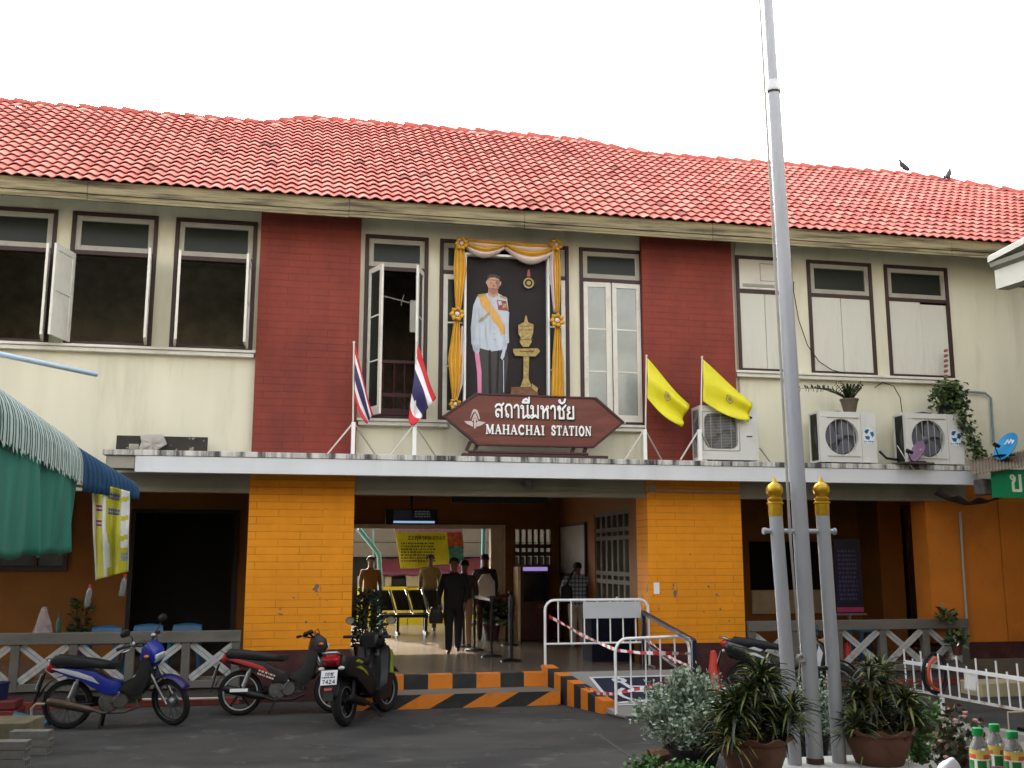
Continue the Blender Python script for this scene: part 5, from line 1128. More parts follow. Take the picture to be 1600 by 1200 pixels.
# ======================= MOTORBIKES =======================
def bike(label, rear, front, P, lean=0, name='motorbike'):
    rear = Vector((*rear, 0)); front = Vector((*front, 0)); d = front - rear; ang = math.atan2(d.y, d.x)
    t = thing(name, label, 'motorbike', rear, rot=(R(lean), 0, ang))
    t.rotation_mode = 'XYZ'
    Wb = P.get('wb', 1.22); r = P.get('r', .285); tw = P.get('tw', .035); st = R(P.get('steer', 0)); scoot = P.get('scooter')
    body = P['body']; trim = P['trim']; second = P['second']
    hx, hz = Wb - .3, .84                       # steering head
    ax = Vector((-.42, 0, 1)).normalized()
    MS = Matrix.Translation((hx, 0, hz)) @ Matrix.Rotation(st, 4, ax) @ Matrix.Translation((-hx, 0, -hz))
    def wheel(cx, T=None):
        m = MB(); m.T = T
        m.tube([(cx + (r - tw) * math.cos(R(a)), 0, r + (r - tw) * math.sin(R(a))) for a in range(0, 360, 10)], tw, 10, closed=True)
        w = m.build('wheel', rubber, t, smooth=True)
        m = MB(); m.T = T; rr = r - tw * 1.9
        for s in (-1, 1): m.tube([(cx + rr * math.cos(R(a)), s * tw * .55, r + rr * math.sin(R(a))) for a in range(0, 360, 12)], .0085, 6, closed=True)
        m.build('rim', P.get('rimm', steel), w, smooth=True)
        m = MB(); m.T = T
        if P.get('spokes'):
            for k in range(18): a = k * 20; b = a + (12 if k % 2 else -12); m.tube([(cx + .035 * math.cos(R(b)), (k % 2 - .5) * .05, r + .035 * math.sin(R(b))), (cx + rr * math.cos(R(a)), 0, r + rr * math.sin(R(a)))], .0022, 4)
        else:
            for k in range(5): a = k * 72 + 10; m.bar((cx + .03 * math.cos(R(a)), 0, r + .03 * math.sin(R(a))), (cx + rr * math.cos(R(a + 8)), 0, r + rr * math.sin(R(a + 8))), .03, .035, up=(0, 1, 0))
        m.build('spokes', P.get('spokem', blackm), w)
        m = MB(); m.T = T; m.lathe([(.05, -.045), (.06, -.02), (.06, .02), (.05, .045)], (cx, 0, r), 14, 0, 'y'); m.lathe([(.085, .05), (.085, .055)], (cx, 0, r), 16, 0, 'y'); m.build('hub', blackm if scoot else steel, w, smooth=40)
    wheel(0); wheel(Wb, MS)
    # fork, mudguard, bars, lamp: all turn with the steering
    m = MB(); m.T = MS
    for s in (-1, 1): m.tube([(Wb, s * .075, r), (hx + .05, s * .075, hz - .16), (hx + .02, s * .06, hz - .02)], [.018, .021, .018], 8)
    m.bar((hx + .03, -.09, hz - .08), (hx + .03, .09, hz - .08), .05, .03); m.build('fork', P.get('forkm', steel), t, smooth=50)
    m = MB(); m.T = MS; rf = r + .035
    m.grid(lambda u, v: (Wb + (rf + .012 * math.cos((v - .5) * 3)) * math.cos(R(38 + 112 * u)), (v - .5) * .13, r + (rf + .02 * math.cos((v - .5) * 3)) * math.sin(R(38 + 112 * u))), 12, 6); m.build('front_mudguard', P.get('fender', body), t, smooth=True, solid=.005)
    m = MB(); m.T = MS
    m.tube([(hx - .14, -.33, hz + .15), (hx - .1, -.2, hz + .15), (hx - .02, -.08, hz + .12), (hx - .02, .08, hz + .12), (hx - .1, .2, hz + .15), (hx - .14, .33, hz + .15)], .011, 7); m.build('handlebar', blackm, t, smooth=True)
    for s in (-1, 1):
        m = MB(); m.T = MS; m.tube([(hx - .13, s * .24, hz + .15), (hx - .145, s * .35, hz + .15)], .019, 8); m.build('grip', rubber, t)
        m = MB(); m.T = MS; m.tube([(hx - .06, s * .2, hz + .15), (hx - .03, s * .28, hz + .14), (hx - .06, s * .35, hz + .13)], .007, 5); m.build('brake_lever', P.get('leverm', steel), t)
        m = MB(); m.T = MS; m.ball((hx - .07, s * .17, hz + .17), .035, 8, sz=(1, 1, 1)); m.build('reservoir', P.get('resm', blackm), t, smooth=True)
        if s in P.get('mirrors', ()):
            m = MB(); m.T = MS; m.tube([(hx - .08, s * .19, hz + .17), (hx - .02, s * .22, hz + .27), (hx - .04, s * .28, hz + .33)], .006, 5); mr = m.build('mirror', blackm, t)
            m = MB(); m.T = MS; m.lathe([(.062, -.006), (.075, .0), (.06, .03), (.02, .04)], (hx - .05, s * .31, hz + .35), 14, 0, 'x', sc=(1, .66)); m.lathe([(.062, -.009), (.062, -.0065)], (hx - .05, s * .31, hz + .35), 14, 1, 'x', sc=(1, .66)); m.build('mirror_head', [black, P.get('mirm', chrome)], mr, smooth=40)
    if not scoot:
        m = MB(); m.T = MS; m.pod([(hx - .06, hz - .06), (hx + .1, hz - .14), (hx + .19, hz - .02), (hx + .16, hz + .09), (hx + .05, hz + .17), (hx - .03, hz + .1)], .105); m.build('headlight_cowl', body, t, smooth=60)
        m = MB(); m.T = MS; m.pod([(hx + .09, hz - .11), (hx + .195, hz - .04), (hx + .205, hz + .03), (hx + .12, hz + .05)], .085); m.build('headlight', mat('headlamp_glass', (190, 196, 200), .12, var=.2, scale=40, bump=.2), t, smooth=60)
    else:
        m = MB(); m.T = MS; m.pod([(hx - .1, hz + .02), (hx + .02, hz - .0), (hx + .1, hz + .1), (hx - .02, hz + .2), (hx - .12, hz + .17)], .15); m.build('handlebar_cowl', body, t, smooth=60)
    for s in (-1, 1):
        m = MB(); m.T = MS if not scoot else None; m.ball((hx + .08, s * .12, hz + .02), .03, 8, sz=(1.2, 1, .7)); m.build('indicator', mat('amber_lens', (206, 120, 40), .2), t, smooth=True)
    # frame, engine
    m = MB(); m.tube([(hx, 0, hz - .02), (hx - .12, 0, .56), (hx - .36, 0, .43), (.42, 0, .42), (.25, 0, .56), (-.16, 0, .68)], .032, 8); m.tube([(.42, 0, .42), (.38, 0, .28), (0, .09, r)], .025, 8); m.tube([(.38, 0, .28), (0, -.09, r)], .022, 8); m.build('frame', blackm, t, smooth=True)
    if not scoot:
        em_ = mat('engine_metal', (96, 94, 92), .5, .5, var=.3, scale=15, bump=.1)
        m = MB(); m.lathe([(.1, -.1), (.12, -.08), (.12, .08), (.1, .1)], (.47, 0, .3), 16, 0, 'y'); m.lathe([(.08, -.12), (.09, -.11), (.09, .11), (.08, .12)], (.6, 0, .32), 14, 0, 'y'); m.build('engine', em_, t, smooth=40)
        m = MB()
        for k in range(7): m.box(.66 + k * .022, -.075, .27, .67 + k * .022, .075, .41)
        m.tube([(.64, 0, .34), (.83, 0, .35)], .05, 10); m.build('cylinder_fins', em_, t)
        for s in (-1, 1):
            m = MB(); m.bar((.5, s * .1, .2), (.5, s * .24, .2), .03, .025); m.build('footpeg', rubber, t)
            m = MB(); m.tube([(.02, s * .1, r), (.12, s * .12, .58)], .02, 8); m.tube([(.04, s * .103, .36), (.105, s * .117, .54)], .032, 10); m.build('shock_absorber', P.get('shockm', steel), t, smooth=40)
    s = P.get('pipe', -1)
    m = MB(); m.tube([(.78, s * .05, .33), (.8, s * .1, .24), (.66, s * .13, .19), (.4, s * .14, .19), (.3, s * .14, .23)], .016, 8); m.tube([(.32, s * .14, .22), (.26, s * .145, .235), (-.16, s * .15, .335), (-.2, s * .15, .345)], [.022, .045, .055, .03], 12); m.build('exhaust', P.get('pipem', mat('burnt_exhaust', (88, 74, 62), .45, .6, var=.25, scale=8)), t, smooth=40)
    if P.get('shield'):
        m = MB(); m.box(-.12, s * .205 - .002, .3, .1, s * .205 + .002, .34); m.T = None; m.build('exhaust_shield', white, t)
    # seat and panels
    m = MB(); sz_ = P.get('seatz', .74)
    pts = [(-.2, sz_ + .03), (-.16, sz_ - .03), (.2, sz_ - .06), (.5, sz_ - .08), (.58, sz_ - .05), (.56, sz_ - .0), (.44, sz_ + .0), (.3, sz_ + .03), (.05, sz_ + .07), (-.14, sz_ + .09)]
    m.pod(pts, .125, 0, inset=.93, round_=.6); m.build('seat', mat('black_vinyl', (17, 17, 18), .65, var=.1, bump=.15, bscale=80), t, smooth=60)
    if not scoot:
        for s in (-1, 1):
            y = s * .1
            m = MB(); m.pod([(-.2, .7), (-.12, .66), (.18, .54), (.42, .4), (.6, .4), (.6, .52), (.42, .58), (.3, .66), (.0, .7)], .035, 0, y, inset=.9); sp_ = m.build('side_panel', body, t, smooth=60)
            m = MB(); m.pod([(-.18, .705), (-.02, .645), (.2, .575), (.36, .52), (.28, .6), (.12, .66), (-.05, .7)], .012, 0, y + s * .034, inset=.9); m.build('stripe', second, sp_, smooth=60)
            if P.get('decal'):
                m = MB(); scribble(m, (.2, y + s * .046, .5), (.94, 0, -.34), (.34, 0, .94), (0, s, 0), .22, .08, 2, 0, random.Random(5)); m.build('decal', mat('decal_pale', (220, 190, 180), .5), sp_)
            m = MB(); m.pod([(hx - .3, .46), (hx - .14, .38), (hx - .05, .36), (hx + .01, .5), (hx + .05, .74), (hx + .0, .82), (hx - .07, .78), (hx - .12, .6)], .03, 0, s * .13, inset=.9); m.build('leg_shield', P.get('shieldm', body), t, smooth=60)
        m = MB(); m.pod([(hx - .02, .42), (hx + .03, .44), (hx + .08, .78), (hx - .01, .84)], .11); m.build('front_panel', P.get('shieldm', body), t, smooth=60)
        m = MB(); m.pod([(-.26, .68), (-.2, .64), (-.12, .66), (-.14, .74), (-.22, .78)], .07); m.build('tail_light', mat('red_lens', (160, 26, 30), .2), t, smooth=60)
    else:
        for s in (-1, 1):
            m = MB(); m.pod([(-.3, .74), (-.22, .6), (.0, .56), (.24, .42), (.42, .3), (.56, .3), (.6, .44), (.52, .6), (.3, .68), (.0, .76), (-.24, .83)], .05, 0, s * .12, inset=.88); sp_ = m.build('side_panel', body, t, smooth=60)
            m = MB(); m.pod([(.0, .68), (.2, .62), (.34, .54), (.3, .6), (.14, .68)], .012, 0, s * .168, inset=.9); m.pod([(.04, .74), (.2, .7), (.24, .72), (.12, .76)], .012, 0, s * .16, inset=.9); m.build('stripe', second, sp_, smooth=60)
            m = MB(); m.pod([(.56, .22), (.88, .22), (1.0, .4), (1.0, .78), (.92, .86), (.86, .6), (.78, .38), (.56, .34)], .05, 0, s * .17, inset=.9); m.build('leg_shield', body, t, smooth=60)
            m = MB(); m.pod([(.9, .52), (.98, .5), (1.03, .7), (.98, .8)], .012, 0, s * .225, inset=.9); m.build('stripe', second, t, smooth=60)
        m = MB(); m.pod([(.86, .34), (1.0, .36), (1.08, .6), (1.06, .82), (.94, .92), (.9, .7)], .19); m.build('front_apron', body, t, smooth=60)
        m = MB(); m.box(.5, -.14, .26, .9, .14, .3); m.build('floorboard', black, t, bevel=.01)
        m = MB(); m.pod([(-.02, .2), (.3, .16), (.5, .2), (.5, .34), (.1, .36), (-.04, .32)], .07, 0, .12); m.lathe([(.11, .19), (.11, .21)], (.34, 0, .26), 16, 0, 'y'); m.build('engine', mat('dark_engine', (48, 46, 46), .5, .3, var=.3), t, smooth=60)
        m = MB(); m.pod([(-.36, .8), (-.3, .72), (-.22, .72), (-.2, .82), (-.28, .86)], .1); m.build('tail_light', mat('red_lens', (160, 26, 30), .2), t, smooth=60)
        m = MB(); m.tube([(-.2, -.1, .84), (-.32, -.09, .88), (-.35, 0, .885), (-.32, .09, .88), (-.2, .1, .84)], .016, 8); m.build('grab_rail', P.get('railm', steel), t, smooth=True)
        for s in (-1, 1):
            m = MB(); m.tube([(.02, s * .1, .3), (.1, s * .1, .58)], .026, 8); m.build('shock_absorber', blackm, t)
            m = MB(); m.ball((-.3, s * .13, .7), .035, 8, sz=(.7, 1.3, .7)); m.build('indicator', mat('pale_lens', (200, 196, 190), .2), t, smooth=True)
    # cables, chain cover, small fittings
    m = MB(); m.T = MS
    for q, (ya, zb_) in enumerate(((-.18, .1), (.18, .12), (-.05, .14))): m.tube([(hx - .06, ya, hz + .15), (hx + .04, ya * .6, hz + .22 - .02 * q), (hx + .09, ya * .3, hz + .08), (hx + .06, ya * .3, hz - .12), (hx + .12, ya * .4, hz - .3)], .005, 5)
    m.build('cable', rubber, t, smooth=True)
    if not scoot:
        m = MB(); m.pod([(-.08, .24), (.05, .22), (.42, .25), (.44, .33), (.1, .37), (-.06, .34)], .012, 0, .1, inset=.95); m.build('chain_cover', blackm, t, smooth=60)
        m = MB(); m.tube([(.5, -.11, .3), (.54, -.15, .33), (.6, -.17, .42), (.6, -.23, .43)], .009, 6); m.build('kick_starter', steel, t)
        m = MB(); m.pod([(.36, .44), (.56, .4), (.62, .48), (.42, .54)], .06); m.tube([(.6, 0, .44), (.68, .02, .42), (.7, .02, .38)], .02, 7); m.build('air_box', black, t, smooth=60)
        m = MB(); m.tube([(-.02, -.09, .74), (-.2, -.1, .79), (-.27, 0, .8), (-.2, .1, .79), (-.02, .09, .74)], .011, 7); m.build('grab_rail', steel, t, smooth=True)
        m = MB()
        for s in (-1, 1): m.tube([(0, s * .06, r), (0, s * .13, r)], .014, 6)
        m.build('rear_axle', steel, t)
    # rear mudguard, plate, stand
    m = MB(); rf = r + .045
    m.grid(lambda u, v: ((rf) * math.cos(R(80 + 85 * u)), (v - .5) * .13, r + rf * math.sin(R(80 + 85 * u))), 10, 4); rg_ = m.build('rear_mudguard', black, t, smooth=True, solid=.006)
    px_ = -.36 if scoot else -.31
    T = Matrix.Translation((px_, 0, .6 if scoot else .55)) @ Matrix.Rotation(R(18), 4, 'Y')
    m = MB(); m.T = T; m.bar((.0, 0, .1), (.02, 0, -.26), .12, .012, up=(1, 0, 0)); m.build('plate_bracket', black, t)
    m = MB(); m.T = T; m.box(-.016, -.105, -.085, -.012, .105, .085); pl = m.build('number_plate', mat('plate_white', (224, 226, 226), .4, var=.03), t)
    if P.get('plate'):
        def txt(s_, z, h, y0, hh):
            x = 0; 
        m = MB(); dy = Vector((0, -1, 0)); 
        letters(m, '\u0e01\u0e01\u0e0a', T @ Vector((-.017, .05, .02)), T.to_3x3() @ dy, T.to_3x3() @ Vector((0, 0, 1)), T.to_3x3() @ Vector((-1, 0, 0)), .035, .18, 0, .1, th=.001)
        scribble(m, T @ Vector((-.0185, .09, -.015)), T.to_3x3() @ dy, T.to_3x3() @ Vector((0, 0, 1)), T.to_3x3() @ Vector((-1, 0, 0)), .17, .03, 1, 0, random.Random(1))
        DG = {'7': [[(.1, 1), (.8, 1), (.4, 0)]], '4': [[(.65, 0), (.65, 1), (.1, .3), (.9, .3)]], '2': [[(.1, .85), (.4, 1), (.75, .8), (.1, 0), (.85, 0)]]}
        x = .085; kq = [0]
        for ch in '7424':
            for st_ in DG[ch]: seg2d(m, st_, .2, T @ Vector((-.017, x, -.07)), T.to_3x3() @ dy, T.to_3x3() @ Vector((0, 0, 1)), T.to_3x3() @ Vector((-1, 0, 0)), .042, kq, 0, .001)
            x -= .044
        m.build('plate_lettering', black, pl)
        m = MB(); m.T = T; m.box(-.014, -.05, -.15, -.008, .05, -.12); m.build('reflector', mat('red_lens', (160, 26, 30), .2), t)
    s = P.get('stand', -1)
    if P.get('centre'):
        m = MB()
        for q in (-1, 1): m.tube([(.42, q * .06, .22), (.38, q * .12, .01)], .016, 7)
        m.build('centre_stand', blackm, t)
    else: m = MB(); m.tube([(.46, s * .1, .22), (.38, s * .3, .0 + .05)], .013, 7); m.build('side_stand', blackm, t)
    return t
bl = mat('metallic_blue_plastic', (12, 38, 140), .42, var=.15, scale=3, bump=0, coat=.25, dirt=.35, dirt_rgb=(50, 52, 66), dscale=9); blk = mat('gloss_black_plastic', (12, 12, 13), .5, var=.15, bump=0, dirt=.4, dirt_rgb=(32, 31, 29), dscale=9)
silver = mat('silver_decal', (190, 192, 198), .35, var=.1, scale=12, bump=0); redp = mat('red_plastic', (176, 40, 44), .35, bump=0, coat=.3); lime = mat('lime_decal', (126, 142, 40), .4, bump=0)
drk = mat('dark_green_plastic', (14, 26, 22), .25, var=.1, bump=0, coat=.5); vio = mat('dark_violet_plastic', (34, 28, 86), .35, bump=0)
bike('blue and silver underbone motorbike parked on the left with its front wheel turned', G(103, 1139), G(258, 1134), dict(body=bl, trim=black, second=silver, steer=-38, spokes=True, rimm=mat('dull_rim', (90, 92, 92), .4, .6), fender=vio, mirrors=(-1, 1), mirm=mat('dim_mirror', (60, 60, 62), .2), shieldm=blk, centre=True, pipe=-1, resm=steel, seatz=.76, wb=1.18))
# the visible side of a bike heading +X is y < 0 (towards the viewer)
bike('dark motorbike with red and yellow tail panels behind the black scooter', G(374, 1118), G(512, 1114), dict(body=mat('dark_maroon_plastic', (24, 14, 16), .5), trim=redp, second=redp, steer=12, rimm=mat('white_rim', (200, 200, 198), .4), fender=blk, mirrors=(), spokes=False, decal=True, shieldm=blk, pipe=-1, pipem=blackm, shield=True, seatz=.74, wb=1.2, r=.28), lean=-4)
bike('black scooter with lime stripes and a white number plate seen from behind', G(540, 1135), G(604, 1112), dict(body=blk, trim=black, second=lime, steer=-8, scooter=True, tw=.055, r=.28, rimm=mat('pale_rim', (130, 132, 130), .4), fender=blk, mirrors=(1, -1), mirm=mat('bright_mirror', (240, 240, 240), .08, 1, bump=0), plate=True, pipe=-1, pipem=blackm, wb=1.2), lean=-5)
bike('dark green scooter half hidden behind the potted plants by the right pillar', G(1168, 1098), G(1290, 1102), dict(body=drk, trim=black, second=silver, steer=10, scooter=True, tw=.05, r=.28, fender=blk, mirrors=(), pipe=-1, pipem=blackm, wb=1.22, seatz=.8), lean=-3)
# ======================= INSIDE THE HALL AND BEYOND =======================
def pbox(pa, pb, y0, y1, m=None, mi=0, Y=None):
    a = W(*pa, Y if Y is not None else y0); b = W(*pb, Y if Y is not None else y0); m = m or MB(); m.box(a[0], y0, b[1], b[0], y1, a[1], mi); return m
# monitor
a, b = W(603, 795, 4.6), W(683, 820, 4.6)
t = wthing('wall_monitor', 'wide dark departure monitor with a pale blue strip above the rear doorway', 'monitor', ((a[0] + b[0]) / 2, 4.7, b[1]))
m = MB(); m.box(a[0], 4.6, b[1], b[0], 4.72, a[1]); m.build('case', black, t, bevel=.008)
m = MB(); w_ = b[0] - a[0]; m.box(a[0] + w_ * .15, 4.594, b[1] + .09, a[0] + w_ * .5, 4.598, a[1] - .02, 0); m.box(a[0] + w_ * .51, 4.594, b[1] + .09, b[0] - w_ * .05, 4.598, a[1] - .02, 1); m.box(a[0] + w_ * .15, 4.593, b[1] + .03, b[0] - w_ * .05, 4.598, b[1] + .07, 2)
scribble(m, (a[0] + w_ * .56, 4.592, b[1] + .13), (1, 0, 0), (0, 0, 1), (0, -1, 0), w_ * .3, .14, 3, 3, random.Random(2))
m.build('screen', [mat('screen_slate', (46, 56, 70), .3, emit=.01), mat('screen_black', (14, 16, 20), .3), mat('screen_strip', (150, 180, 225), .3, emit=.13), mat('screen_text', (110, 120, 130), .3, emit=.03)], t)
m = MB(); m.bar(((a[0] + b[0]) / 2, 4.66, a[1]), ((a[0] + b[0]) / 2, 4.66, 3.2), .04, .04); m.build('hanger', blackm, t)
a, b = W(706, 773, 1.2), W(856, 787, 1.2)
t = wthing('hanging_sign_board', 'long black blank sign board hanging below the ceiling in the entrance', 'sign board', ((a[0] + b[0]) / 2, 1.2, b[1]))
m = MB(); m.box(a[0], 1.2, b[1], b[0], 1.26, a[1] + .03); m.build('board', black, t, bevel=.005)
m = MB()
for x in (a[0] + .2, b[0] - .2): m.bar((x, 1.23, a[1]), (x, 1.23, 3.2), .02, .02)
m.build('hanger', blackm, t)
# notice board on the side wall
ys = []
for px in (876, 914):
    d = ray(px, 850); tt = (HX - .03) / d.x; ys.append(d.y * tt - CD)
y_a, y_b = min(ys), max(ys)
def onX(px, py, X): d = ray(px, py); tt = X / d.x; return (d.y * tt - CD, CH + d.z * tt)
q1 = onX(895, 822, HX - .03); q2 = onX(895, 896, HX - .03)
t = wthing('notice_board', 'pale grey notice board in a dark frame on the side wall of the hall', 'notice board', (HX - .03, (y_a + y_b) / 2, q2[1]))
m = MB(); m.box(HX - .035, y_a, q2[1], HX - .003, y_b, q1[1]); m.build('panel', mat('pale_board', (150, 150, 142), .5, var=.1), t)
m = MB(); z0, z1 = q2[1], q1[1]
m.box(HX - .05, y_a - .05, z0 - .05, HX - .002, y_a, z1 + .05); m.box(HX - .05, y_b, z0 - .05, HX - .002, y_b + .05, z1 + .05); m.box(HX - .05, y_a, z0 - .05, HX - .002, y_b, z0); m.box(HX - .05, y_a, z1, HX - .002, y_b, z1 + .05); m.build('frame', brown, t)
# ticket kiosk
kg = G(836, 1001, PL); ky = kg[1]
a, b = W(814, 884, ky), W(859, 1000, ky)
t = wthing('ticket_kiosk', 'tall dark red vending kiosk with a violet lit header beside the rear doorway', 'kiosk', ((a[0] + b[0]) / 2, ky, PL))
m = MB(); m.box(a[0], ky, PL, b[0], ky + .5, a[1]); m.build('cabinet', mat('dark_maroon_cabinet', (60, 20, 22), .35, var=.2, bump=0), t, bevel=.02)
m = MB(); m.box(a[0] + .04, ky - .012, a[1] - .1, b[0] - .04, ky - .002, a[1] - .025); m.build('header_light', mat('violet_light', (170, 150, 225), .4, emit=.1, var=.1), t)
m = MB(); m.box(a[0] + .05, ky - .01, PL + .75, b[0] - .05, ky - .002, a[1] - .13); m.build('glass_front', mat('black_glass', (14, 12, 14), .1), t)
m = MB(); m.box(a[0] - .06, ky + .02, PL, a[0] - .006, ky + .48, a[1] - .02); m.build('side_panel', mat('cream_side', (226, 200, 160), .5), t)
m = MB(); m.box((a[0] + b[0]) / 2 + .05, ky - .03, PL + .62, (a[0] + b[0]) / 2 + .17, ky - .003, PL + .7); m.build('tray', mat('maroon_tray', (110, 60, 50), .5), t)
# belt posts
sp = [(724, 1010), (741, 1016), (768, 1026), (799, 1033), (797, 1008)]
SPX = []
lab = ['black belt post standing behind the walking man in dark clothes', 'black belt post, leftmost of the front three in the row before the doorway', 'black belt post in the middle of the front row before the doorway', 'black belt post nearest to the camera beside the white barrier', 'black belt post right beside the orange wall end of the rear doorway']
for (px, py), l in zip(sp, lab):
    g_ = G(px, py, PL); SPX.append(g_); t = thing('belt_post', l, 'belt post', (g_[0], g_[1], PL), group='queue belt posts in the hall')
    m = MB(); m.lathe([(.17, 0), (.17, .015), (.12, .03), (.03, .045)], n=20); m.build('base', blackm, t, smooth=40)
    m = MB(); m.tube([(0, 0, .03), (0, 0, .88)], .025, 10); m.build('post', blackm, t, smooth=50)
    m = MB(); m.tube([(0, 0, .86), (0, 0, .98)], .036, 10); m.build('head', black, t, smooth=50)
for i, j, l in ((0, 2, 'dark red belt stretched between the left belt posts'), (2, 4, 'dark red belt stretched to the post by the orange wall'), (4, 3, 'short dark red belt between the two right belt posts')):
    a, b = SPX[i], SPX[j]; m = MB(); m.bar((a[0], a[1], PL + .92), (b[0], b[1], PL + .92), .004, .05, up=(0, 0, 1)); m.build('queue_belt', mat('dark_red_webbing', (86, 24, 26), .7), label=l, cat='queue belt')
# bench of four linked seats
by = 7.4; a = W(592, 980, by); b = W(694, 980, by); zb_s = PL + .42
t = wthing('waiting_bench', 'row of four linked black mesh seats on the rear platform', 'bench', ((a[0] + b[0]) / 2, by, PL))
wS = (b[0] - a[0]) / 4
mesh = mat('black_perforated_steel', (40, 40, 40), .4, .4, var=.3, scale=60)
for k in range(4):
    x0 = a[0] + k * wS + .03; x1 = x0 + wS - .06
    m = MB(); m.grid(lambda u, v: (x0 + (x1 - x0) * u - .12 * (v ** 1.2), by + .1 + .14 * v, zb_s + .06 + .42 * v + .02 * math.sin(v * 3)), 4, 6); m.build('backrest', mesh, t, smooth=True, solid=.012)
    m = MB(); m.grid(lambda u, v: (x0 + (x1 - x0) * u, by - .36 + .44 * v, zb_s + .02 * math.cos(v * 5)), 4, 6); m.build('seat', mesh, t, smooth=True, solid=.012)
for k in range(5):
    x = a[0] + k * wS; m = MB(); m.tube([(x - .12, by + .26, zb_s + .5), (x - .06, by + .16, zb_s + .24), (x, by + .06, zb_s + .02), (x + .02, by - .1, zb_s - .01), (x + .02, by - .34, zb_s + .02)], .022, 6); m.build('side_frame', mat('polished_frame', (170, 168, 150), .3, .8), t, smooth=True)
m = MB(); m.box(a[0], by - .05, zb_s - .09, b[0], by + .03, zb_s - .03); m.build('beam', blackm, t)
for x in (a[0] + .4, b[0] - .4): m = MB(); m.bar((x, by, PL), (x, by, zb_s - .09), .06, .06); m.bar((x, by - .28, PL + .02), (x, by + .28, PL + .02), .06, .04); m.build('leg', blackm, t)
# banner
bY = 8.5
pc_ = [(616, 826), (722, 826), (726, 880), (626, 888)]
A, Bq, C, D = [W(x, y, bY) for x, y in pc_]
t = wthing('yellow_banner', 'crumpled yellow printed banner hanging across the rear doorway', 'banner', ((A[0] + Bq[0]) / 2, bY, D[1]))
def bf(u, v):
    x = (A[0] * (1 - u) + Bq[0] * u) * (1 - v) + (D[0] * (1 - u) + C[0] * u) * v; z = (A[1] * (1 - u) + Bq[1] * u) * (1 - v) + (D[1] * (1 - u) + C[1] * u) * v
    return (x, bY + .04 * math.sin(u * 7 + v * 9) * v + .03 * math.sin(u * 13 - v * 5) * v, z - .02 * math.sin(u * 8) * v)
m = MB(); m.grid(bf, 30, 20, 0, lambda u, v: 1 if v < .12 else (0 if u < .78 else (2 if v < .5 else 3)))
bm = [mat('banner_yellow', (214, 214, 30), .5, var=.08), mat('banner_pink', (206, 170, 196), .5, var=.25, scale=30), mat('banner_fire', (176, 84, 50), .5, var=.5, scale=14), mat('banner_teal', (60, 130, 120), .5, var=.6, scale=14), mat('banner_print', (96, 92, 34), .6), mat('banner_pale', (206, 208, 150), .5)]
ww = Bq[0] - A[0]
scl = (A[1] - W(650, 838, bY)[1]); z_ = W(650, 843, bY)[1]
letters(m, 'ตุลาคม', (A[0] + ww * .30, bY - .045, z_), (1, 0, 0), (0, 0, 1), (0, -1, 0), .075, .2, 4, .1, .002)
DG2 = {'2': [[(.1, .85), (.4, 1), (.75, .8), (.1, 0), (.85, 0)]], '5': [[(.8, 1), (.2, 1), (.15, .55), (.6, .6), (.8, .3), (.5, 0), (.1, .05)]], '6': [[(.7, 1), (.25, .7), (.12, .3), (.4, 0), (.75, .2), (.6, .5), (.2, .4)]], '3': [[(.15, 1), (.75, .95), (.4, .55), (.8, .3), (.5, 0), (.1, .08)]]}
kq = [0]; x = A[0] + ww * .2
for ch in '22': 
    for s_ in DG2[ch]: seg2d(m, s_, .2, Vector((x, bY - .045, z_)), Vector((1, 0, 0)), Vector((0, 0, 1)), Vector((0, -1, 0)), .075, kq, 4, .002)
    x += .075
x = A[0] + ww * .56
for ch in '2563':
    for s_ in DG2[ch]: seg2d(m, s_, .2, Vector((x, bY - .045, z_)), Vector((1, 0, 0)), Vector((0, 0, 1)), Vector((0, -1, 0)), .075, kq, 4, .002)
    x += .075
scribble(m, (A[0] + ww * .1, bY - .075, z_ - .52), (1, 0, 0), (0, 0, 1), (0, -1, 0), ww * .5, .46, 7, 4, random.Random(21))
m.build('cloth', bm, t, smooth=True, solid=.002)
# plants inside
def broadplant(label, px, py, z, h, n_, sprd, potr, seed, mats=None, pot=True, ll=(.12, .22)):
    g_ = G(px, py, z); t = thing('potted_plant', label, 'potted plant', (g_[0], g_[1], z))
    if pot:
        m = MB(); m.lathe([(potr * .7, 0), (potr, potr * 1.6), (potr * 1.06, potr * 1.6), (potr * 1.06, potr * 1.75), (potr * .9, potr * 1.75), (potr * .86, potr * 1.5)], n=16); m.build('pot', mat('dark_red_pot', (84, 44, 36), .6), t, smooth=40)
    z0 = potr * 1.6 if pot else .05
    def gen(r):
        a = r.uniform(0, 6.28); k = r.random() ** .6; zz = z0 + r.random() * (h - z0); rad = sprd * k * (1 - .45 * abs(zz / h - .5) * 2)
        return ((rad * math.cos(a), rad * math.sin(a), zz), (math.cos(a) * .8 + r.gauss(0, .4), math.sin(a) * .8 + r.gauss(0, .4), r.uniform(-.3, .9)), r.uniform(*ll), r.uniform(.02, .045) * (ll[1] / .22), r.choice((0, 0, 1, 2) if mats is None else (0, 1, 1)))
    leafset(random.Random(seed), n_, gen, mats or gl, 'foliage', t)
    m = MB(); r = random.Random(seed)
    for k in range(9): a = r.uniform(0, 6.28); m.tube([(0, 0, z0 * .9), (sprd * .3 * math.cos(a), sprd * .3 * math.sin(a), h * .45), (sprd * .6 * math.cos(a + .3), sprd * .6 * math.sin(a + .3), h * .8)], [.012, .009, .005], 5)
    m.build('stems', mat('plant_stem', (70, 70, 44), .8), t)
    return t
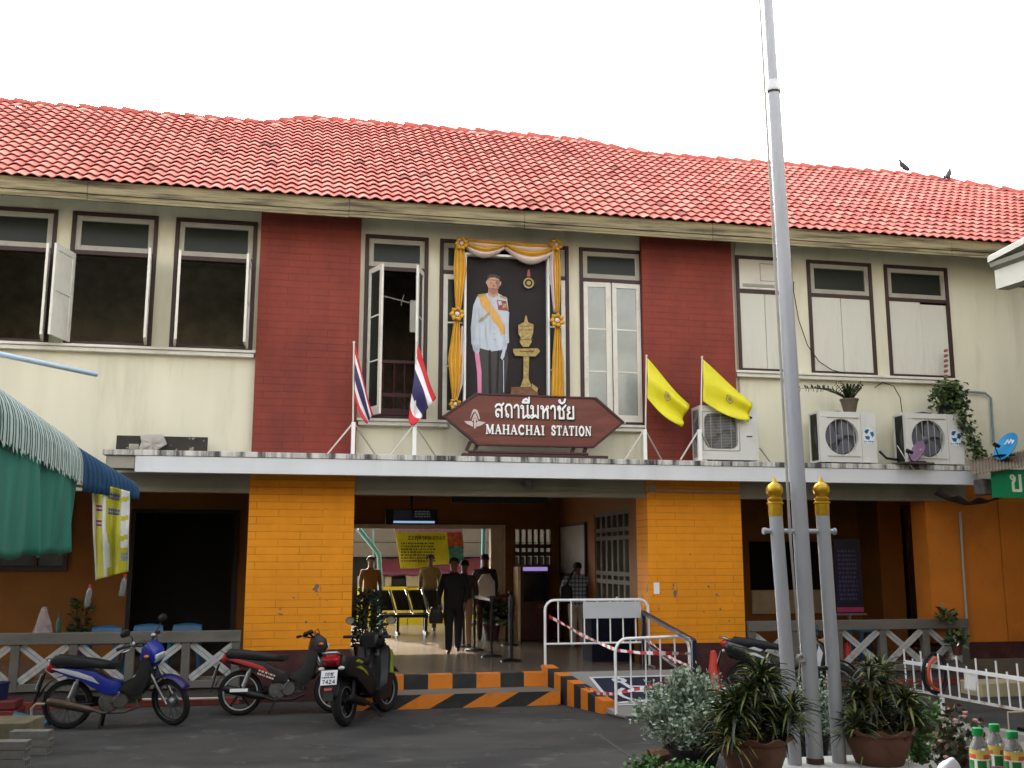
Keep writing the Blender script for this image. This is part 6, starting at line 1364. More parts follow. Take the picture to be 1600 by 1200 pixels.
broadplant('dark leafy potted plant at the left edge of the entrance behind the black scooter', 573, 1046, PL, 1.12, 620, .27, .2, 31, mats=[mat('deep_leaf', (22, 34, 20), .7, var=.3, bump=0), mat('deep_leaf_mid', (32, 46, 26), .7, var=.3, bump=0)], ll=(.07, .13))
broadplant('broad-leaved potted plant behind the belt posts beside the rear doorway', 768, 1000, PL, .8, 120, .3, .18, 33, ll=(.2, .36))
# rear platform: teal posts, roof edge, stall across the track
teal = mat('teal_post_paint', (120, 190, 190), .5, var=.06)
y9 = 8.6
m = MB(); 
def tp(label, pts, r=.055):
    m = MB(); m.tube([wp(x, y, y9) for x, y in pts], r, 10); m.build('platform_post', teal, label=label, cat='post', smooth=50)
tp('pale teal post with an angled brace at the left of the rear doorway', [(560, 826), (592, 866), (594, 900), (594, 985)])
tp('pale teal straight post seen at the right of the rear doorway', [(757, 800), (754, 910), (752, 985)])
tp('thin grey upright post behind the left bench seats', [(584, 800), (584, 880), (584, 985)], .02)
m = MB(); m.box(-2, 8.2, 2.92, 9, 8.35, 3.05); m.box(-2, 5.75, 3.05, 9, 8.6, 3.1); m.build('platform_roof', mat('roof_sheet_grey', (150, 150, 146), .6, var=.1), B)
yb_ = 14.5
stall_l = W(480, 860, yb_)[0]; stall_r = W(1120, 860, yb_)[0]
t = wthing('market_stall_row', 'row of market stalls with red awning and yellow counters across the track', 'stall', ((stall_l + stall_r) / 2, yb_, -.4))
slat = mat('beige_shutter_slat', (104, 96, 84), .7, var=.12, scale=2, bump=.1)
m = MB(); z = 2.0
for k in range(9): m.box(stall_l, yb_ + .02 * (k % 2), z + k * .42, stall_r, yb_ + .1, z + k * .42 + .4)
m.build('slatted_front', slat, t)
m = MB(); m.box(stall_l, yb_ + .12, -.4, stall_r, yb_ + 3, 6); m.build('back_wall', dark, t)
z1_ = W(650, 880, yb_ - 1)[1]; z0_ = W(650, 899, yb_ - 1)[1]
m = MB(); m.grid(lambda u, v: (W(585, 880, yb_)[0] + u * (W(775, 880, yb_)[0] - W(585, 880, yb_)[0]), yb_ - .1 - 1.0 * v, z1_ + .12 - (z1_ + .12 - z0_) * v + .012 * math.sin(u * 40)), 60, 4); m.build('awning', mat('red_tarpaulin', (84, 8, 16), .55, var=.12, bump=.1), t, smooth=True, solid=.02)
yc = yb_ - .9; zc1 = W(650, 917, yc)[1]; zc0 = W(650, 940, yc)[1]
m = MB()
for pa, pb in (((560, 917), (636, 966)), ((638, 918), (706, 966)), ((735, 917), (752, 966)), ((708, 930), (733, 966))):
    a, b = W(*pa, yc), W(*pb, yc); m.box(a[0], yc, -.4 if pb[1] > 950 else b[1], b[0], yc + .5, a[1])
m.build('counter', mat('yellow_counter', (222, 196, 30), .5, var=.12, scale=3), t, bevel=.01)
m = MB(); cols = [mat('goods_grey', (150, 156, 150), .6), mat('goods_blue', (60, 90, 160), .5), mat('goods_cream', (210, 200, 170), .6), mat('goods_black', (30, 30, 34), .5)]
rnd = random.Random(44); x = W(560, 900, yc)[0]
while x < W(752, 900, yc)[0]:
    wd = rnd.uniform(.15, .5); h = rnd.uniform(.1, .45); m.box(x, yc + .1, zc1 + .003, x + wd * .9, yc + .4, zc1 + h, rnd.randrange(4)); x += wd
m.build('goods', cols, t, bevel=.01)
m = MB(); m.box(stall_l, yb_ - 1.6, -.4, stall_r, yb_, .15); m.build('stall_floor', conc, t)
# poster stand and furniture on the right veranda
y_ = 1.1; a, b = W(1302, 842, y_), W(1350, 958, y_)
t = wthing('poster_stand', 'narrow dark navy poster stand with a pink foot on the right veranda', 'poster stand', ((a[0] + b[0]) / 2, y_, PL))
m = MB(); m.box(a[0], y_, b[1], b[0], y_ + .03, a[1]); mpan = m
m = MB(); m.box(a[0], y_ - .004, b[1] + .02, b[0], y_ - .001, b[1] + .1, 0); m.build('pink_band', mat('pink_band', (160, 50, 90), .4), t)
m = mpan; scribble(m, (a[0] + .06, y_ - .003, b[1] + .2), (1, 0, 0), (0, 0, 1), (0, -1, 0), (b[0] - a[0]) * .7, (a[1] - b[1]) * .7, 12, 1, random.Random(61)); m.build('panel', [mat('navy_poster', (22, 22, 44), .4, var=.4, scale=4), mat('dim_print', (70, 64, 96), .5)], t)
m = MB(); m.box(a[0] - .04, y_ - .12, PL, b[0] + .06, y_ + .15, PL + .05); m.bar(((a[0] + b[0]) / 2, y_ + .05, PL), ((a[0] + b[0]) / 2, y_ + .05, b[1] + .3), .04, .04); m.box(a[0], y_ - .01, b[1] - .03, b[0] + .05, y_ + .04, b[1] - .002); m.build('stand', steel, t)
broadplant('small green potted plant on the right veranda behind the timber rail', 1478, 975, .95, .2, 50, .12, .001, 35, pot=False, ll=(.1, .18))
broadplant('leafy plant low behind the white cross at the right end of the rail', 1496, 1024, PL + .1, .36, 70, .14, .08, 36, ll=(.1, .18))
def chair(label, px, py, y, rgb, n_='plastic_chair'):
    c = W(px, py, y); top = c[1]; t = thing(n_, label, 'chair', (c[0], y, PL), group='plastic chairs behind the left veranda rail' if 'left' in label or 'blue' in label else None)
    cm = mat('plastic_' + str(rgb[0]), rgb, .45, var=.05, bump=0); h = top - PL
    m = MB(); m.grid(lambda u, v: ((u - .5) * (.46 - .06 * v), .2 + .08 * v + .05 * math.cos((u - .5) * 3.1), .42 + (h - .42) * v + (.02 * math.sin(u * 3.14) if v > .9 else 0)), 8, 6); m.build('backrest', cm, t, smooth=True, solid=.012)
    m = MB(); m.box(-.22, -.22, .4, .22, .22, .43); m.build('seat', cm, t, bevel=.01)
    for sx in (-1, 1):
        for sy in (-1, 1): m = MB(); m.bar((sx * .19, sy * .19, .4), (sx * .23, sy * .23, 0), .04, .04); m.build('leg', cm, t)
for l, px, py in (('blue plastic chair back showing above the left rail, nearest to the hanging bottles', 162, 982), ('blue plastic chair back in the middle of the three above the rail', 228, 979), ('blue plastic chair back closest to the left yellow pillar', 290, 978)): chair(l, px, py, .75, (30, 84, 116))
chair('teal plastic chair behind the right rail beside the steel post', 1300, 976, .8, (30, 100, 96)); chair('teal plastic chair behind the white crosses of the right rail', 1352, 978, .8, (30, 100, 96))
# things on the left rail
c = wp(66, 985, -.02)
def fnb(u, v): a = u * 6.2832; r = .11 * (1 - .75 * v) * (1 + .18 * math.sin(5 * a + v * 4)); return (c[0] + r * math.cos(a) * 1.1, .0 + r * .6 * math.sin(a), .99 + v * .34 + .01 * math.sin(a * 3))
m = MB(); m.grid(fnb, 20, 9); m.build('plastic_bag', mat('hazy_plastic', (170, 160, 160), .25, trans=.0, var=.3, scale=15, alpha=.45), smooth=True, label='clear knotted plastic bag standing on the left timber rail', cat='plastic bag')
c = W(90, 985, -.02); m = MB(); m.lathe([(.035, .99), (.037, 1.12), (.014, 1.18), (.013, 1.22)], (c[0], -.0, 0), 12); m.lathe([(.006, 1.222), (.005, 1.29)], (c[0], 0, 0), 6); m.build('bottle', mat('green_glass', (40, 80, 66), .15), smooth=40, label='small green glass bottle with a straw on the left timber rail', cat='bottle')
broadplant('dark spiky plant behind the left rail below the hanging bottle', 122, 1030, PL, .95, 130, .16, .12, 38, ll=(.1, .17))
# ======================= PEOPLE =======================
def person(label, loc, rz, H, J, cols, hair=(24, 20, 18), extras=None):
    """J: joints for one pose, metres in a 1.7 m body facing -Y; both sides given"""
    t = thing('person', label, 'person', loc, rz); k = H / 1.7
    V = []; Rr = []; E = []; tag = []; bk_ = cols.get('bulk', 1.12)
    def n(p, r, tg, par=None):
        V.append(Vector(p) * k); kk_ = k * (bk_ if tg in 'PS' else 1); Rr.append((r[0] * kk_, r[1] * kk_) if isinstance(r, tuple) else (r * kk_, r * kk_)); tag.append(tg)
        if par is not None: E.append((par, len(V) - 1))
        return len(V) - 1
    lean = J.get('lean', 0)
    pel = n((0, 0, .93), (.155, .115), 'P'); wa = n((0, -lean * .3, 1.08), (.14, .105), 'S', pel); ch = n((0, -lean * .8, 1.27), (.165, .12), 'S', wa); nb = n((0, -lean, 1.41), (.09, .075), 'S', ch)
    nk = n((0, -lean * 1.05, 1.47), .052, 'K', nb); hb = n((0, -lean * 1.1 - .01, 1.545), (.066, .08), 'K', nk); hd = n((0, -lean * 1.1 - .012, 1.62), (.076, .094), 'K', hb); n((0, -lean * 1.1 - .0, 1.672), (.055, .07), 'K', hd)
    for s, sd in ((-1, 'L'), (1, 'R')):
        hp, kn, an, to = J['leg' + sd]
        a = n((s * .09, 0, .86), .095, 'P', pel); b = n(kn, .062, 'P', n(tuple((Vector((s * .09, 0, .86)) + Vector(kn)) / 2), .08, 'P', a)); c_ = n(an, .05, 'P', n(tuple((Vector(kn) + Vector(an)) / 2), .058, 'P', b)); n(to, (.042, .03), 'F', n(tuple(Vector(an) + Vector((0, 0, -.06))), .045, 'F', c_))
        sh, el, wr = J['arm' + sd]
        a = n(sh, .062, 'S', ch); b = n(el, .046, 'S', n(tuple((Vector(sh) + Vector(el)) / 2), .052, 'S', a)); c_ = n(wr, .03, 'A', n(tuple((Vector(el) + Vector(wr)) / 2), .038, 'A', b))
        d = (Vector(wr) - Vector(el)).normalized(); pm_ = n(tuple(Vector(wr) + d * .06), (.036, .02), 'K', c_); side = Vector((0, 1, 0)).cross(d).normalized() if abs(d.y) < .9 else Vector((1, 0, 0)); fw_ = d.cross(side)
        for q, (off, ln) in enumerate(((-.028, .065), (-.01, .08), (.01, .085), (.028, .075))):
            f1 = n(tuple(Vector(wr) + d * (.1) + fw_ * off), .0095, 'K', pm_); n(tuple(Vector(wr) + d * (.1 + ln * .8) + fw_ * off + side * (-s * .02)), .0075, 'K', f1)
        n(tuple(Vector(wr) + d * .1 + fw_ * -.055 + side * (-s * .01)), .009, 'K', n(tuple(Vector(wr) + d * .055 + fw_ * -.04), .011, 'K', c_))
    me = bpy.data.meshes.new('p'); me.from_pydata([tuple(v) for v in V], E, []); o = bpy.data.objects.new('tmp', me); COL.objects.link(o)
    o.modifiers.new('s', 'SKIN'); u = o.modifiers.new('u', 'SUBSURF'); u.levels = 2; u.render_levels = 2
    sv = me.skin_vertices[0].data
    for i, r in enumerate(Rr): sv[i].radius = r; sv[i].use_root = (i == 0)
    bpy.context.view_layer.update(); ev = o.evaluated_get(bpy.context.evaluated_depsgraph_get()); m2 = bpy.data.meshes.new_from_object(ev)
    bpy.data.objects.remove(o)
    q = MB(); q.v = [v.co.copy() for v in m2.vertices]; q.f = [tuple(p.vertices) for p in m2.polygons]
    mi = {'P': 1, 'S': 0, 'K': 2, 'F': 3, 'A': cols.get('arm', 0)}
    for p in m2.polygons:
        c = p.center; best = 1e9; bt = 'S'
        for (i, j) in E:
            a, b = V[i], V[j]; ab = b - a; f = max(0, min(1, (c - a).dot(ab) / max(ab.length_squared, 1e-9))); dd_ = (c - a - ab * f).length / ((Rr[i][0] + Rr[j][0]) / 2 + .02)
            if dd_ < best: best = dd_; bt = tag[j] if f > .35 or tag[i] != 'P' else tag[i]
        if c.z > 1.46 * k: bt = 'K'
        elif bt in 'PS' and abs(c.x) < .16 * k: bt = 'P' if c.z < cols.get('waist', .96) * k else 'S'
        q.m.append(mi[bt])
    hy = -lean * 1.1 * k
    # face on the same surface: nose, lips, eyes, ears
    q.add([(0, hy - .128 * k, 1.6 * k), (-.014 * k, hy - .105 * k, 1.597 * k), (.014 * k, hy - .105 * k, 1.597 * k), (0, hy - .1 * k, 1.645 * k)], [(0, 2, 3), (0, 3, 1), (0, 1, 2)], 2)
    for s in (-1, 1): q.ball((s * .03 * k, hy - .1 * k, 1.632 * k), .009 * k, 6, 4); q.ball((s * .08 * k, hy + .0, 1.61 * k), .022 * k, 6, 2, (.4, .7, 1.2))
    q.ball((0, hy - .1 * k, 1.572 * k), .018 * k, 6, 4, (1, .4, .25))
    ms = [mat('cloth_%d_%d_%d' % cols['top'], cols['top'], .85, var=cols.get('tv', .12), scale=cols.get('ts', 8)), mat('cloth_%d_%d_%d' % cols['low'], cols['low'], .85), mat('brown_skin', (112, 76, 56), .6), mat('shoe_%d' % cols['shoe'][0], cols['shoe'], .6), mat('dark_feature', (30, 18, 16), .5)]
    q.build('body', ms, t, smooth=True)
    m = MB(); N = 14
    m.grid(lambda u, v: ((.088 * math.sin(v * 1.75) * math.cos(u * 6.2832)) * k, hy + (-.002 + .105 * math.sin(v * 1.75) * math.sin(u * 6.2832) + .012) * k + (0), (1.622 + .098 * math.cos(v * (1.75 if math.sin(u * 6.2832) > -.3 else 1.15)) + 0) * k), N, 6)
    m.build('hair', mat('hair_%d' % hair[0], hair, .7, var=.2, scale=40), t, smooth=True, solid=.01)
    if extras: extras(t, k)
    return t
ST = dict(legL=(0, (-.1, -.01, .48), (-.1, .01, .09), (-.12, -.14, .03)), legR=(0, (.1, -.01, .48), (.1, .01, .09), (.12, -.14, .03)),
          armL=((-.19, 0, 1.36), (-.23, .02, 1.1), (-.23, -.06, .88)), armR=((.19, 0, 1.36), (.23, .02, 1.1), (.23, -.06, .88)))
WK = dict(ST, legL=(0, (-.09, -.14, .5), (-.09, -.12, .1), (-.1, -.27, .05)), legR=(0, (.09, .02, .48), (.09, .24, .14), (.1, .13, .04)), armR=((.19, 0, 1.36), (.25, -.06, 1.1), (.2, -.18, .9)), armL=((-.19, 0, 1.36), (-.25, .06, 1.1), (-.26, -.02, .86)))
def hgt(px, ft, hd): g_ = G(px, ft, PL); return g_, W(px, hd, g_[1])[1] - PL
def bagx(t, k):
    m = MB(); m.pod([(-.14, .0), (.14, .0), (.16, .12), (.1, .3), (-.1, .3), (-.16, .12)], .06); m.T = None
    m.v = [Vector((v.x * .8 - .3, v.y - .02, v.z * .9 + .5)) for v in m.v]; m.build('hand_bag', black, t, smooth=60)
    m = MB(); m.tube([(-.36, -.02, .77), (-.3, -.02, .88), (-.22, -.02, .77)], .01, 5); m.build('bag_strap', black, t)
g_, h_ = hgt(708, 1021, 873)
person('man in loose black clothes walking towards the camera through the hall', (g_[0], g_[1], PL), R(-6), h_ * 1.0, WK, dict(top=(14, 14, 15), low=(13, 13, 14), shoe=(12, 12, 12), arm=0, bulk=1.36), extras=bagx)
g2, h2 = hgt(728, 1008, 895)
person('person in tan trousers half hidden behind the walking man in black', (g_[0] + .32, g_[1] + .9, PL), R(170), 1.55, WK, dict(top=(60, 48, 40), low=(150, 122, 90), shoe=(60, 50, 44)))
def pack(t, k):
    m = MB(); m.pod([(-.13, .95), (.1, .92), (.13, 1.1), (.11, 1.32), (-.02, 1.4), (-.14, 1.3), (-.16, 1.1)], .09, 0, .17)
    m.v = [Vector((v.x * .8 + .2, v.y - .02, v.z * .8 + .02)) for v in m.v]; m.build('backpack', mat('black_bag_cloth', (22, 24, 30), .8, var=.2), t, smooth=60)
    m = MB(); m.tube([(.2, .16, 1.05), (.1, .13, 1.3), (.0, .1, 1.44), (-.06, -.06, 1.42)], .018, 6); m.build('bag_strap', black, t)
g3, h3 = hgt(899, 1010, 880)
pl_ = mat('cloth_112_118_128', (150, 160, 174), .85, var=.05); n = pl_.node_tree; bb = n.nodes['Principled BSDF']     # woven check
tc = n.nodes.new('ShaderNodeTexCoord'); old = bb.inputs['Base Color'].links[0].from_socket
for ax_, fr_ in (('X', 46), ('Z', 42)):
    wv = n.nodes.new('ShaderNodeTexWave'); wv.bands_direction = ax_; wv.inputs['Scale'].default_value = fr_ / 10; wv.inputs['Distortion'].default_value = .3; n.links.new(tc.outputs['Object'], wv.inputs[0])
    mr_ = n.nodes.new('ShaderNodeMapRange'); mr_.inputs[1].default_value = .55; mr_.inputs[2].default_value = .8; mr_.inputs[4].default_value = .7; n.links.new(wv.outputs[1], mr_.inputs[0])
    mx_ = n.nodes.new('ShaderNodeMix'); mx_.data_type = 'RGBA'; mx_.inputs[7].default_value = L((34, 44, 66)); n.links.new(old, mx_.inputs[6]); n.links.new(mr_.outputs[0], mx_.inputs[0]); old = mx_.outputs[2]
n.links.new(old, bb.inputs['Base Color'])
JB = dict(ST, lean=.03, armL=((-.23, 0, 1.36), (-.34, -.03, 1.1), (-.26, -.2, 1.02)), armR=((.23, 0, 1.36), (.34, -.03, 1.1), (.26, -.2, 1.02)))
person('man in a blue check shirt and pale trousers standing with his back turned', (g3[0] + .05, g3[1], PL), R(160), h3, JB, dict(top=(112, 118, 128), low=(158, 152, 140), shoe=(190, 186, 176), waist=.86, bulk=1.45), extras=pack)
person('person in an orange shirt standing beyond the bench at the far left of the doorway', (W(578, 935, 8)[0], 8.0, PL), R(10), 1.62, ST, dict(top=(110, 70, 14), low=(60, 50, 46), shoe=(40, 36, 34), arm=2))
def wbag(t, k): pass
person('person in a yellow shirt standing in front of the bench on the rear platform', (W(671, 985, 8.1)[0], 8.1, PL), R(-12), 1.66, ST, dict(top=(122, 108, 60), low=(96, 84, 66), shoe=(60, 56, 52), arm=2))
def tote(t, k):
    m = MB(); m.pod([(-.17, .86), (.15, .84), (.19, 1.1), (.1, 1.28), (-.06, 1.3), (-.16, 1.14)], .09, 0, .2); m.v = [v + Vector((-.04, 0, 0)) for v in m.v]; m.build('white_tote_bag', mat('white_bag_cloth', (206, 202, 194), .8, var=.1), t, smooth=60)
g5 = G(760, 1000, PL)
person('person with a large white bag on the back standing by the belt posts', (W(757, 1000, 5.2)[0], 5.2, PL), R(170), 1.66, ST, dict(top=(60, 58, 66), low=(76, 40, 38), shoe=(40, 36, 34)), extras=lambda t, k: tote(t, k))
# low cabinets in front of the man with the check shirt
m = MB(); m.box(HX - .7, .75, PL, HX - .02, 1.3, PL + .72); m.build('counter_desk', mat('dark_navy_cloth_desk', (20, 22, 34), .95, var=.2, spec=.1), bevel=.01, label='low dark desk under the lattice opening of the hall', cat='desk')
m = MB(); m.box(HX - .62, .85, PL + .725, HX - .25, 1.2, PL + .74); m.build('paper_stack', white_old, label='sheet of white paper lying on the low dark desk', cat='paper')
m = MB(); m.lathe([(.04, 0), (.045, .16), (.03, .2), (.02, .26)], (HX - .15, 1.15, PL + .725), 12); m.build('bottle', mat('hazy_bottle', (190, 196, 190), .2), smooth=40, label='pale plastic bottle standing on the low dark desk', cat='bottle')
# ======================= FOREGROUND: FLAGPOLE, PLANTS, LEFT AND RIGHT SIDE =======================
galv = mat('painted_grey_steel', (158, 161, 166), .42, .1, var=.1, scale=3, bump=.08, dirt=.35, dirt_rgb=(112, 112, 112), stretch=(1, 1, .25), dscale=4)
FZ = .22
pb = G(1274, 1193, FZ)
plz = mat('white_floor_tiles', (205, 205, 200), .5, var=.06); 
m = MB(); g1 = G(1190, 1190, FZ)
pw = MB(); a0 = G(1145, 1184, FZ); a1 = G(1345, 1180, FZ)
x0, x1 = a0[0] - .1, a1[0] + .25; y1 = pb[1] + .3; y0 = y1 - 1.7
t = wthing('flagpole_plinth', 'low white tiled plinth at the foot of the flagpole', 'plinth', ((x0 + x1) / 2, (y0 + y1) / 2, 0))
m = MB(); nt_ = 6
for i in range(nt_):
    for j in range(nt_): m.box(x0 + (x1 - x0) * i / nt_ + .004, y0 + (y1 - y0) * j / nt_ + .004, FZ - .012, x0 + (x1 - x0) * (i + 1) / nt_ - .004, y0 + (y1 - y0) * (j + 1) / nt_ - .004, FZ)
m.build('tiles', plz, t, bevel=.003)
m = MB(); m.box(x0, y0, 0, x1, y1, FZ - .006); m.build('base', conc, t)
def pole_top(py, X, Y): return W(X, py, Y)[1]
Yp = pb[1]
t = wthing('flagpole', 'tall grey steel flagpole with a collar joint rising in front of the station', 'flagpole', (pb[0], Yp, FZ))
tp_ = W(1201, -20, Yp); jt = W(1208, 140, Yp); lo = Vector((pb[0], Yp, FZ)); 
rb = .072; 
def onpole(z): f = (z - FZ) / (jt[1] - FZ); return Vector((pb[0] + (jt[0] - pb[0]) * f, Yp, z))
ptop = onpole(jt[1] + 2.2)
m = MB(); m.tube([lo + Vector((0, 0, .0)), onpole(1.5), onpole(3.5), Vector((jt[0], Yp, jt[1]))], [rb, rb, rb * .95, rb * .86], 20); m.build('lower_tube', galv, t, smooth=50)
m = MB(); m.tube([Vector((jt[0], Yp, jt[1] + .0)), ptop], [rb * .72, rb * .66], 20); m.build('upper_tube', galv, t, smooth=50)
m = MB(); j = Vector((jt[0], Yp, jt[1])); m.tube([j + Vector((0, 0, -.03)), j + Vector((0, 0, -.015)), j + Vector((0, 0, .02)), j + Vector((0, 0, .075)), j + Vector((0, 0, .09))], [rb * .87, rb * .98, rb * .95, rb * .84, rb * .76], 20); m.build('collar', mat('light_collar_paint', (190, 192, 194), .4, .3), t, smooth=35)
m = MB(); m.tube([j + Vector((0, 0, -.04)), j + Vector((0, 0, -.025))], rb * .99, 20); m.build('collar_band', blackm, t)
m = MB(); m.tube([lo + Vector((0, 0, .001)), lo + Vector((0, 0, .05))], rb * 1.06, 18); m.build('foot_band', mat('rust_brown', (70, 50, 42), .8), t)
m = MB(); kz = W(1245, 1028, Yp)[1]; o_ = Vector((-.09, -.02, 0))
for dx in (0, .014): m.tube([onpole(kz) + Vector((-.1, -.03, 0)) , onpole(2.2) + Vector((-.125 + dx, -.02, 0)), onpole(3.5) + Vector((-.105 + dx, 0, 0)), onpole(5) + Vector((-.1 + dx, 0, 0)), ptop + Vector((-.085 + dx * .6, 0, 0))], .0065, 5)
for k in range(5): a = k * 1.2; m.tube([onpole(kz) + Vector((-.1 + .03 * math.cos(a + b), -.035 + .02 * math.sin(a), .035 * math.sin(a + b))) for b in (0, 1, 2, 3, 4, 5)], .006, 5)
m.tube([onpole(kz) + Vector((-.1, -.03, 0)), onpole(kz - .2) + Vector((-.13, -.03, 0)), onpole(kz - .42) + Vector((-.12, -.03, 0)), onpole(kz - .3) + Vector((-.09, -.03, 0)), onpole(kz) + Vector((-.09, -.03, 0))], .005, 5)
m.build('halyard_rope', mat('grey_rope', (170, 168, 160), .9, bump=.3, bscale=200), t, smooth=True)
def sidepost(label, bx, by_, tx, ty, w_):
    c0 = G(bx, by_, FZ); top = W(tx, ty, Yp); base = Vector((W(bx, by_, Yp)[0], Yp, FZ)); tz = top[1]
    t = wthing('finial_post', label, 'post', base); t_ = Vector((top[0], Yp, tz))
    m = MB(); r = w_; m.tube([base, t_], [r, r * .97], 18); m.build('post_tube', galv, t, smooth=50)
    m = MB(); m.T = Matrix.Translation(t_)
    m.lathe([(r * 1.0, -.02), (r * 1.03, .0), (r * 1.03, .085), (r * 1.2, .09), (r * 1.2, .1), (r * .95, .11), (r * 1.12, .125), (r * 1.12, .137), (r * .8, .145), (r * .72, .155), (r * 1.0, .17), (r * 1.2, .195), (r * 1.24, .22), (r * 1.14, .245), (r * .88, .265), (r * .5, .278), (r * .34, .288), (r * .3, .3), (r * .14, .325), (.001, .34)], (0, 0, 0), 22); m.build('finial', gold, t, smooth=50)
    return t_
lA = sidepost('left grey steel post with a golden finial beside the flagpole', 1243, 1215, 1212, 803, .062)
lB = sidepost('right grey steel post with a golden finial beside the flagpole', 1313, 1215, 1285, 802, .062)
zc_ = W(1250, 830, Yp)[1]
m = MB(); m.tube([(lA.x - .1, Yp, zc_), (lB.x + .11, Yp, zc_)], .022, 10); m.tube([(lA.x - .13, Yp, zc_), (lA.x - .1, Yp, zc_)], .03, 8); m.tube([(lB.x + .1, Yp, zc_), (lB.x + .12, Yp, zc_)], .03, 8); m.build('cross_bolt', galv, label='horizontal steel bolt joining the flagpole to its two side posts', cat='bolt', smooth=50)
z2_ = W(1250, 1045, Yp)[1]
m = MB(); m.tube([(onpole(z2_).x + .0, Yp, z2_), (lB.x + .1, Yp, z2_)], .02, 8); m.build('cross_bolt', blackm, label='lower dark bolt between the flagpole and the right post', cat='bolt', smooth=50)
# clay pots with strap-leaved plants
terra = mat('old_terracotta', (96, 62, 46), .85, var=.25, scale=5, bump=.25, dirt=.6, dirt_rgb=(58, 46, 40), dscale=3)
def claypot(t, r, h, rim):
    m = MB(); N = 40; prof_ = [(.6, 0), (.66, .06), (.86, .55), (.93, .8), (.9, .86), (.96, .9), (rim, .96), (rim * 1.02, 1.0), (rim * .94, 1.0), (.86, .9)]
    vs = []; 
    for i, (a, z) in enumerate(prof_):
        for j in range(N):
            th = 6.2832 * j / N; wv = 1 + (.035 * math.sin(th * 9) if i in (6, 7, 8) else 0); zz = z * h + (.02 * math.sin(th * 9 + 1) if i in (6, 7, 8) else 0)
            vs.append((r * a * wv * math.cos(th), r * a * wv * math.sin(th), zz))
    fs = [(i * N + j, i * N + (j + 1) % N, (i + 1) * N + (j + 1) % N, (i + 1) * N + j) for i in range(len(prof_) - 1) for j in range(N)] + [tuple(range(N))[::-1]]
    m.add(vs, fs); m.build('pot', terra, t, smooth=60)
    m = MB(); m.lathe([(.001, h * .88), (r * .86, h * .88)], n=24, cap=False); m.build('soil', soil, t)
def strap(label, px, rim_py, wpx, Yd, seed, heads, zb):
    L0 = W(px - wpx / 2, rim_py, Yd); R0 = W(px + wpx / 2, rim_py, Yd); r = (R0[0] - L0[0]) / 2 / 1.06; h = L0[1] - zb; cx = (L0[0] + R0[0]) / 2
    t = thing('clay_pot_plant', label, 'potted plant', (cx, Yd, zb), group='strap-leaved plants in clay pots by the flagpole')
    claypot(t, r, h, 1.06); q = MB(); rnd = random.Random(seed); stm = MB()
    for (hx_, hz_, n_, sc_) in heads:
        hc = Vector((hx_, rnd.uniform(-.12, .12), h * .9 + hz_)); stm.tube([(hx_ * .25, 0, h * .85), (hx_ * .7, hc.y * .6, h * .9 + hz_ * .5), hc], [.016, .013, .009], 6)
        for _ in range(int(n_ * 2.3)):
            a = rnd.uniform(0, 6.2832); el = rnd.uniform(.08, 1.35); ln = rnd.uniform(.18, .34) * sc_; wd = rnd.uniform(.009, .015); b0 = hc - Vector((0, 0, rnd.uniform(0, .16)))
            d = Vector((math.cos(a) * math.cos(el), math.sin(a) * math.cos(el), math.sin(el))); side = Vector((-math.sin(a), math.cos(a), 0)); mi = rnd.choice((0, 0, 1, 1, 2, 3) if el > .5 else (0, 0, 0, 1, 2))
            pts = []
            for s in (0, .25, .5, .75, 1): pts.append(b0 + d * ln * s + Vector((0, 0, -ln * (.42 if el > .25 else .75) * s ** 2.1)))
            vs = []
            for s, p in zip((.55, 1, 1, .7, .08), pts): vs += [p - side * wd * s + Vector((0, 0, .004)), p + Vector((0, 0, -.003)), p + side * wd * s + Vector((0, 0, .004))]
            fs = [(i * 3 + j, i * 3 + j + 1, i * 3 + 4 + j, i * 3 + 3 + j) for i in range(4) for j in (0, 1)]
            q.add(vs, fs, mi)
    lm = [mat('strap_leaf_dark', (46, 56, 34), .5, var=.3, scale=12, bump=0), mat('strap_leaf_green', (84, 102, 48), .5, var=.25, scale=12, bump=0), mat('strap_leaf_yellow', (126, 130, 62), .5, var=.2, scale=12, bump=0), mat('strap_leaf_bronze', (76, 58, 38), .5, var=.25, scale=12, bump=0)]
    q.build('foliage', lm, t, smooth=True); stm.build('stems', mat('woody_stem', (90, 78, 58), .9), t); return t
YA = Yp - .35
strap('strap-leaved plant in a clay pot left of the flagpole', 1176, 1152, 112, YA, 51, [(-.16, .34, 60, 1.0), (.1, .54, 75, 1.1), (.27, .18, 55, 1.1), (-.24, .12, 55, .9), (.0, .18, 60, 1), (.16, .28, 55, 1.1), (-.04, .42, 50, .9), (.32, .3, 35, .9), (-.24, .26, 40, .8)], FZ - .02)
strap('strap-leaved plant in a clay pot right of the steel posts', 1371, 1139, 104, YA + .25, 52, [(-.1, .34, 60, 1.0), (.12, .5, 65, 1.0), (.28, .3, 50, 1.0), (-.24, .12, 50, 1.0), (.0, .1, 60, 1.1), (.3, .05, 50, 1), (-.12, .58, 30, .7), (.0, .26, 50, 1), (.36, .16, 40, .9)], FZ - .02)
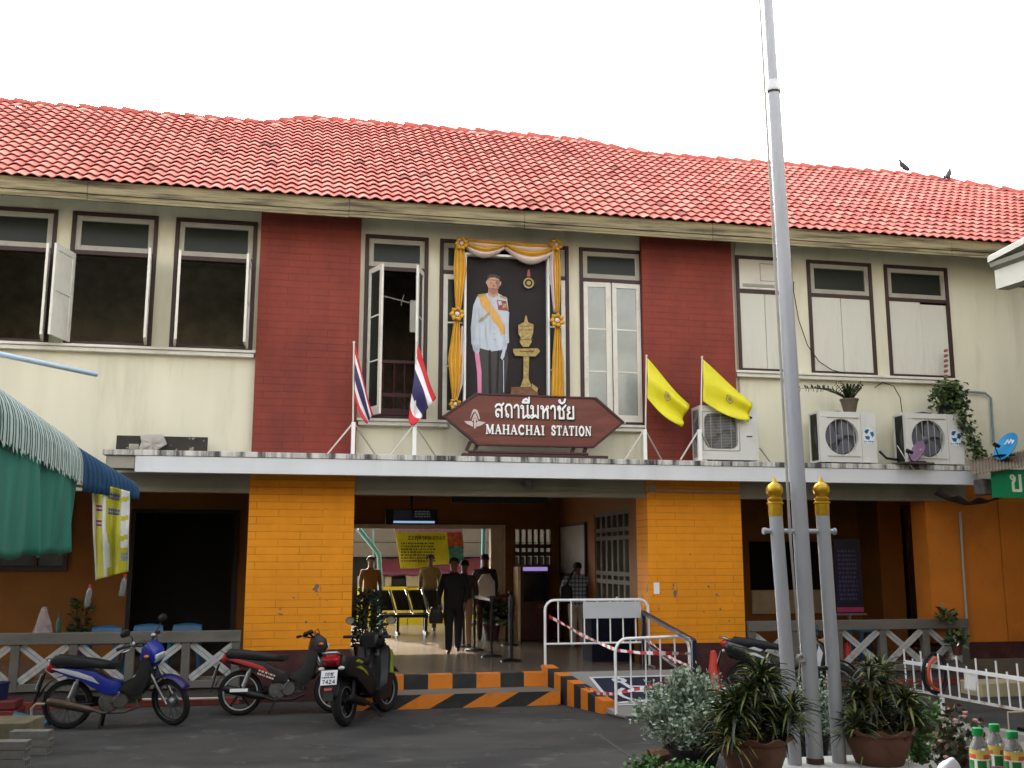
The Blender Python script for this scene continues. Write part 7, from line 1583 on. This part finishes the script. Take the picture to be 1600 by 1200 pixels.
# silvery bush
def bush(label, name, px, rim_py, wpx, Yd, hh, wd, n_, mats, seed, zb, potm=None, lsz=(.022, .045), twigs=60, cat='potted plant', flowers=None):
    L0 = W(px - wpx / 2, rim_py, Yd); R0 = W(px + wpx / 2, rim_py, Yd); r = (R0[0] - L0[0]) / 2; h = L0[1] - zb; cx = (L0[0] + R0[0]) / 2
    t = thing(name, label, cat, (cx, Yd, zb))
    if potm:
        m = MB(); m.lathe([(r * .75, 0), (r * .92, h * .85), (r * 1.02, h * .86), (r * 1.04, h), (r * .94, h), (r * .88, h * .8)], n=22); m.build('pot', potm, t, smooth=40)
        m = MB(); m.lathe([(.001, h * .85), (r * .9, h * .85)], n=20, cap=False); m.build('soil', soil, t)
    q = MB(); st = MB(); rnd = random.Random(seed); tips = []
    for k in range(twigs):
        a = rnd.uniform(0, 6.2832); e = rnd.uniform(.05, 1.45) if rnd.random() < .75 else rnd.uniform(-.35, .2); R_ = rnd.uniform(.6, 1.0)
        tip = Vector((math.cos(a) * math.cos(e) * wd * R_, math.sin(a) * math.cos(e) * wd * R_ * .8, h * .9 + hh * (.42 + .58 * math.sin(e)) * R_)); b = Vector((rnd.gauss(0, r * .3), rnd.gauss(0, r * .3), h * .85)); mid = b.lerp(tip, .5) + Vector((rnd.gauss(0, .04), rnd.gauss(0, .04), .06))
        st.tube([b, mid, tip], [.007, .005, .002], 4); tips.append((b, mid, tip))
    for k in range(n_):
        b, mid, tip = rnd.choice(tips); f = rnd.random() ** .55
        p = (b.lerp(mid, f * 2) if f < .5 else mid.lerp(tip, f * 2 - 1)) + Vector((rnd.gauss(0, .03), rnd.gauss(0, .03), rnd.gauss(0, .03)))
        d = ((tip - mid).normalized() + Vector((rnd.gauss(0, .8), rnd.gauss(0, .8), rnd.gauss(0, .6)))).normalized(); l = rnd.uniform(*lsz); s = d.cross(Vector((rnd.gauss(0, 1), rnd.gauss(0, 1), rnd.gauss(0, 1))))
        if s.length < .01: continue
        s.normalize(); w_ = l * .38
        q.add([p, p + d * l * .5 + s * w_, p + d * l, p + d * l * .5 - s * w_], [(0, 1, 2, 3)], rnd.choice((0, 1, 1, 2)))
    q.build('foliage', mats, t); st.build('twigs', mat('grey_twig', (96, 88, 74), .9), t)
    if flowers:
        m = MB()
        for k in range(flowers[1]):
            b, mid, tip = rnd.choice(tips); c = tip + Vector((rnd.gauss(0, .015), rnd.gauss(0, .015), rnd.gauss(0, .01)))
            for j in range(6):
                a = j * 1.05; m.ball(c + Vector((.012 * math.cos(a), .012 * math.sin(a), .004 * (j % 2))), .008, 5)
        m.build('flowers', flowers[0], t)
    return t
sv = [mat('silver_leaf_shadow', (100, 120, 96), .7, var=.2, scale=20, bump=0), mat('silver_leaf', (154, 172, 146), .7, var=.18, scale=20, bump=0), mat('silver_leaf_pale', (172, 182, 168), .7, var=.12, scale=20, bump=0)]  # three leaf tones, mixed at random
YBu = W(0, 0)[0] * 0 + G(1068, 1196, .08)[1] + .1
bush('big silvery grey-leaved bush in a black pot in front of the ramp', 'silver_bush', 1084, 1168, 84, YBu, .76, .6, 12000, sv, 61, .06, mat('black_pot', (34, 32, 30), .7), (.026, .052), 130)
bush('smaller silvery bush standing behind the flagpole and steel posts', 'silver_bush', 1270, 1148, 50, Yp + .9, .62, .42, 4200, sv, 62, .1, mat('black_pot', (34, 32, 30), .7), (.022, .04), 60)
gr = [mat('fresh_leaf_dark', (44, 80, 34), .5, var=.2, bump=0), mat('fresh_leaf', (66, 118, 46), .5, var=.2, bump=0), mat('fresh_leaf_light', (104, 150, 66), .5, var=.2, bump=0)]
bush('bright green leafy shrub growing behind the right clay pot', 'green_shrub', 1440, 1190, 30, Yp + .35, .62, .3, 1500, gr, 63, .02, None, (.03, .06), 40, 'shrub', (mat('pink_flower', (200, 150, 140), .6), 8))
ix = [mat('ixora_leaf_dark', (36, 52, 28), .45, var=.3, bump=0), mat('ixora_leaf', (56, 76, 38), .45, var=.3, bump=0), mat('ixora_leaf_red', (96, 64, 50), .5, var=.3, bump=0)]
zt3 = .35
bush('dark leafy bush with faded pink flowers beside the green-capped bottles', 'flowering_bush', 1498, 1215, 40, -8.6, .55, .2, 800, ix, 64, .05, None, (.03, .06), 30, 'shrub', (mat('pink_flower', (176, 128, 116), .6), 26))
bush('low green ground plant with pink and white flowers below the silvery bush', 'flowering_plant', 1070, 1222, 60, YBu - .75, .13, .28, 900, gr, 65, .02, None, (.03, .055), 40, 'plant', (mat('white_flower', (220, 196, 190), .6), 14))
bush('small green plant with pale flowers at the bottom edge left of the black pot', 'flowering_plant', 1012, 1222, 40, YBu - .9, .2, .18, 500, gr, 66, .02, None, (.03, .055), 24, 'plant', (mat('pink_flower', (200, 150, 140), .6), 10))
m = MB(); c = G(1028, 1186, .02); rnd = random.Random(70)
m.ball((c[0], c[1], .05), .11, 8, sz=(1.5, .9, .6)); m.v = [v + Vector((rnd.uniform(-.012, .012),) * 3) for v in m.v]; m.build('rock', mat('brown_rock', (110, 78, 52), .9, var=.3, scale=10, bump=.5), label='brown rock lying at the foot of the silvery bush pot', cat='rock')
# bottles on a cart
by = -10.3
def tbl(px, py): return W(px, py, by)
zt4 = W(1560, 1240, by)[1]
xL = W(1425, 1200, by)[0]; xR = W(1680, 1200, by)[0]
t = wthing('drinks_table', 'small metal-topped drinks table at the lower right corner', 'table', ((xL + xR) / 2, by, 0))
m = MB(); m.box(xL, by - .5, zt4 - .04, xR, by + .12, zt4); m.build('table_top', steel, t, bevel=.005)
for x in (xL + .05, xR - .05):
    for y in (by - .45, by + .07): m = MB(); m.bar((x, y, 0), (x, y, zt4 - .04), .035, .035); m.build('leg', steel, t)
clear = mat('clear_bottle_plastic', (214, 218, 216), .1, trans=.85, var=.02, bump=0); capm = mat('green_cap', (16, 140, 70), .35, var=.05, bump=0)
def bottle(label, px, cap_py, bot_py, wpx, y, liq, nm='juice_bottle'):
    c = W(px, cap_py, y); r = (W(px + wpx / 2, cap_py, y)[0] - W(px - wpx / 2, cap_py, y)[0]) / 2; top = c[1]; h = top - zt4 - .001
    t = thing('juice_bottle', label, 'bottle', (c[0], y, zt4 + .001), group='juice bottles with green caps')
    m = MB(); m.lathe([(r * .86, 0), (r, .01), (r, h * .62), (r * .97, h * .68), (r * .8, h * .76), (r * .48, h * .85), (r * .44, h * .9)], n=24); m.build('bottle_body', clear, t, smooth=50)
    m = MB(); m.lathe([(r * .84, .004), (r * .96, .014), (r * .96, h * .36)], n=20); m.build('juice', liq, t, smooth=50)
    m = MB(); N = 24
    for j in range(20): a = .314 * j; m.box(0, 0, 0, 0, 0, 0) if False else None
    m.lathe([(r * .54, h * .885), (r * .56, h * .9), (r * .55, h * .99), (r * .5, h)], n=24); m.build('cap', capm, t, smooth=30)
    zl0, zl1 = h * .37, h * .68
    def lf(u, v): a = R(-190 + 230 * u) ; return (r * 1.008 * math.cos(a), r * 1.008 * math.sin(a), zl0 + (zl1 - zl0) * v)
    def lm_(u, v):
        if v > .86: return 0
        if v > .56: return 1 if math.sin(u * 16) > -.2 and v < .8 else 0
        if v > .5: return 3
        return 3 if .5 < (u * 3.3) % 1 < .78 else 2
    m = MB(); m.grid(lf, 40, 14, 0, lm_); m.build('label', [mat('label_yellow', (208, 186, 90), .5), mat('label_orange', (206, 84, 36), .5, var=.2, scale=60), mat('label_green', (20, 116, 50), .5), mat('label_white', (222, 224, 216), .5)], t, smooth=True)
pk = mat('pink_juice', (206, 96, 130), .3, var=.1, bump=0); dk = mat('dark_juice', (30, 24, 34), .25, bump=0)
bottle('green-capped bottle of dark juice, the leftmost of the three', 1527, 1137, 1240, 27, by, dk)
bottle('green-capped bottle of pink juice standing in the middle, slightly behind', 1553, 1131, 1240, 25, by + .09, pk)
bottle('green-capped bottle of pink juice at the right edge of the photo', 1581, 1142, 1240, 27, by - .02, pk)
m = MB(); c = W(1473, 1200, by); rnd = random.Random(5)
m.grid(lambda u, v: (c[0] + (u - .5) * .24, by - .05 + (v - .5) * .2, zt4 + .003 + (.085 * math.sin(math.pi * u) * math.sin(math.pi * v)) ** 1 * 2.1 + .012 * math.sin(u * 17 + v * 9) * math.sin(3.14 * u) + .01 * math.sin(v * 19)), 22, 18)
m.build('plastic_bag', mat('white_plastic_bag', (214, 218, 222), .35, var=.04, bump=.1), smooth=True, label='crumpled white plastic bag on the drinks table beside the bottles', cat='plastic bag')
# right side: low wall, small frame, awning with green sign, neighbouring eave
a = G(1535, 1078, .0); m = MB(); a = lvl(1535, 1090, 0)
m.box(a.x, a.y, 0, a.x + 4, a.y + .5, W(1535, 1068, a.y)[1]); m.build('low_wall', mat('cream_low_wall', (186, 172, 136), .85, var=.08, dirt=.5, dirt_rgb=(140, 124, 96)), bevel=.01, label='low cream wall behind the white picket barrier at the right edge', cat='wall')
A = lvl(1577, 1146, .0); m = MB(); zt5 = W(1577, 1113, A.y)[1]; m.tube([(A.x, A.y, 0), (A.x, A.y, zt5), (A.x + 1.2, A.y - .05, zt5), (A.x + 1.2, A.y - .05, 0)], .014, 6); m.build('metal_hoop', mat('rusty_pale_frame', (176, 160, 140), .6, dirt=.5), label='thin pale metal hoop frame at the right edge above the bottles', cat='frame')
A = lvl(1560, 1138, .1); A.z = 0; Bq = lvl(1660, 1158, .1); Bq.z = 0; m = MB(); m.bar(A + Vector((0, 0, .05)), Bq + Vector((0, 0, .05)), .12, .1); m.build('kerb', conc, bevel=.01, label='short pale kerb stone at the right edge behind the bottles', cat='kerb')
ys_ = -1.1
a, b = W(1550, 737, ys_), W(1640, 781, ys_)
t = wthing('shop_awning', 'rusty corrugated shop awning with a green sign board reading white Thai letters', 'shop awning', (a[0] + 1, ys_, 0))
a = W(1550, 737, ys_); b = W(1680, 779, ys_)
m = MB(); m.box(a[0], ys_, b[1], b[0] + .6, ys_ + .04, a[1] + .04); m.build('sign_board', mat('green_sign', (0, 132, 84), .45, var=.05, bump=0), t)
m = MB(); q = W(1578, 768, ys_); sL = W(1578, 742, ys_)[1] - q[1]
letters(m, '\u0e02\u0e32\u0e22', (q[0], ys_ - .002, q[1]), (1, 0, 0), (0, 0, 1), (0, -1, 0), sL, .17, 0, .12, .006); m.build('lettering', mat('sign_letter_pale', (214, 226, 200), .5), t)
c0 = W(1518, 742, ys_ - .1); c1 = W(1608, 727, ys_ - .1); c2 = W(1530, 728, -.35); c3 = W(1608, 712, -.35)
def rf_(u, v):
    u2 = u * 1.9; x = c0[0] + (c1[0] - c0[0]) * u2 + .42 * v; z0 = c0[1] + (c1[1] - c0[1]) * min(u2, 1.9) * .6; 
    zz = (c0[1] + (c1[1] - c0[1]) * u2) * (1 - v) + (c2[1] + (c3[1] - c2[1]) * u2 + .05) * v
    return (x, (ys_ - .1) * (1 - v) + (-.62) * v, zz + .014 * math.sin(u * 2 * math.pi * 34))
m = MB(); m.grid(rf_, 272, 4); m.build('roof_sheet', mat('rusty_sheet', (134, 122, 108), .7, .2, var=.15, scale=3, dirt=.8, dirt_rgb=(120, 78, 48), dscale=2), t, smooth=True, solid=.006)
m = MB(); m.box(W(1532, 745, -.9)[0], -.95, 2.95, W(1549, 745, -.9)[0], -.7, 3.2); m.build('side_fold', mat('torn_tarp', (90, 88, 86), .8, var=.4, scale=10), t, bevel=.03)
for x in (b[0] - .1,): m = MB(); m.tube([(x, ys_ + .1, 0), (x, ys_ + .1, a[1])], .03, 8); m.build('post', steel, t)
cm_ = mat('torn_tarp', (90, 88, 86), .8); q = MB()
P_ = [W(1462, 774, -.5), W(1486, 784, -.5), W(1512, 791, -.5), W(1542, 788, -.5), W(1580, 776, -.5)]
q.grid(lambda u, v: (P_[min(3, int(u * 4))][0] * (1 - (u * 4) % 1 if u < 1 else 0) + P_[min(3, int(u * 4)) + 1][0] * ((u * 4) % 1 if u < 1 else 1), -.45 - .12 * v, (P_[min(3, int(u * 4))][1] * (1 - (u * 4) % 1 if u < 1 else 0) + P_[min(3, int(u * 4)) + 1][1] * ((u * 4) % 1 if u < 1 else 1)) + .02 + v * (.07 + .03 * math.sin(u * 23))), 24, 3)
q.build('sagging_tarp', mat('dark_tarp', (58, 54, 48), .9, var=.3), smooth=True, solid=.01, label='dark torn tarpaulin strip sagging under the right end of the canopy', cat='tarpaulin')
# white eave of the next building
E0 = Vector(wp(1546, 405, -5.0)); t = wthing('neighbour_roof', 'white fascia and gutter corner of a neighbouring roof at the upper right edge', 'roof', (E0.x + 1, -5, 0))
wf = mat('bright_white_fascia', (178, 178, 168), .5, var=.04, scale=4, bump=.02, dirt=.2, dirt_rgb=(190, 180, 160))
def vp_line(px, py, Y0, L_):      # start at a pixel on plane Y0 and run towards the viewer and to the right
    return Vector(wp(px, py, Y0))
z_t, z_m, z_b = W(1547, 392, -5)[1], W(1553, 418, -5)[1], W(1553, 452, -5)[1]
x_ = W(1550, 420, -5)[0]; dirv = Vector((.12, -1, 0)).normalized()
def sect(pts, name, mm, L_=3.5, y0=-5, bev=0, rise=0):
    m = MB(); vs = [(x_ + a, y0, z) for a, z in pts]; k = len(vs); vs += [(p[0] + dirv.x * L_, p[1] + dirv.y * L_, p[2] + rise * L_) for p in vs]
    m.add(vs, [tuple(range(k)), tuple(range(2 * k - 1, k - 1, -1))] + [(i, i + k, (i + 1) % k + k, (i + 1) % k) for i in range(k)]); return m.build(name, mm, t, bevel=bev)
sect([(.03, z_b), (.2, z_b), (.2, z_m - .01), (.03, z_m - .01)], 'fascia', wf)
sect([(-.02, z_m), (.05, z_m - .05), (.13, z_m - .03), (.16, z_m + .04), (-.03, z_m + .05)], 'gutter', mat('grey_white_gutter', (128, 126, 114), .5, var=.05))
sect([(-.05, z_m + .055), (.3, z_m + .055), (.5, z_t + .12), (.46, z_t + .13), (-.02, z_m + .14), (-.05, z_m + .12)], 'roof_edge', wf, rise=.12)
sect([(.2, z_b + .04), (4.5, z_b + .04), (4.5, z_b + .08), (.2, z_b + .08)], 'soffit', mat('shaded_soffit', (120, 116, 104), .8))  # soffit in one plain grey
sect([(.46, z_t + .1), (4.5, z_t + 1.6), (4.5, z_t + 1.66), (.46, z_t + .135)], 'roof_sheet', white, rise=.12)
m = MB(); m.box(x_ + 2.6, -9, 0, x_ + 4.4, -5.3, z_b + .03); m.build('wall', cream, t)
for (dx_, dy_) in (): m = MB(); m.box(x_ + dx_ - .08, -5 + dy_ - .08, 0, x_ + dx_ + .08, -5 + dy_ + .08, z_b + .04); m.build('post', wf, t)
# ---- left side: stall awnings ----
YG = -2.6; zf = W(125, 738, YG)[1]; r1 = Vector((W(127, 738, YG)[0], YG, zf)); l1 = lvl(0, 668, zf)
dA = (l1 - r1); dA.z = 0; LA = dA.length; dA.normalize(); outv = Vector((-dA.y, dA.x, 0)); 
if outv.x < 0: outv = -outv
t = wthing('green_awning', 'green and white striped curved awning with a faded green curtain at the left edge', 'awning', tuple(r1 * .5 + l1 * .5))
EX = 1.35; zt6 = W(106, 676, YG)[1] - zf
g_m = mat('awning_green', (20, 86, 62), .7, var=.2, scale=4, bump=.2); w_m = mat('awning_white', (186, 194, 190), .7, var=.12, scale=4, bump=.2, dirt=.7, dirt_rgb=(104, 118, 112), dscale=6)
m = MB(); ns = int(LA * EX / .046)
def asec(v):      # cross-section of the curved valance: (back offset, height)
    a = v * R(82); return (-.42 * (1 - math.sin(R(82) - a + R(8))) if False else -.40 * math.cos(a * 1.0) * 1.0 + .0, 0)
def aw(s, v, lift=0):
    a = R(90) * v; rad = zt6; off = -.4 * (1 - math.sin(a)) ; z = zf + rad * math.cos(a) ** .8 if v < 1 else zf
    p = r1 + dA * s - outv * (.4 * (1 - math.sin(a))); return Vector((p.x, p.y, z)) + outv * lift
Ltot = LA * EX
for k in range(ns):
    s0, s1 = Ltot * k / ns, Ltot * (k + 1) / ns; mid = (s0 + s1) / 2; tip = .05 + .03 * math.sin(k * 1.7)
    vs = []
    for j in range(9):
        v = j / 8; e = .012 * (1 if j else 0)
        a0, am, a1 = aw(s0, v), aw(mid, v, .022), aw(s1, v); vs += [a0, am, a1]
    b0, bm_, b1_ = [Vector(vs[-3 + q]) for q in range(3)]; vs += [b0 + Vector((0, 0, -.07)), bm_ + Vector((0, 0, -.07 - tip)), b1_ + Vector((0, 0, -.07))]
    fs = []
    for j in range(9): i = j * 3; fs += [(i, i + 1, i + 4, i + 3), (i + 1, i + 2, i + 5, i + 4)]
    m.add(vs, fs, 0 if k % 5 in (1, 3) else 1)
m.build('striped_valance', [g_m, w_m], t, solid=.003)
cz0 = W(110, 861, YG)[1]
cz1 = zf + .1
m = MB(); m.grid(lambda u, v: tuple(r1 + dA * (Ltot * u) - outv * (.03 + .03 * math.sin(u * 46 + v * 1.5) * (.2 + v) * math.sin(u * 9 + 1) + .02 * math.sin(u * 21 + 2 * v)) + Vector((0, 0, 0)) + Vector((0, 0, cz1 - zf + (cz0 - cz1 - .02 - .1 * u + .015 * math.sin(u * 30)) * v))), 110, 14); m.build('curtain', mat('faded_green_curtain', (28, 112, 92), .85, var=.25, scale=3, bump=.3, stretch=(1, 1, .3), dirt=.55, dirt_rgb=(54, 96, 84), dscale=2), t, smooth=True, solid=.004)
m = MB(); pr1 = r1 - outv * .12 + Vector((0, 0, .12)); m.tube([pr1 + dA * .05, pr1 + dA * Ltot], .025, 8); 
m.tube([pr1 - Vector((0, 0, 0)) - outv * .05 + dA * .1, Vector((pr1.x, pr1.y, 0)) - outv * .05 + dA * .1], .025, 8) if False else None
m.build('support_pipe', steel, t)
m = MB(); m.add([tuple(r1 - outv * .42 + Vector((0, 0, zt6))), tuple(r1 + dA * Ltot - outv * .42 + Vector((0, 0, zt6))), tuple(r1 + dA * Ltot - outv * 3.2 + Vector((0, 0, zt6 + .5))), tuple(r1 - outv * 3.2 + Vector((0, 0, zt6 + .5)))], [(0, 1, 2, 3)]); m.build('roof_sheet', w_m, t, solid=.01)
for s_ in (2.8, Ltot - .3):
    p = r1 + dA * s_ - outv * .4; m = MB(); m.tube([(p.x, p.y, 0), (p.x, p.y, zf + .2)], .03, 8); m.build('post', steel, t)
# blue awning: runs from beside the green one towards the canopy
B0 = Vector(wp(130, 762, -2.2)); B1 = Vector(wp(219, 778, -1.0)); B1.z = B0.z
b1z = lvl(219, 778, B0.z); B1 = b1z if b1z.y < -.65 else B1
dB = (B1 - B0); dB.z = 0; LB = dB.length; dB.normalize(); oB = Vector((dB.y, -dB.x, 0))
t = wthing('blue_awning', 'short ribbed blue awning hanging over the yellow banner at the left', 'awning', tuple((B0 + B1) / 2))
hB = W(132, 690, -2.2)[1] - B0.z; h2 = W(213, 748, B1.y)[1] - B1.z
m = MB()
def bfn(u, v):
    hh = hB * (1 - u) + h2 * u; a = R(100) * v; rib = .012 * (1 if math.sin(u * LB / .05 * 6.2832 / 2) > 0 else -1)
    p = B0 + dB * (LB * u) - oB * (.28 * (1 - math.sin(min(a, R(90))))); return (p.x + oB.x * rib, p.y + oB.y * rib, B0.z - .1 + (hh + .1) * math.cos(R(88) * v) ** .75)
m.grid(bfn, 150, 10); m.build('ribbed_sheet', mat('blue_awning_sheet', (22, 68, 104), .7, var=.2, scale=4, bump=.2, dirt=.5, dirt_rgb=(50, 72, 88), dscale=4), t, smooth=35, solid=.004)
m = MB(); m.tube([tuple(B0 - oB * .3 + Vector((0, 0, .05))), tuple(B1 - oB * .3 + Vector((0, 0, .05)))], .02, 8); m.build('support_pipe', steel, t)
# yellow hanging banner with bottle weights
nY = -1.7; c = [W(x, y, nY) for x, y in ((143, 752), (202, 768), (199, 893), (147, 907))]
t = wthing('vinyl_banner', 'creased yellow vinyl banner with pink and grey print hanging under the blue awning', 'banner', (c[0][0] + .2, nY, c[3][1]))
def vf(u, v):
    x = (c[0][0] * (1 - u) + c[1][0] * u) * (1 - v) + (c[3][0] * (1 - u) + c[2][0] * u) * v; z = (c[0][1] * (1 - u) + c[1][1] * u) * (1 - v) + (c[3][1] * (1 - u) + c[2][1] * u) * v
    return (x, nY + .07 * math.sin(u * 14 + v * 1.2) * (.5 + .5 * v) + .02 * math.sin(v * 9), z)
def vm(u, v):
    if u < .05 or u > .97: return 1
    if .3 < u < .38 or (.3 < u < .46 and .35 < v < .9 and (u - .3) < (v - .3) * .4): return 1
    if .07 < u < .28: return 2 if (.05 < v < .1 or .22 < v < .3 or .38 < v < .46) else 0
    if .42 < u < .78: return 3 if (.06 < v < .15 or .24 < v < .32) else 0
    if u >= .8: return 3 if .75 < v < .86 else (1 if v < .7 and int(v * 17 + u * 3) % 4 not in (0,) else 0)
    return 0
m = MB(); m.grid(vf, 40, 50, 0, vm); vms = [mat('vinyl_yellow', (178, 174, 44), .45, var=.1), mat('vinyl_white', (206, 206, 206), .45), mat('vinyl_pink', (204, 150, 158), .45, var=.3, scale=40), mat('vinyl_grey', (130, 140, 138), .45, var=.35, scale=40), mat('banner_dark_print', (90, 60, 70), .5)]
for (u0, v0, u1, v1, rows) in ((.1, .1, .28, .05, 1), (.09, .3, .28, .22, 2), (.09, .46, .28, .38, 2), (.44, .15, .76, .06, 2), (.44, .32, .76, .24, 2)):
    rr = random.Random(int(u0 * 100 + v0 * 10))
    for r_ in range(rows):
        for k in range(6):
            ua = u0 + (u1 - u0) * (k + .1) / 6; ub = u0 + (u1 - u0) * (k + .6 + .3 * rr.random()) / 6; va = v0 + (v1 - v0) * (r_ + .2) / rows; vb = v0 + (v1 - v0) * (r_ + .75) / rows
            m.add([Vector(vf(u, v)) + Vector((0, -.006, 0)) for u, v in ((ua, va), (ub, va), (ub, vb), (ua, vb))], [(0, 1, 2, 3)], 4)
m.build('vinyl', vms, t, smooth=True, solid=.003)
for px, py, l in ((138, 912, 'empty plastic bottle with red cap tied to the left corner of the yellow vinyl banner'), (192, 896, 'empty plastic bottle with red cap tied to the right corner of the yellow vinyl banner')):
    q = W(px, py, nY); t = thing('weight_bottle', l, 'bottle', (q[0], nY, q[1] - .27), rot=(0, R(6), 0))
    m = MB(); m.lathe([(.03, 0), (.036, .01), (.036, .16), (.03, .19), (.015, .225), (.014, .235)], n=16); m.build('bottle_body', mat('hazy_clear_plastic', (170, 176, 176), .15, trans=.6, bump=0), t, smooth=50)
    m = MB(); m.lathe([(.02, .232), (.02, .262)], n=12); m.build('cap', mat('red_cap', (190, 30, 34), .4), t)
# pale blue pipe sticking out
a = Vector(wp(151, 585, -2.0)); m = MB(); b = Vector(wp(-40, 545, -3.2)); m.tube([a, b], .032, 12); m.tube([a, a + (a - b).normalized() * .004], .026, 12, 1); m.build('projecting_pipe', [mat('pale_blue_pipe', (176, 196, 210), .35, .2, var=.05), black], label='pale blue pipe sticking out from the left edge before the cream wall', cat='pipe', smooth=50)
# blocks and boards at the lower left corner
blockm = mat('grey_concrete_block', (118, 116, 110), .95, var=.15, scale=12, bump=.5)
def blocks(label, px, py, n_, ry=0):
    g = G(px, py, 0); t = thing('block_stack', label, 'concrete blocks', (g[0], g[1], 0), ry)
    for k in range(n_):
        m = MB(); L_, D_, h = .39, .15, .075; z = k * .08; dx = .012 * (k % 2)
        m.box(-L_ + dx, 0, z, 0 + dx, D_, z + .014); m.box(-L_ + dx, 0, z + h - .014, dx, D_, z + h); m.box(-L_ + dx, 0, z + .014, dx, .02, z + h - .014); m.box(-L_ + dx, D_ - .02, z + .014, dx, D_, z + h - .014)
        for q in range(1, 3): m.box(-L_ + dx, .02 + (D_ - .04) * q / 3 - .008, z + .014, dx, .02 + (D_ - .04) * q / 3 + .008, z + h - .014)
        m.build('block', blockm, t, bevel=.003)
blocks('stack of grey hollow concrete blocks beside the rear wheel of the blue motorbike', 72, 1180, 3, R(-8))
blocks('stack of grey hollow concrete blocks in the very lower left corner', 34, 1215, 4, R(-8))
g = G(35, 1175, 0); m = MB(); m.T = Matrix.Translation((g[0], g[1], 0)) @ Matrix.Rotation(R(-6), 4, 'Z'); m.box(-1.0, .05, 0, 0, .6, W(35, 1128, g[1])[1] - .02); m.build('stone_slab', mat('mossy_slab', (112, 104, 80), .9, var=.25, scale=4, bump=.3, dirt=.6, dirt_rgb=(66, 70, 52)), bevel=.01, label='thick mossy stone slab behind the concrete blocks at the left', cat='slab')
g = G(20, 1125, 0); m = MB()
for k in range(2): m.box(g[0] - .7, g[1] + .1, k * .11, g[0] + .02 - .03 * k, g[1] + .5, k * .11 + .1)
m.build('red_crate', mat('dull_red_plastic', (110, 40, 40), .6, var=.2), bevel=.012, label='stack of two dull red boxes at the left edge behind the stone slab', cat='box')
a = G(24, 1120, .1); b = G(62, 1132, .06); m = MB(); m.tube([(a[0], a[1], .12), (b[0] + .1, b[1], .08)], .04, 10); m.build('teal_tube', mat('teal_plastic', (20, 92, 108), .5), label='short teal plastic tube lying behind the blue motorbike wheel', cat='tube')
a = wp(0, 1072, -.5); m = MB(); m.lathe([(.13, 0), (.15, .4), (.16, .4), (.16, .42), (.14, .42)], (a[0] - .03, -.55, 0), 16); m.build('dark_blue_bucket', mat('dark_blue_plastic', (22, 28, 70), .5), label='dark blue bucket at the left edge against the veranda rail', cat='bucket', smooth=40)
pipe('ground_pipe', 'pale pipe lying along the foot of the left veranda plinth', 'pipe', [wp(180, 1093, -.12), wp(250, 1093, -.12), wp(345, 1091, -.12)], .018, mat('pale_pink_pvc', (190, 170, 156), .5))
g = G(47, 1118, 0); pipe('bent_pipe', 'small bent pale pipe beside the rear wheel of the blue motorbike', 'pipe', [wp(50, 1128, -2), wp(49, 1108, -2), wp(56, 1100, -2), wp(70, 1100, -2)], .014, cream_dk)
